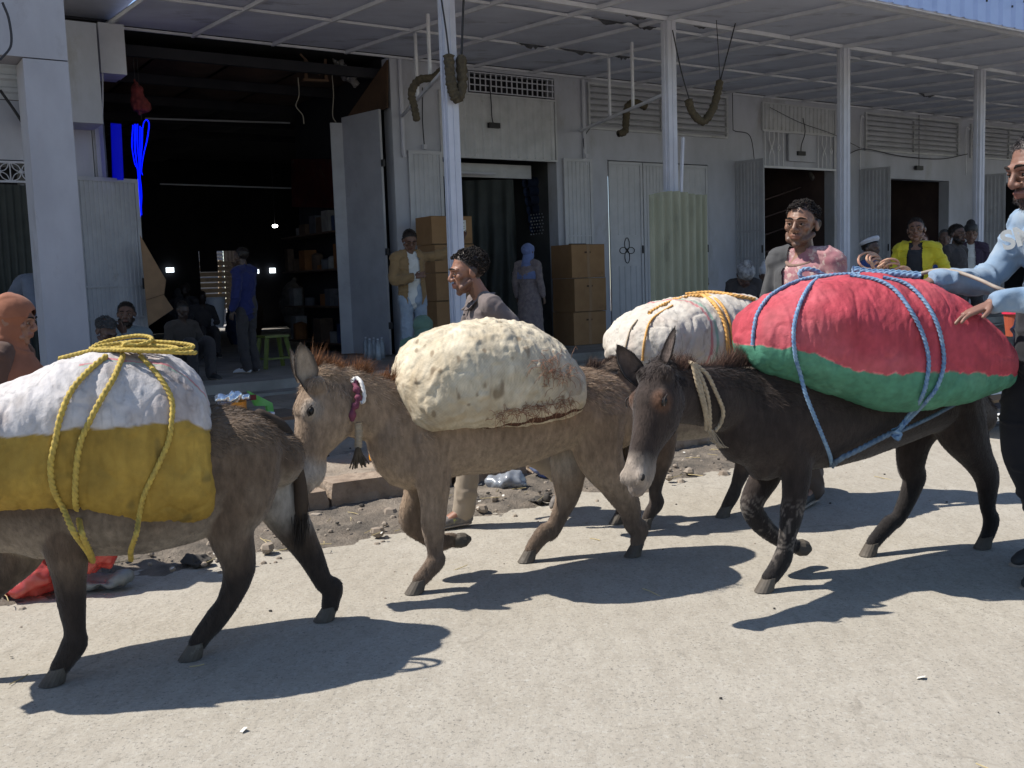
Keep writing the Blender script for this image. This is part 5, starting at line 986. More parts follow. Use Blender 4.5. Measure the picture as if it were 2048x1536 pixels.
YEL = ropemat('yellow_rope', (.50, .36, .075), (.33, .24, .06)); BLU = ropemat('blue_rope', (.08, .15, .29), (.22, .33, .44)); ORA = ropemat('orange_rope', (.56, .27, .06), (.62, .38, .14)); TAN = ropemat('straw_rope', (.40, .32, .22), (.25, .2, .14)); DBL = ropemat('dark_blue_rope', (.07, .11, .17), (.14, .19, .25))
def rope(name, pts, r, m, label=None, parent=None, tw=None, n=15, dense=.004, cat='rope', group=None, lobes=3):
    P = np.asarray(pts, float); L_ = np.linalg.norm(np.diff(P, axis=0), axis=1).sum(); k = int(max(20, min(700, L_/dense))); P = cr(P, k)
    mb = MB(); mb.add(*tube(P, r, n, twist=(tw or 1.0)*.85/r, lobes=lobes, lobe=.62, up=A(.31, -.5, .8))); o = part(parent, name, mb, m, smooth=True) if parent else build(mb, name, m, smooth=True)
    return setp(o, label, cat, group) if parent is None else o
def on(S, pts, off=.010, k=60):
    q = cr(np.array(pts, float), k); return S.P(q[:, 0], q[:, 1], off)[0]
# --- sack 1: white above, yellow below
def sline(dep0, dep1, x0, x1): a = at_depth(x0, 800, dep0); b = at_depth(x1, 800, dep1); return a, b
def stz(S0, S1, pts):
    """stations from pixels: (x, ytop, ybot, halfwidth); ytop at the crest, ybot on the near side"""
    out = []; ax = nz((S1-S0)*A(1, 1, 0)); sd = A(ax[1], -ax[0], 0); L_ = np.linalg.norm((S1-S0)[:2])
    for x, yt, yb, w_ in pts:
        d = pray(x, (yt+yb)/2); nrm = sd; tt = ((S0-CPOS)@nrm)/(d@nrm); p = CPOS+d*tt; t = ((p-S0)@ax)/L_
        dt = pray(x, yt); q = CPOS+dt*(((S0-CPOS)@nrm)/(dt@nrm)); db = pray(x, yb); q2 = CPOS+db*(((S0+sd*w_*.75-CPOS)@nrm)/(db@nrm))
        out.append((t, q[2], q2[2], w_))
    return out
S0 = at_depth(-290, 850, 3.55); S1 = at_depth(456, 850, 3.98)
P_ = [(-290, 900, 960, .16), (-200, 820, 1000, .28), (-60, 790, 1010, .34), (20, 757, 1015, .36), (120, 712, 1028, .37), (220, 692, 1038, .37), (330, 706, 1042, .36), (400, 745, 1040, .33), (432, 800, 1025, .27), (446, 850, 1000, .18)]
P_ = [(a+14, b, c+30, d) for a, b, c, d in P_]
SK1 = Sack(S0, S1, stz(S0, S1, P_), expo=2.6, bulge=.015, wr=.0055, seed=1, nt=280, na=300, endr=.13)
def pxy(V):
    d = V-CPOS; z = d@c_f; return CX+FPX*(d@c_r)/z, CY-FPX*(d@c_u)/z
def near(V, S): return (V-S.A0)@S.sd
SEAM1 = (np.array([-290, 0, 60, 200, 330, 440]), None)
def col1(V, T, a, S):
    L_ = (V-S.A0)@S.ax; seamz = .955+.012*fbm(np.c_[L_*9, 0*L_, 0*L_], 3, 4)-.10*np.clip((T-.88)/.12, 0, 1)**1.0; sd = near(V, S)
    zz = V[:, 2]; yel = np.clip((seamz-zz)/.006, 0, 1)*(sd > -.2)
    n1 = fbm(V*12, 3, 2)[:, None]; W_ = A(.53, .505, .50)*(1+.06*n1); dirt = np.clip(fbm(V*5, 3, 31)*1.4-.35, 0, 1)[:, None]; W_ = W_*(1-dirt*.45)+A(.34, .24, .19)*dirt*.45
    st = np.abs((T-.80)-.10*np.sin(a)); stripe = (np.abs(np.sin(a*1.0)-.86-.1*(T-.8)) < .008)*(T > .6); stripe2 = (np.abs(np.sin(a)-.845-.1*(T-.8)) < .006)*(T > .6)
    cre = (np.clip(1-np.abs(fbm(V*A(5, 5, 9), 3, 41))*22, 0, 1)*(vnoise(V*6, 4) > 0)+np.clip(1-np.abs(fbm(V*A(14, 14, 5), 2, 43))*16, 0, 1)*.5)[:, None]; W_ = W_*(1-.38*cre)*(1+.09*vnoise(V*70, 3)[:, None]); W_ = np.where(stripe[:, None], A(.55, .22, .24), W_); W_ = np.where(stripe2[:, None], A(.35, .48, .38), W_)
    Y_ = A(.36, .235, .045)*(1+.10*n1)*(1+.13*fbm(V*A(30, 30, 5), 3, 17)[:, None])*(1+.10*vnoise(V*80, 2)[:, None]); spots = np.clip(vnoise(V*18, 7)*5-3.2, 0, 1)[:, None]; Y_ = Y_*(1-.5*spots)+A(.10, .08, .03)*.5*spots; Y_ = Y_*(1-.25*np.clip(fbm(V*4, 2, 5), 0, 1)[:, None])
    return np.clip(W_*(1-yel[:, None])+Y_*yel[:, None], 0, 1)
sack('sack', SK1, 'big sack, white on top and mustard yellow below, on the leftmost donkey', col1, SACKM)
def tz(S, pix, offd=.0):
    """pixel on the near surface of a sack -> (t, angle)"""
    V, F, T, A_, N = S.mesh() if not hasattr(S, '_m') else S._m; S._m = (V, F, T, A_, N)
    if not hasattr(S, '_xy'):
        x, y = pxy(V); vis = ((V-CPOS)*N).sum(1) < 0; S._xy = (x, y, vis)
    x, y, vis = S._xy; d = (x-pix[0])**2+(y-pix[1])**2+np.where(vis, 0, 1e7); i = int(np.argmin(d)); return V[i]+N[i]*.004
def drape(S, pix, r): return [tz(S, p)+nz(CPOS-tz(S, p))*r*.9 for p in pix]
R1 = thing('lashing_rope', at_depth(240, 700, 3.9), 'yellow twisted rope lashing the white and yellow sack, coiled loops on top', 'rope', 'ropes lashing the sacks')
def rp(parent, S, pix, r, m, extra=None): 
    r = r*.74; P = drape(S, pix, r); P = P+list(extra) if extra else P; return rope('strand', P, r, m, parent=parent)
rp(R1, SK1, [(215, 712), (180, 740), (145, 780), (122, 830), (112, 880), (103, 930), (106, 975), (125, 1015)], .0125, YEL, [Q1(146, 1062, .30), Q1(176, 1104, .22), Q1(184, 1122, .10)])
rp(R1, SK1, [(245, 712), (228, 755), (200, 800), (180, 840), (162, 890), (152, 945), (150, 1000), (155, 1030)], .0125, YEL, [Q1(164, 1068, .30), Q1(180, 1104, .22), Q1(186, 1122, .10)])
rp(R1, SK1, [(282, 715), (318, 755), (342, 800), (342, 850), (335, 885), (318, 930), (290, 985), (280, 1030)], .0115, YEL, [Q1(272, 1070, .30), Q1(262, 1100, .22), Q1(262, 1120, .10)])
rp(R1, SK1, [(118, 714), (165, 704), (215, 698), (260, 700)], .010, YEL)
cT = tz(SK1, (262, 706))
def loop(c, rx, ry, hz, seed, k=26, a0=0, a1=2*math.pi, e=None): 
    r = random.Random(seed); return [c+A(rx*math.cos(a), 0, 0)+A(0, ry*math.sin(a), 0)+A(0, 0, hz*(.5+.5*math.sin(a+.6))+.012) for a in np.linspace(a0, a1, k)]
for i, (dx, dy, rx, ry, hz) in enumerate(((-.04, .03, .11, .06, .045), (.04, .01, .19, .06, .028), (.09, .0, .15, .05, .002), (.06, -.02, .12, .05, .016))):
    rope('coil', [p+A(0, 0, -.10*max(0, p[0]-cT[0])) for p in loop(cT+A(dx, dy, .0), rx, ry, hz, i)], .0068, YEL, parent=R1)
rope('knot', [cT+A(-.03, -.02, 0), cT+A(0, -.03, .03), cT+A(.03, -.01, .01), cT+A(.01, .02, .02), cT+A(-.02, 0, .03), cT+A(.05, -.03, .0)], .0095, YEL, parent=R1)
# --- sack 2: cream burlap
S0 = at_depth(797, 800, 4.52); S1 = at_depth(1144, 800, 4.93)
P_ = [(797+(a-797)*.925, b, c, d) for a, b, c, d in [(797, 745, 800, .14), (812, 712, 868, .24), (850, 678, 878, .30), (910, 650, 872, .33), (985, 634, 868, .34), (1060, 648, 864, .33), (1110, 675, 852, .31), (1145, 715, 838, .27), (1168, 752, 810, .18)]]
SK2 = Sack(S0, S1, stz(S0, S1, P_), expo=2.3, bulge=.010, wr=.004, seed=2, nt=240, na=260, pock=.013, endr=.12)
def col2(V, T, a, S):
    n1 = fbm(V*14, 3, 2)[:, None]; W_ = A(.57, .505, .385)*(1+.10*n1)*(1+.16*fbm(V*34, 2, 8)[:, None])*(1-.10*(np.sin(V[:, 2]*420)*np.sin((V@S.ax)*420))[:, None]); d = np.clip(fbm(V*6, 3, 31)*1.3-.1, 0, 1)[:, None]; W_ = W_*(1-d*.4)+A(.32, .23, .13)*d*.4
    sp = np.clip(vnoise(V*26, 9)*6-4, 0, 1)[:, None]; W_ = W_*(1-.6*sp)+A(.13, .08, .04)*.6*sp
    L_ = (V-S.A0)@S.ax; z = V[:, 2]; sl = .735+.12*(T-.3)+.006*np.sin(L_*60); sd = near(V, S); q = (np.abs(z-sl) < (.004+.012*np.clip(np.sin((T-.45)*7), 0, 1)))*(sd > 0)*(T > .35)*(T < .97); W_ = np.where(q[:, None], A(.10, .05, .035), W_)
    q = (((T-.82)/.07)**2+((z-.93)/.05)**2 < 1+.5*vnoise(V*30))*(sd > 0); W_ = np.where(q[:, None], W_*.72+A(.02, .005, .0), W_); return np.clip(W_, 0, 1)
sack('sack', SK2, 'cream knobbly burlap sack with a torn seam on the middle donkey', col2, BURM)
V, F, T, A_, N = SK2.mesh(); fn = mnormals(V, F)
sv, sf, sc = fur(V, F if ((V-V.mean(0))*fn).sum() > 0 else F[:, ::-1].copy(), col2(V, T, A_, SK2), 26000, A(.3, 0, -.6), .010, .0015, .35, vary=.35)
SB = [o for o in bpy.data.objects if o.name.startswith('sack')][-1]; SB = bpy.data.objects['sack.001']; setp(link('fuzz', sv, sf, HAIRM, SB, col=sc), kind='stuff')
# frayed fibres at the tear
n = 900; tt = RNG.uniform(.42, .97, n); Rr = []
TW = thing('x', (0, 0, 0), '', '') if False else None
rts = []; 
for i in range(220):
    x = random.uniform(985, 1150); y = 830-(x-985)*.17+random.gauss(0, 5) if random.random() < .6 else None
    if y is None: x = random.gauss(1108, 20); y = random.gauss(742, 16)
    p = tz(SK2, (x, y)); d = nz(A(random.gauss(0, .6), -1, random.gauss(.1, .7))); l = random.uniform(.03, .075); q = nz(np.cross(d, A(random.gauss(0, 1), random.gauss(0, 1), random.gauss(0, 1)))); rts.append([p, p+d*l*.4+q*l*.3, p+d*l*.45+q*l*.8, p+d*l*.3+q*l+A(0, 0, -.3*l)])
mb = MB(); [mb.add(*tube(cr(q, 7), .0011, 4, cap=False)) for q in rts]; setp(build(mb, 'straw_fibres', mat('fibre', (.34, .20, .12), (.18, .08, .05), 30, .8)), 'reddish straw fibres bursting from the tear of the cream sack', 'straw', kind='stuff')
# --- sack 3: red over green
S0 = at_depth(1476, 700, 4.50); S1 = at_depth(1998, 700, 4.62)
P_ = [(1482+(a-1476)*.925, b, c+14, d) for a, b, c, d in [(1476, 660, 700, .14), (1492, 625, 720, .22), (1530, 592, 742, .30), (1600, 562, 772, .34), (1680, 549, 800, .36), (1760, 547, 818, .36), (1840, 556, 822, .35), (1920, 590, 806, .33), (1980, 640, 788, .29), (2018, 690, 768, .22), (2034, 720, 750, .14)]]
SK3 = Sack(S0, S1, stz(S0, S1, P_), expo=2.5, bulge=.014, wr=.005, seed=3, nt=300, na=300, endr=.05)
def col3(V, T, a, S):
    x, y = (V-S.A0)@S.ax, V[:, 2]; L_ = S.L; t = x/L_
    seam = np.interp(t, [0, .12, .2, .28, .36, .46, .55, .7, .85, 1], [1.10, 1.095, 1.06, 1.01, .975, .97, .972, .965, .94, .93])+.007*fbm(np.c_[x*30, 0*x, 0*x], 3, 4)
    g = np.clip((seam-y)/.005, 0, 1)[:, None]; n1 = fbm(V*11, 3, 2)[:, None]; R_ = A(.42, .058, .078)*(1+.10*n1); f = np.clip(fbm(V*A(4, 4, 6), 3, 12)*1.2, 0, 1)[:, None]; R_ = R_*(1-.25*f)+A(.58, .20, .22)*.25*f
    G_ = A(.075, .235, .155)*(1+.12*n1); f = np.clip(fbm(V*6, 3, 22)*1.2-.1, 0, 1)[:, None]; G_ = G_*(1-.3*f)+A(.16, .34, .24)*.3*f
    w_ = (np.abs(y-seam) < .004)*(vnoise(V*40) > 0); out = (R_*(1-g)+G_*g)*(1+.12*vnoise(V*75, 3)[:, None])*(1+.12*fbm(V*A(24, 24, 6), 3, 19)[:, None]); return np.clip(np.where(w_[:, None], out*1.5, out), 0, 1)
sack('sack', SK3, 'big sack, red on top and green below, on the nearly black donkey', col3, SACKM)
R3 = thing('lashing_rope', at_depth(1700, 545, 4.6), 'blue twisted rope lashing the red and green sack and passing under the dark belly', 'rope', 'ropes lashing the sacks')
def rp3(pix, r, m, extra=None): return rp(R3, SK3, pix, r, m, extra)
rp3([(1700, 552), (1755, 562), (1790, 582), (1820, 620), (1843, 665), (1855, 715), (1852, 760), (1842, 795)], .0105, BLU, [Q3(1820, 828, .30), Q3(1793, 862, .27)])
rp3([(1765, 556), (1810, 568), (1845, 600), (1872, 645), (1886, 695), (1886, 735), (1872, 775), (1852, 800)], .0105, BLU, [Q3(1825, 832, .31), Q3(1796, 862, .27)])
rp3([(1720, 550), (1660, 552), (1600, 562), (1545, 590), (1518, 625), (1508, 660), (1508, 690)], .0105, BLU)
rp3([(1640, 556), (1618, 575), (1598, 615), (1588, 660), (1590, 710), (1600, 745)], .0105, BLU, [Q3(1612, 790, .26), Q3(1636, 850, .26), Q3(1658, 905, .22), Q3(1664, 930, .12)])
rope('strand', [Q3(1793, 862, .27), Q3(1770, 872, .25), Q3(1720, 898, .24), Q3(1680, 918, .20), Q3(1664, 932, .12)], .011, DBL, parent=R3); rope('strand', [Q3(1793, 866, .27), Q3(1860, 835, .28), Q3(1925, 800, .24)], .008, DBL, parent=R3)
rope('strand', [Q3(1790, 858, .275), Q3(1796, 870, .28), Q3(1790, 878, .275)], .018, BLU, parent=R3)
c3 = tz(SK3, (1625, 558)); rope('coil', [at_depth(x, y, 4.62) for x, y in ((1650, 552), (1632, 542), (1612, 538), (1600, 545), (1604, 556), (1624, 560), (1655, 556))], .0095, BLU, parent=R3)
for dz, dy in ((0, 0), (.012, .03), (-.004, -.02)): rope('strand', [at_depth(x, y+dz*-300, 4.62+dy) for x, y in ((1705, 540), (1740, 546), (1790, 548), (1840, 552))], .011, BLU, parent=R3)
STICK = mat('peeled_stick', (.33, .28, .23), (.22, .18, .15), 12, .6, .3, 40, .004)
mb = MB(); mb.add(*tube(cr([at_depth(x, y, Y) for x, y, Y in ((1825, 552, 4.7), (1870, 541, 4.65), (1910, 543, 4.55), (1960, 560, 4.45), (1995, 576, 4.35), (2060, 600, 4.3))], 30), .009, 8)); setp(build(mb, 'stick', STICK, smooth=True), 'thin bent herding stick lying over the red sack towards the man in blue', 'stick')
# --- sack 4: white with orange rope
S0 = at_depth(1232, 700, 5.55); S1 = at_depth(1560, 700, 6.15)
P_ = [(1232, 690, 720, .14), (1250, 650, 745, .22), (1285, 622, 750, .28), (1340, 598, 755, .31), (1400, 586, 760, .32), (1460, 588, 760, .32), (1520, 600, 750, .30), (1560, 640, 730, .2)]
SK4 = Sack(S0, S1, stz(S0, S1, P_), expo=2.3, bulge=.018, wr=.009, seed=4, nt=190, na=200, endr=.12)
def col4(V, T, a, S):
    n1 = fbm(V*12, 3, 2)[:, None]; cre = (np.clip(1-np.abs(fbm(V*A(8, 8, 6), 3, 41))*20, 0, 1))[:, None]; W_ = A(.53, .49, .43)*(1+.07*n1)*(1-.35*cre); d = np.clip(fbm(V*6, 3, 31)*1.2-.2, 0, 1)[:, None]; W_ = W_*(1-d*.4)+A(.40, .30, .24)*d*.4
    for c, cc in ((.30, (.50, .2, .2)), (.325, (.25, .38, .30)), (.62, (.5, .2, .2))): W_ = np.where((np.abs(T-c-.05*np.cos(a)) < .006)[:, None], A(*cc), W_)
    return np.clip(W_, 0, 1)
sack('sack', SK4, 'white sack with faint red and green stripes on the donkey in the back', col4, SACKM)
R4 = thing('lashing_rope', at_depth(1400, 590, 5.9), 'frayed orange rope over the white sack in the back', 'rope', 'ropes lashing the sacks')
rp(R4, SK4, [(1298, 628), (1330, 610), (1370, 596), (1405, 590)], .013, ORA); rp(R4, SK4, [(1405, 590), (1430, 610), (1448, 645), (1456, 690), (1458, 735)], .014, ORA); rp(R4, SK4, [(1412, 588), (1438, 606), (1456, 640), (1464, 690), (1466, 730)], .010, ORA)
rp(R4, SK4, [(1370, 590), (1420, 585), (1470, 592), (1510, 600)], .013, ORA); rp(R4, SK4, [(1345, 612), (1305, 640), (1290, 680), (1286, 720)], .008, ORA); rp(R4, SK4, [(1275, 640), (1262, 660), (1252, 700)], .006, TAN)
rope('coil', [at_depth(x, y, 5.75) for x, y in ((1294, 628), (1302, 620), (1312, 618), (1322, 614), (1335, 612), (1345, 604), (1362, 600))], .018, ORA, parent=R4)
# --- halters and neck tassels
RN = thing('neck_rope', Q3(1400, 735, .14), 'pale straw rope hanging in strands round the dark donkey neck', 'rope')
for q in ([(1385, 728), (1398, 760), (1408, 800), (1416, 840), (1420, 862)], [(1388, 726), (1404, 758), (1416, 795), (1420, 840), (1418, 868)], [(1392, 730), (1415, 750), (1432, 785), (1446, 820), (1442, 845), (1430, 862)], [(1386, 730), (1394, 765), (1404, 800), (1412, 835), (1412, 860)]):
    rope('strand', [Q3(x, y, .135+.02*math.sin(i)) for i, (x, y) in enumerate(q)], .008, TAN, parent=RN)
rope('strand', [Q3(1385, 728, .12), Q3(1378, 724, .04), Q3(1380, 726, -.08)], .008, TAN, parent=RN)
mb = MB()
for i in range(14): p = Q3(1420+random.uniform(-5, 8), 862, .13); mb.add(*tube([p, p+A(random.uniform(-.01, .03), 0, -.04), p+A(random.uniform(.0, .07), 0, -.075)], .0012, 4))
part(RN, 'frayed_end', mb, TAN)
RC = thing('neck_collar', Q2(715, 800, .12), 'purple rag and white cord collar with a straw tassel on the middle donkey', 'collar')
PUR = mat('purple_rag', (.20, .055, .085), (.12, .035, .06), 15, .9, .5, 60, .01)
mb = MB(); mb.add(*tube(cr([Q2(x, y, o) for x, y, o in ((708, 762, .05), (712, 775, .10), (716, 790, .115), (714, 806, .125), (706, 820, .125), (704, 842, .115))], 24), .014*(1+.35*np.sin(np.arange(24)*1.3)), 8)); part(RC, 'rag', mb, PUR, smooth=True)
rope('cord', [Q2(x, y, o) for x, y, o in ((704, 762, .08), (712, 756, .06), (722, 764, .10), (728, 785, .12), (728, 800, .125), (722, 806, .13))], .008, mat('white_cord', (.62, .6, .57), None), parent=RC)
mb = MB(); mb.add(*tube(cr([Q2(x, y, .12) for x, y in ((716, 845), (718, 862), (717, 880), (716, 895))], 18), .017*(1+.15*np.sin(np.arange(18)*2.4)), 9)); part(RC, 'tassel_binding', mb, TAN, smooth=True)
mb = MB()
for i in range(34): a = random.uniform(-1, 1); p = Q2(716+3*a, 894, .12+random.uniform(-.02, .02)); mb.add(*tube([p, p+A(.012*a, 0, -.035), p+A(.03*a+random.uniform(-.01, .01), 0, -random.uniform(.06, .10))], .0035, 5))
part(RC, 'tassel', mb, mat('dark_straw', (.10, .075, .05), (.05, .04, .03), 20))
# ================================================================ PEOPLE
SKINM = mat('skin', (1, 1, 1), (.88, .86, .85), 25, .48, .12, 220, .002, attr=True, contrast=(.3, .7), spec=.4)
HAIRC = mat('curly_hair', (.013, .011, .010), (.03, .026, .024), 60, .95, .6, 160, .004, spec=.08)
EYEW = mat('eye_white', (.22, .18, .155), None, rough=.3); SHOEM = mat('dark_shoe', (.03, .03, .032), (.05, .05, .05), 10, .6)
def fabric(nm, c1, c2=None, rough=.9, **k): return mat(nm, c1, c2 or tuple(a*.82 for a in c1), k.pop('scale', 9), rough, .35, 160, .003, spec=.2, sheen=.1, **k)
JN = dict(pel=(0, 0, .94), wai=(0, .0, 1.08), che=(0, -.005, 1.28), nb=(0, -.01, 1.45), hd=(0, .025, 1.60), shL=(-.185, -.01, 1.41), shR=(.185, -.01, 1.41), elL=(-.235, -.03, 1.14), elR=(.235, -.03, 1.14),
          wrL=(-.245, .05, .90), wrR=(.245, .05, .90), hL=(-.25, .07, .82), hR=(.25, .07, .82), hiL=(-.09, 0, .92), hiR=(.09, 0, .92), knL=(-.10, .02, .50), knR=(.10, .02, .50), anL=(-.10, -.02, .09), anR=(.10, -.02, .09), toL=(-.115, .13, .035), toR=(.115, .13, .035))
def person(base, face, H, label, pose=None, head=(0, 0, 0), skin=(.16, .085, .055), top=None, bottom=None, shoes=None, hair='short', beard=0., jacket=None, cap=None, dress=None, hijab=None, voxel=.006, cloth_vox=.009,
           collar=None, sleeve='long', group=None, hs=1., fat=1., fingers=None, hairc=None, extra=None, facev=1., rot_head=None, cuff=None, slv=1.):
    base = np.asarray(base, float); ph = math.radians(face); R = np.array([[math.sin(ph), math.cos(ph), 0], [-math.cos(ph), math.sin(ph), 0], [0, 0, 1.]]); h = H/1.75
    J = {k: A(*v) for k, v in JN.items()}; pose = pose or {}
    if 'shift_up' in pose:      # lean of the upper body: (dx, dy, dz) applied progressively
        d = A(*pose['shift_up'])
        for k, f in dict(wai=.25, che=.7, nb=1., hd=1.15, shL=.95, shR=.95, elL=.9, elR=.9, wrL=.85, wrR=.85, hL=.85, hR=.85).items(): J[k] = J[k]+d*f
    for k, v in pose.items():
        if k in J: J[k] = A(*v)
    Wd = lambda p: base+(np.asarray(p, float)*h)@R.T if np.ndim(p) == 1 else base+(np.asarray(p, float)*h)@R.T
    t = thing('person', base, label, 'person', group, rz=ph-math.pi/2)
    mb = MB()
    def T(mb, keys, rad, n=12, m=None, up=(0, 1, 0)):
        pts = [J[k] if isinstance(k, str) else A(*k) for k in keys]; mb.add(*tube([Wd(p) for p in pts], [(r[0]*h, r[1]*h) if np.ndim(r) else r*h for r in rad], n, m or 6*len(pts), up=up, roundcap=True))
    fwdv = R@A(0, 1, 0)
    def torso(mb, g, gt=None):
        sv = J['shR']-J['shL']; gt = g if gt is None else gt
        uc = J['che']*.47+J['nb']*.53
        pts = [J['pel']-A(0, 0, .06), J['pel'], J['wai'], J['che'], uc, uc*.45+J['nb']*.55, J['nb']+A(0, 0, .01)]
        rad = [(.150+g, .105+g), (.158*fat+g, .112*fat+g), (.142*fat+g, .100*fat+g), (.164+g, .112+g), (.166+g, .096+g), (.120+g*.6, .074+g*.6), (.058+gt*.5, .056+gt*.5)]
        mb.add(*tube([Wd(p) for p in pts], [(a*h, b*h) for a, b in rad], 20, 34, up=R@A(0, 1, 0), roundcap=True))
        for s_ in 'LR': mb.add(*tube([Wd(J['sh'+s_]), Wd(J['sh'+s_]*.55+J['nb']*.45+A(0, 0, .008)), Wd(J['nb']+A(0, 0, .018))], [(.054+g)*h, (.050+g)*h, (.040+gt*.5)*h], 12, 14, up=(0, 0, 1), roundcap=True))
    torso(mb, 0)
    T(mb, ['nb', 'hd'], [.056, .054], 14); 
    for s in 'LR':
        T(mb, ['sh'+s, 'el'+s, 'wr'+s], [.050, .037, .025], 12, 20, up=R@A(.2, 1, .1)); 
        T(mb, ['hi'+s, 'kn'+s, 'an'+s], [.085, .052, .036], 12, 22, up=R@A(0, 1, 0)); T(mb, ['an'+s, 'to'+s], [.035, (.042, .022)], 10, 8, up=(0, 0, 1))
        # hand: palm and five fingers along the wrist->hand direction
        w_, q = J['wr'+s], J['h'+s]; ax = nz(q-w_); fl = (fingers or {}).get(s); nrm = A(*fl['n']) if fl and 'n' in fl else A(1 if s == 'L' else -1, 0, 0); nrm = nz(nrm-(nrm@ax)*ax); sd_ = np.cross(ax, nrm); sd_ = sd_ if (fl or {}).get('thumb', 1) > 0 else -sd_
        mb.add(*tube([Wd(w_), Wd(w_+ax*.045), Wd(w_+ax*.085)], [(.024*h, .018*h), (.037*h, .016*h), (.038*h, .013*h)], 12, 10, up=R@nrm, roundcap=True))
        cu = (fl or {}).get('curl', .5); sp = (fl or {}).get('spread', 1.)
        for i, (o, L_) in enumerate(((-.030, .062), (-.011, .075), (.010, .080), (.030, .070))):
            b = w_+ax*.082+sd_*o*1.05; d1 = nz(ax+sd_*o*3.*sp); p1 = b+d1*L_*.45; d2 = nz(d1+nrm*cu); p2 = p1+d2*L_*.32; d3 = nz(d2+nrm*cu); p3 = p2+d3*L_*.28
            mb.add(*tube([Wd(p) for p in (b-d1*.02, p1, p2, p3)], [.0090*h, .0086*h, .0080*h, .0070*h], 8, 10, roundcap=True))
        b = w_+ax*.025+sd_*.028; d1 = nz(ax*.75+sd_*.8+nrm*.3); mb.add(*tube([Wd(p) for p in (b, b+d1*.035, b+d1*.035+nz(ax+sd_*.35+nrm*.3)*.035)], [.0125*h, .010*h, .008*h], 8, 8, roundcap=True))
    # head
    yw, pt, rl = [math.radians(a) for a in head]; cy, sy = math.cos(-yw), math.sin(-yw); cp, sp_ = math.cos(pt), math.sin(pt); cr_, sr = math.cos(rl), math.sin(rl)
    RH = R@np.array([[cy, -sy, 0], [sy, cy, 0], [0, 0, 1]])@np.array([[1, 0, 0], [0, cp, -sp_], [0, sp_, cp]])@np.array([[cr_, 0, sr], [0, 1, 0], [-sr, 0, cr_]]); k = h*hs; hc = Wd(J['hd'])+A(0, 0, .03*h)
    X = lambda p: hc+(np.asarray(p, float)*k)@RH.T
    Sx = lambda p, r: mb.add(*sph(X(p), A(*r)*k if np.ndim(r) else r*k, 14, 10, R3=RH))
    TX = lambda ps, rs, n=8, up=(0, 1, 0): mb.add(*tube([X(p) for p in ps], [(r[0]*k, r[1]*k) if np.ndim(r) else r*k for r in rs], n, 8, up=RH@A(*up), roundcap=True))
    Sx((0, -.018, .036), (.074, .094, .083)); Sx((0, .022, .012), (.066, .066, .070)); Sx((0, .030, -.040), (.056, .056, .060)); Sx((0, .038, -.078), (.046, .046, .030)); Sx((0, .070, -.098), (.022, .018, .017))
    TX([(-.042, .060, -.075), (-.062, .012, -.050)], [.016, .016]); TX([(.042, .060, -.075), (.062, .012, -.050)], [.016, .016])
    TX([(-.050, .068, .022), (-.024, .083, .027), (0, .082, .024), (.024, .083, .027), (.050, .068, .022)], [.009, .012, .012, .012, .009])
    TX([(0, .084, .018), (0, .094, .0), (0, .106, -.020), (0, .104, -.030)], [.009, .0095, .0125, .009]); Sx((-.014, .094, -.027), (.0095, .011, .009)); Sx((.014, .094, -.027), (.0095, .011, .009))
    Sx((-.043, .058, -.014), (.022, .020, .020)); Sx((.043, .058, -.014), (.022, .020, .020)); Sx((0, .076, -.058), (.030, .018, .022))
    TX([(-.024, .084, -.056), (-.008, .096, -.0515), (0, .095, -.053), (.008, .096, -.0515), (.024, .084, -.056)], [.004, .0065, .0065, .0065, .004]); TX([(-.021, .083, -.061), (0, .094, -.0655), (.021, .083, -.061)], [.004, .0082, .004])
    for sg in (-1, 1):
        mb.add(*sph(X((sg*.076, -.008, -.004)), A(.009, .020, .032)*k, 12, 8, R3=RH@np.array([[1, 0, 0], [0, .97, -.24], [0, .24, .97]]))); mb.add(*tube([X((sg*.078, -.014, .020)), X((sg*.087, -.022, .012)), X((sg*.086, -.024, -.008)), X((sg*.078, -.010, -.030))], .006*k, 7, 12, roundcap=True))
        Sx((sg*.030, .070, .003), (.0165, .011, .0125))
    V, F = remesh(mb, voxel, 3, .5)
    L_ = ((V-hc)@RH)/k; C = np.tile(A(*skin), (len(V), 1))*(1+.06*fbm(V*18, 2, 1)[:, None]); inh = (L_[:, 2] > -.14)*(np.linalg.norm(L_, axis=1) < .17)
    def bl(w_, c): nonlocal C; w_ = np.clip(w_, 0, 1)[:, None]; C = C*(1-w_)+A(*c)*w_
    lips = inh*(np.abs(L_[:, 0]) < .026)*(np.abs(L_[:, 2]+.058) < .0125)*(L_[:, 1] > .084); bl(lips*.6, (skin[0]*.8, skin[1]*.55, skin[2]*.6))
    if beard:
        bz = np.clip((-.045-L_[:, 2]+.012*fbm(V*60, 2, 3))/.012, 0, 1)*(L_[:, 1] > .0); bz = np.maximum(bz, (L_[:, 1] < .062)*(L_[:, 1] > .006)*np.clip((-.012-L_[:, 2])/.02, 0, 1)*(np.abs(L_[:, 0]) > .03)); bz = np.maximum(bz, .75*(np.abs(L_[:, 0]) < .032)*(L_[:, 2] < -.038)*(L_[:, 2] > -.048)*(L_[:, 1] > .07)); bl(inh*bz*(1-lips)*beard, (.02, .016, .014))
    if hair in ('short', 'curly', 'grey'):
        hl = (L_[:, 2] > np.interp(L_[:, 1], [-.1, -.03, .0, .03, .06], [-.055, -.045, .012, .055, .078]))*(np.linalg.norm(L_-A(0, -.01, .02), axis=1) > .06); bl(inh*hl*.9, hairc or (.018, .015, .014))
    link('body', V, F, SKINM, t, smooth=True, col=C)
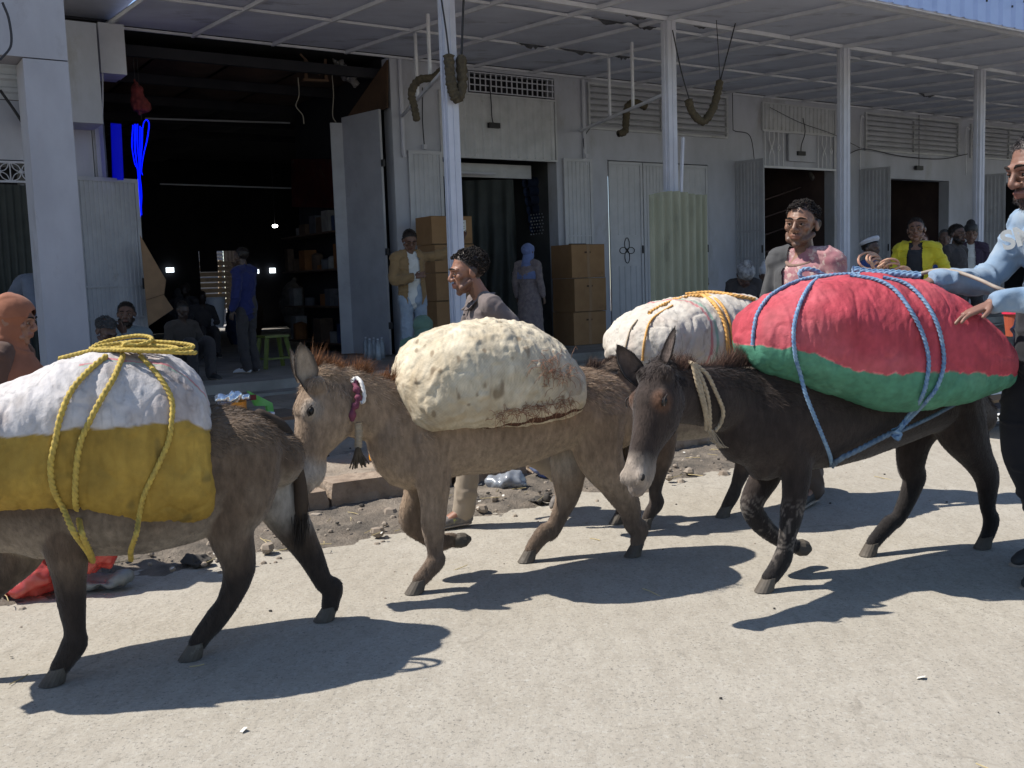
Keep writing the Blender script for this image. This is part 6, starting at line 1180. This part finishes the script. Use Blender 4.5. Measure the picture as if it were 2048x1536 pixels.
    # eyes
    if facev:
        for sg in (-1, 1):
            mb = MB(); mb.add(*sph(X((sg*.030, .0740, .002)), A(.0125, .0095, .0075)*k, 10, 8, R3=RH)); e = part(t, 'eye', mb, EYEW, smooth=True); mb = MB(); mb.add(*sph(X((sg*.030+.001, .0792, .002)), .0060*k, 8, 6)); part(e, 'iris', mb, EYEM, smooth=True)
            mb = MB(); mb.add(*tube([X(p) for p in ((sg*.014, .083, .0075), (sg*.030, .0875, .0115), (sg*.046, .076, .0065))], .0032*k, 6, 8)); mb.add(*tube([X(p) for p in ((sg*.015, .083, -.003), (sg*.030, .0850, -.0075), (sg*.045, .076, -.003))], .0028*k, 6, 8)); part(t, 'eyelid', mb, mat('lid'+str(round(skin[0], 2)), tuple(a*.7 for a in skin), None, rough=.6), smooth=True)
            mb = MB(); mb.add(*tube([X(p) for p in ((sg*.010, .0915, .026), (sg*.028, .0935, .033), (sg*.050, .077, .028))], [.0035*k, .005*k, .002*k], 6, 10)); part(t, 'eyebrow', mb, HAIRC, smooth=True)
    def scalp(n, seed=0):
        r = np.random.default_rng(seed); d = r.normal(size=(n*3, 3)); d = nzr(d); p = A(0, -.018, .036)+d*A(.076, .096, .085); ok = (p[:, 2] > np.interp(p[:, 1], [-.12, -.05, -.01, .02, .05, .08], [-.05, -.03, .018, .060, .072, .085])); p, d = p[ok][:n], d[ok][:n]; return p, nzr(d/A(.076, .096, .085))
    hc_m = mat('hair_'+hair+str(hairc)[:6], tuple(a*.6 for a in hairc), tuple(a*1.5 for a in hairc), 50, .85, .5, 160, .004) if hairc else HAIRC
    if hair in ('curly', 'afro'):
        p, d = scalp(1500 if hair == 'curly' else 1500, 3); mb = MB(); u1, uf = sph((0, 0, 0), 1., 6, 4); rg = np.random.default_rng(5)
        for a_, b_ in zip(p, d): r = rg.uniform(.0032, .0066)*(.5+.5*np.clip((a_[2]+.03)/.07, 0, 1))*(1.0 if hair == 'curly' else 1.1); o = (.004+.013*vnoise(a_[None]*38)[0]+rg.uniform(-.004, .004))*np.clip((a_[2]+.01)/.07, .0, 1); mb.add(X(a_+b_*o+u1*r*A(1, 1, .8)), uf)
        hr = part(t, 'hair', mb, hc_m, smooth=True)
    elif hair in ('short', 'grey'):
        p, d = scalp(2600, 4); cm = A(*(hairc or (.022, .018, .016))); cols = np.tile(cm, (len(p), 1))*np.random.default_rng(2).uniform(.4, 2.2, (len(p), 1)); dd = nzr(d+RNG.normal(size=d.shape)*.6)@RH.T; sv, sf, sc = strands(X(p), dd, .010*k*RNG.uniform(.5, 1.3, len(p)), .0032*k, cols); setp(link('hair', sv, sf, HAIRM, t, col=sc), kind='stuff')
    if beard > .5:
        rg = np.random.default_rng(8); vi = np.nonzero(inh*(bz > .6)*(1-lips))[0]
        if len(vi) > 20:
            vi = rg.choice(vi, 1500); d = nzr((V[vi]-hc)); d = nzr(d+RNG.normal(size=d.shape)*.5+A(0, 0, -.5)); bc = A(*(hairc or (.02, .017, .015))); sv, sf, sc = strands(V[vi], d, .012*k*RNG.uniform(.4, 1.2, len(vi)), .0022*k, np.tile(bc, (len(vi), 1))*RNG.uniform(.4, 1.8, (len(vi), 1))); setp(link('beard', sv, sf, HAIRM, t, col=sc), kind='stuff')
    # clothes
    def wrinkle(V, F, amp, f=9, st=(1, 1, 1), sd=0): N = mnormals(V, F); fb = fbm(V*f*A(*st), 3, sd); return V+N*(amp*(fb+.8*np.clip(1-np.abs(fbm(V*f*.8*A(1, 1, 1.7), 2, sd+4))*5, 0, 1)))[:, None]
    def garment(name, fn, m, amp=.006, cut=None, vox=cloth_vox, colf=None, smooth=5):
        mb = MB(); fn(mb); V, F = remesh(mb, vox, smooth, .5); V = wrinkle(V, F, amp*h, 7, (1, 1, .8), sd=int(abs(base[0]*37)) % 50)
        if cut is not None:
            Lc = ((V-base)@R)/h; keep = cut(Lc); F = F[keep[F].all(1)]
        return link(name, V, F, m, t, smooth=True, col=colf(V, ((V-base)@R)/h) if colf else None)
    def sleeves(mb, g):
        g = g*slv
        for s in 'LR':
            e = J['el'+s]; w_ = J['wr'+s]
            if sleeve == 'long': T(mb, ['sh'+s, 'el'+s, tuple(e+(w_-e)*.94)], [.052+g, .040+g*1.15, .028+g*1.1], 14, 22)
            else: T(mb, ['sh'+s, tuple(J['sh'+s]+(e-J['sh'+s])*.75)], [.052+g, .048+g*1.2], 12, 12)
    if top: garment('shirt', lambda mb: (torso(mb, .014, .004), sleeves(mb, .012)), top if not callable(top) else top(), .010)
    if jacket:
        m, gap = jacket[:2]; jc = jacket[2] if len(jacket) > 2 else None; garment('jacket', lambda mb: (torso(mb, .030, .020), sleeves(mb, .022)), m, .016, cut=(lambda L: ~((np.abs(L[:, 0]-J['che'][0]) < gap*np.interp(L[:, 2], [.9, 1.2, 1.45], [1.25, 1., .8]))*(L[:, 1]-np.interp(L[:, 2], [.94, 1.28, 1.45], [J['pel'][1], J['che'][1], J['nb'][1]]) > .05))) if gap else jc)
    if bottom:
        def pants(mb):
            T(mb, [tuple(J['pel']-A(0, 0, .05)), tuple(J['pel']+A(0, 0, .09))], [(.160*fat, .118*fat), (.150*fat, .110*fat)], 16, 10)
            for s in 'LR': T(mb, ['hi'+s, 'kn'+s, tuple(J['an'+s]-nz(J['to'+s]-J['an'+s])*.01-A(0, 0, .012))], [.102, .076, .070], 14, 24)
        garment('trousers', pants, bottom, .011)
    if shoes:
        for s in 'LR':
            mb = MB(); a_, q = J['an'+s], J['to'+s]; dn = nz(q-a_); mb.add(*tube([Wd(a_+A(0, 0, .02)), Wd(a_-A(0, 0, .02))], [.045*h, .05*h], 12, 5, roundcap=True)); 
            hl = a_-A(0, 0, .045)-nz((q-a_)*A(1, 1, 0))*.035; mb.add(*tube([Wd(hl), Wd((hl+q)/2+A(0, 0, .01)), Wd(q+A(0, 0, .0)), Wd(q+dn*.035)], [(.038*h, .036*h), (.042*h, .040*h), (.046*h, .030*h), (.036*h, .022*h)], 14, 14, up=(0, 0, 1), roundcap=True)); Vs, Fs = remesh(mb, .008, 2); sh = link('shoe', Vs, Fs, shoes, t, smooth=True)
            mb = MB(); mb.add(*tube([Wd(hl-A(0, 0, .030)), Wd((hl+q)/2-A(0, 0, .024)), Wd(q-A(0, 0, .022)), Wd(q+dn*.05-A(0, 0, .016))], [(.040*h, .010*h), (.043*h, .010*h), (.048*h, .010*h), (.034*h, .009*h)], 12, 12, up=(0, 0, 1), roundcap=True)); part(sh, 'sole', mb, mat('shoe_sole', (.36, .31, .25), (.25, .2, .16), 12), smooth=True)
    if dress:
        m, zb, rb = dress[:3]; garment('dress', lambda mb: (torso(mb, .02, .01), sleeves(mb, .018), mb.add(*tube([Wd(J['wai']), Wd(J['pel']), Wd((J['knL']+J['knR'])/2), Wd(((J['anL']+J['anR'])/2)*A(1, 1, 0)+A(0, 0, zb))], [(.155*h, .12*h), (.185*h, .15*h), (rb*.85*h, rb*.75*h), (rb*h, rb*.9*h)], 22, 30, up=R@A(0, 1, 0)))), m, .012)
    if hijab:
        m = hijab[0]
        def hj(mb):
            mb.add(*sph(X((0, -.012, .034)), A(.098, .114, .100)*k, 18, 14, R3=RH)); mb.add(*sph(X((0, .0, -.045)), A(.090, .084, .10)*k, 18, 14, R3=RH))
            mb.add(*tube([X((0, -.01, -.06)), Wd(J['nb']+A(0, .01, .0)), Wd(J['che']+A(0, .03, .03)), Wd(J['che']+A(0, .03, -.10))], [(.080*k, .082*k), (.12*h, .10*h), (.215*h, .155*h), (.225*h, .155*h)], 20, 24, up=R@A(0, 1, 0)))
        mbh = MB(); hj(mbh); Vh, Fh = remesh(mbh, .008, 3); Lh = ((Vh-hc)@RH)/k; open_ = ((Lh[:, 0]/.060)**2+((Lh[:, 2]+.012)/.082)**2 < 1)*(Lh[:, 1] > .03); Vh = wrinkle(Vh, Fh, .007, 8, (1, 1, .5), 3); Fh = Fh[(~open_)[Fh].all(1)]; link('headscarf', Vh, Fh, m, t, smooth=True)
        rim = MB(); a_ = np.linspace(0, 2*math.pi, 30); pass
    if cap:
        kind, m = cap; mb = MB()
        if kind == 'kufi':
            mb.add(*tube([X((0, -.012, .052)), X((0, -.018, .100)), X((0, -.02, .124))], [(.083*k, .102*k), (.080*k, .098*k), (.058*k, .072*k)], 24, 8, up=RH@A(0, 1, 0), roundcap=True)); part(t, 'cap', mb, m, smooth=True)
        elif kind == 'beret':
            mb.add(*tube([X((0, -.02, .060)), X((0, -.03, .085)), X((0, -.04, .105)), X((0, -.045, .115))], [(.080*k, .100*k), (.100*k, .125*k), (.085*k, .108*k), (.02*k, .03*k)], 24, 12, up=RH@A(0, 1, 0))); part(t, 'cap', mb, m, smooth=True)
        elif kind == 'wrap':
            mb.add(*tube([X((0, -.012, .035)), X((0, -.02, .075)), X((0, -.03, .118))], [(.090*k, .110*k), (.092*k, .114*k), (.05*k, .062*k)], 22, 8, up=RH@A(0, 1, 0), roundcap=True)); Vc, Fc = remesh(mb, .008, 1); Vc = wrinkle(Vc, Fc, .008, 14); link('head_wrap', Vc, Fc, m, t, smooth=True)
        elif kind == 'peak':
            mb.add(*tube([X((0, -.012, .055)), X((0, -.015, .095)), X((0, -.02, .118))], [(.082*k, .101*k), (.078*k, .096*k), (.03*k, .04*k)], 22, 8, up=RH@A(0, 1, 0), roundcap=True)); mb.add(*tube([X((0, .07, .062)), X((0, .14, .055))], [(.06*k, .005*k), (.05*k, .004*k)], 14, 6, up=RH@A(0, 0, 1), roundcap=True)); part(t, 'cap', mb, m, smooth=True)
    if collar:
        mb = MB(); pts = []
        for q in np.linspace(.35, 2*math.pi-.35, 24): pts.append(Wd(J['nb']+A(.082*math.sin(q), .082*math.cos(q)+.004, -.012-.055*max(0, math.cos(q))**2)))
        mb.add(*tube(pts, [(.008*h, .024*h)]*24, 8, up=(0, 0, 1), roundcap=True)); part(t, 'collar', mb, collar, smooth=True)
    if extra: extra(t, Wd, X, J, h, R, RH)
    return t, Wd, X, J
def walkbase(x, y, z=0): return at_z(x, y, z)

# materials for clothing
KHAKI = fabric('khaki_trousers', (.30, .245, .185)); GBROWN = fabric('grey_brown_shirt', (.155, .125, .118)); JEANS = fabric('faded_jeans', (.22, .27, .34), (.30, .35, .42)); TANJ = fabric('tan_jacket', (.26, .17, .085)); WHT = fabric('white_tee', (.62, .62, .6))
YELJ = fabric('yellow_jacket', (.54, .46, .03), (.46, .385, .025), rough=.6); BLKT = fabric('black_tee', (.03, .03, .034)); DNM = fabric('light_denim', (.15, .225, .325), (.24, .30, .365), scale=7); GREYT = fabric('grey_shirt', (.20, .20, .21)); BLKP = fabric('black_trousers', (.022, .022, .027)); NAVY = fabric('navy_jacket', (.022, .028, .11))
PINKT = fabric('pink_tie_dye', (.27, .105, .125), (.34, .19, .19), scale=14, c3=(.45, .34, .30), scale3=16, thr3=(.53, .6)); GREENC = fabric('grey_green_cloth', (.10, .165, .125)); BLUC = fabric('blue_shirt', (.04, .07, .22)); DKC = fabric('dark_coat', (.055, .05, .052)); BRWN = fabric('rust_scarf', (.27, .105, .06)); SKYS = fabric('pale_blue_scarf', (.15, .20, .40)); FLOR = fabric('patterned_dress', (.15, .125, .14), (.24, .20, .20), scale=22); DKT = fabric('dusty_dark_vest', (.06, .06, .062)); WCAP = fabric('white_cap', (.55, .56, .62)); STW = fabric('striped_wrap', (.38, .38, .39), (.10, .10, .11), scale=12); TEALS = fabric('teal_grey_shirt', (.12, .15, .17), (.2, .23, .25), scale=20); GREYH = (.16, .15, .15)
SNK = mat('worn_sneaker', (.20, .18, .165), (.10, .09, .085), 30, .8, .5, 60, .006, c3=(.42, .42, .12), scale3=9, thr3=(.62, .66)); WSH = mat('white_sneaker', (.6, .6, .64), (.5, .5, .55), 10, .7)

# 1 walking man in the centre (faces left)
b = A(-.11, 5.86, 0)
def sh1(t, Wd, X, J, h, R, RH):
    mb = MB()
    for i, z in enumerate((1.36, 1.27, 1.18)): mb.add(*sph(Wd(J['che']+A(.015, .135-.01*i, z-1.29)), .007, 8, 6))
    part(t, 'button', mb, BLACKM); mb = MB()
    for s in (-1, 1): mb.add(*tube([Wd(J['nb']+A(.0, .075, -.02)), Wd(J['nb']+A(.045*s, .105, -.065)), Wd(J['nb']+A(.062*s, .06, -.01)), Wd(J['nb']+A(.065*s, -.03, .028)), Wd(J['nb']+A(0, -.07, .035))], [(.022*h, .004), (.030*h, .004), (.026*h, .004), (.022*h, .004), (.02*h, .004)], 8, 18, up=(0, 0, 1)))
    part(t, 'collar', mb, GBROWN, smooth=True)
person(b, 196, 1.61, 'man in a grey-brown button shirt walking left behind the cream sack', pose=dict(shift_up=(0, .06, -.02), hd=(0, .135, 1.575), knL=(-.10, .18, .50), anL=(-.10, .26, .10), toL=(-.11, .41, .035), knR=(.10, -.16, .51), anR=(.10, -.52, .19), toR=(.11, -.43, .06), elL=(-.25, -.12, 1.16), wrL=(-.23, .02, .95), hL=(-.23, .06, .88), elR=(.25, .12, 1.16), wrR=(.22, .30, 1.02), hR=(.2, .38, 1.0)),
       head=(4, -10, 0), skin=(.26, .125, .08), top=GBROWN, bottom=KHAKI, shoes=SNK, hair='curly', beard=.5, voxel=.0048, hs=1.20, extra=sh1)
# 2 man in pink
def pk(t, Wd, X, J, h, R, RH):
    mb = MB(); mb.add(*tube([Wd(J['nb']+A(.10*math.sin(q), .088*math.cos(q)+.01, -.01-.05*max(0, math.cos(q)))) for q in np.linspace(0, 2*math.pi, 26)], .012, 8, cap=False)); part(t, 'neckband', mb, fabric('brown_neckband', (.22, .14, .11)), smooth=True)
person(A(1.80, 6.12, 0), 222, 1.82, 'tall man with curly hair in a bleached pink shirt behind the red sack', pose=dict(knL=(-.10, .12, .50), anL=(-.10, .10, .10), toL=(-.11, .25, .035), anR=(.10, -.25, .12), toR=(.11, -.12, .04)), head=(-12, -3, -3), skin=(.215, .115, .075), top=PINKT, sleeve='short', jacket=(DKT, 0, lambda L: L[:, 0] > .075), bottom=fabric('brown_trousers', (.10, .075, .06)), shoes=SHOEM, hair='curly', beard=.5, voxel=.0048, hs=1.16, extra=pk)
# 3 man in light denim at the right edge
def dn(t, Wd, X, J, h, R, RH):
    cu = bpy.data.curves.new('x', 'FONT'); cu.body = 'SMV'; cu.size = .105; cu.extrude = .002; cu.offset = .004; oo = bpy.data.objects.new('x', cu); COL.objects.link(oo); dg = bpy.context.evaluated_depsgraph_get(); dg.update(); me = bpy.data.meshes.new_from_object(oo.evaluated_get(dg))
    V = np.array([v.co[:] for v in me.vertices]); F = [tuple(p.vertices) for p in me.polygons]; bpy.data.objects.remove(oo)
    u_ = nz(at_depth(2040, 466, 4.2)-at_depth(2000, 478, 4.22)); dpl = 4.10; O = at_depth(2008, 500, dpl); n_ = nz(np.cross(u_, A(0, 0, 1))); up_ = np.cross(n_, u_); up_ = up_ if up_[2] > 0 else -up_
    W_ = O+V[:, :1]*u_+V[:, 1:2]*up_+V[:, 2:3]*nz(CPOS-O); link('chest_lettering', W_, F, WHT, t)
person(A(2.57, 4.50, 0), 192, 2.02, 'greying bearded man in a light blue jacket resting his hands on the red sack', pose=dict(shift_up=(0, .10, -.03), hd=(0, .20, 1.55), elL=(-.18, .22, 1.14), wrL=(-.08, .46, 1.08), hL=(-.07, .55, 1.05), elR=(.22, .24, 1.18), wrR=(.13, .56, 1.17), hR=(.12, .66, 1.15), pel=(0, .08, .94), hiL=(-.09, .10, .92), hiR=(.09, .10, .92), knL=(-.14, .24, .5), knR=(.12, .16, .5), anL=(-.14, .16, .09), toL=(-.15, .30, .035)), head=(2, -14, 0), skin=(.20, .105, .075), top=GREYT, jacket=(DNM, 0), bottom=BLKP, shoes=SHOEM, hair='grey', hairc=(.055, .05, .05), beard=.75, voxel=.005, hs=1.20, fat=1.15, slv=.62,
       fingers=dict(L=dict(n=(0, .1, -1), curl=.25, spread=1.5, thumb=1), R=dict(n=(0, .1, -1), curl=.2, spread=1.3, thumb=-1)), extra=dn)
# 4 girl with rust headscarf, left edge
person(at_depth(48, 1180, 4.95)*A(1, 1, 0)+A(0, 0, 0.0), 5, 1.40, 'girl in a rust brown headscarf at the left edge looking right', head=(0, -12, 0), pose=dict(shift_up=(0, .05, 0)), skin=(.24, .12, .08), dress=(fabric('brown_dress', (.10, .055, .04)), .08, .26), hair=None, hijab=(BRWN,), hs=1.22, voxel=.0055)
# 5 tan jacket man leaning on cartons
b = fw(-.65, 2.08, .345)
def phn(t, Wd, X, J, h, R, RH):
    mb = MB(); c = Wd(J['hL']+A(.04, .03, .03)); obox(mb, c, R@A(1, .3, 0), R@A(0, .6, 1), R@A(0, 1, -.6), .035, .07, .005); part(t, 'phone', mb, BLACKM)
person(b, 300, 1.74, 'man in a tan jacket and ripped jeans looking at his phone by the cartons', pose=dict(shift_up=(.02, .02, 0), elL=(-.42, .10, 1.44), wrL=(-.66, .16, 1.60), hL=(-.72, .17, 1.70), elR=(.26, .06, 1.14), wrR=(.08, .27, 1.16), hR=(.02, .33, 1.18)), head=(10, -30, 0), skin=(.15, .08, .055), top=WHT, jacket=(TANJ, .075), bottom=JEANS, shoes=SHOEM, hair='short', hs=1.12, voxel=.007)
# 6 yellow jacket
person(fw(3.62, 6.45, .16), 238, 1.80, 'young man in a bright yellow jacket squinting towards the street', pose=dict(elR=(.24, .05, 1.14), wrR=(.08, .26, 1.10), hR=(.02, .32, 1.12), elL=(-.30, -.02, 1.14), wrL=(-.22, .12, .93), hL=(-.2, .15, .88)), head=(-6, 0, 4), skin=(.17, .09, .06), top=BLKT, jacket=(YELJ, .085), bottom=GREYT, shoes=SHOEM, hair='short', hs=1.15, voxel=.006)
bc = at_depth(1772, 530, 8.5); t = thing('rope_bundle', bc, 'pale pink and tan bundle of rope held beside the yellow jacket', 'rope')
mb = MB()
for i in range(16): r = random.uniform(.04, .09); ph = random.uniform(0, 3); pts = [bc+A(.02*i-.14+r*math.cos(a)*1.2, .05*math.sin(a+ph), r*math.sin(a)*.8+.03*math.sin(i)-.01*i+.04) for a in np.linspace(0, 5.5, 16)]; mb.add(*tube(pts, .011, 6))
part(t, 'coil', mb, mat('flax', (.50, .33, .22), (.42, .20, .15), 20, .9), smooth=True)
# 7 white cap, blue shirt
person(fw(3.70, 5.75, .16), 245+75, 1.60, 'man with a white cap and royal blue shirt turned away, left of the yellow jacket', head=(10, -5, 0), skin=(.10, .06, .045), top=BLUC, bottom=DKC, shoes=SHOEM, hair='short', cap=('beret', WCAP), hs=1.15, voxel=.009, facev=0)
# 8,9,10.. standing group at right in shade
person(fw(6.72, 5.0, .18), 300, 1.80, 'bearded man in a dark brown coat in profile, right of the yellow jacket', head=(0, -4, 0), skin=(.11, .065, .05), top=DKC, bottom=DKC, shoes=SHOEM, hair='short', beard=.9, hs=1.2, voxel=.008, fat=1.1, facev=1)
person(fw(8.25, 4.3, .19), 250, 1.84, 'young man with black cap behind the bearded man in the dark coat', head=(0, 0, 0), skin=(.17, .10, .075), top=WHT, jacket=(fabric('plum_jacket', (.05, .035, .06)), .06), bottom=DKC, shoes=SHOEM, hair='short', cap=('kufi', BLACKM), hs=1.15, voxel=.010, facev=1)
person(fw(5.6, 5.2, .18), 240, 1.68, 'person with reddish hair peeking from behind the yellow jacket', skin=(.26, .15, .11), top=BLUC, bottom=DKC, shoes=SHOEM, hair='short', hairc=(.07, .03, .02), hs=1.12, voxel=.010, facev=1)
person(fw(7.86, 4.1, .19), 250, 1.78, 'man in a dark blue jacket half hidden left of the bearded man', skin=(.12, .075, .06), top=BLUC, bottom=DKC, shoes=SHOEM, hair='short', hairc=(.09, .09, .09), hs=1.12, voxel=.011, facev=0)
# 11 navy jacket man in the warehouse
person(fw(-2.45, .95, .345), 160, 1.60, 'man in navy jacket and white sneakers standing inside the big dark opening', pose=dict(elR=(.27, .16, 1.22), wrR=(.12, .22, 1.44), hR=(.07, .20, 1.52)), head=(0, -5, 0), skin=(.07, .045, .035), top=NAVY, jacket=(NAVY, 0), bottom=DKC, shoes=WSH, hair='short', hs=1.05, voxel=.009, facev=0)
# seated people: helper pose
SIT = dict(pel=(0, 0, .46), wai=(0, .02, .60), che=(0, .05, .80), nb=(0, .07, .97), hd=(0, .11, 1.12), shL=(-.185, .06, .93), shR=(.185, .06, .93), elL=(-.25, .12, .68), elR=(.25, .12, .68), wrL=(-.16, .33, .66), wrR=(.16, .33, .66), hL=(-.14, .40, .63), hR=(.14, .40, .63), hiL=(-.09, .05, .45), hiR=(.09, .05, .45), knL=(-.13, .45, .50), knR=(.13, .45, .50), anL=(-.13, .47, .09), anR=(.13, .47, .09), toL=(-.14, .61, .035), toR=(.14, .61, .035))
def low(z): return {k: (v[0], v[1], v[2]-z if k in ('pel', 'wai', 'che', 'nb', 'hd', 'shL', 'shR', 'elL', 'elR', 'wrL', 'wrR', 'hL', 'hR', 'hiL', 'hiR') else v[2]) for k, v in SIT.items()}
person(fw(-4.18, 2.1, .16), 285, 1.72, 'bearded man in a grey-blue shirt sitting before the open grey door leaf', pose=low(.10), head=(0, 0, 0), skin=(.13, .07, .05), top=TEALS, bottom=DKC, shoes=SHOEM, hair='short', beard=.8, hs=1.15, voxel=.008)
hp_ = dict(low(.24)); hp_.update(elL=(-.26, .20, .62), wrL=(-.155, .20, .87), hL=(-.10, .175, .985))
person(fw(-4.62, 2.75, .15), 330, 1.72, 'crouching man with greying curls holding his head in one hand', pose=hp_, head=(0, -38, 0), skin=(.12, .07, .055), top=GREYT, bottom=DKC, shoes=SHOEM, hair='afro', hairc=(.06, .06, .062), hs=1.18, voxel=.006, fingers=dict(L=dict(n=(1, .3, 0), curl=.35, spread=1.8)))
# woman with light blue scarf in second doorway
person(fw(1.98, .95, .345), 60, 1.60, 'woman in a light blue headscarf and long patterned dress seen from behind', skin=(.12, .07, .05), dress=(FLOR, .05, .27), hair=None, hijab=(SKYS,), hs=1.1, voxel=.010, facev=0)
# crouching green figure
g = dict(low(.20)); g.update(shL=(-.185, .20, .66), shR=(.185, .20, .66), che=(0, .14, .58), nb=(0, .24, .70), hd=(0, .34, .78))
person(fw(-1.85, 4.5, .14), 95, 1.72, 'figure wrapped in grey-green cloth crouching behind the neck of the middle donkey', pose=g, head=(0, -30, 0), skin=(.12, .07, .05), top=GREENC, bottom=GREENC, shoes=SHOEM, hair=None, hijab=(GREENC,), hs=1.1, voxel=.010, facev=0)
# bending figure left of the pillar
person(fw(-5.2, 1.4, .345), 350, 1.70, 'person in a dusty blue shirt bending forward in the shade left of the pillar', pose=dict(wai=(0, .06, 1.08), che=(0, .20, 1.22), nb=(0, .36, 1.30), hd=(0, .46, 1.36), shL=(-.185, .33, 1.27), shR=(.185, .33, 1.27), elL=(-.22, .40, 1.0), elR=(.22, .40, 1.0), wrL=(-.2, .5, .8), wrR=(.2, .5, .8), hL=(-.2, .55, .74), hR=(.2, .55, .74)), head=(0, -20, 0), skin=(.07, .045, .04), top=fabric('dusty_blue', (.13, .15, .20)), bottom=DKC, shoes=SHOEM, hair='short', hs=1.05, voxel=.010, facev=0)
# heads behind the back sack
person(fw(2.75, 4.6, .0), 262, 1.58, 'man bowing his head under a grey striped wrap behind the white sack', head=(-20, -45, 0), pose=dict(hd=(0, .12, 1.50)), skin=(.10, .06, .05), top=DKC, bottom=DKC, shoes=SHOEM, hair='short', cap=('wrap', STW), hs=1.3, voxel=.010, facev=0)
person(fw(3.55, 4.25, .0), 250, 1.46, 'person with a white-banded dark cap left of the man in pink', head=(0, -8, 0), skin=(.10, .06, .05), top=fabric('dark_plum', (.045, .035, .045)), bottom=DKC, shoes=SHOEM, hair='short', cap=('kufi', WCAP), hs=1.3, voxel=.010, facev=0)
person(fw(4.64, 2.0, .1), 262, 1.24, 'small seated figure with a grey cap before the closed door', head=(0, 0, 0), skin=(.08, .055, .045), top=fabric('dark_blue', (.03, .045, .08)), bottom=DKC, shoes=SHOEM, hair='short', cap=('kufi', fabric('grey_cap', (.17, .17, .17))), hs=1.3, voxel=.010, facev=0)
# silhouettes inside
person(fw(-1.72, -4., .345), 260, 1.66, 'dark seated silhouette before the pallets, left of the other one', pose=low(-.02), skin=(.03, .02, .018), top=DKC, bottom=DKC, shoes=SHOEM, hair='short', voxel=.012, facev=0)
person(fw(-1.85, -2.9, .345), 300, 1.50, 'dark seated silhouette between the other one and the man in navy', pose=low(.02), skin=(.03, .02, .018), top=DKC, bottom=DKC, shoes=SHOEM, hair='short', voxel=.012, facev=0)
person(fw(-3.35, 1.1, .345), 320, 1.60, 'person in dark brown clothes sitting on the veranda behind the cardboard', pose=low(.22), head=(0, -25, 0), skin=(.05, .033, .028), top=fabric('dim_brown', (.06, .05, .045)), bottom=DKC, shoes=SHOEM, hair='short', voxel=.011, facev=0)
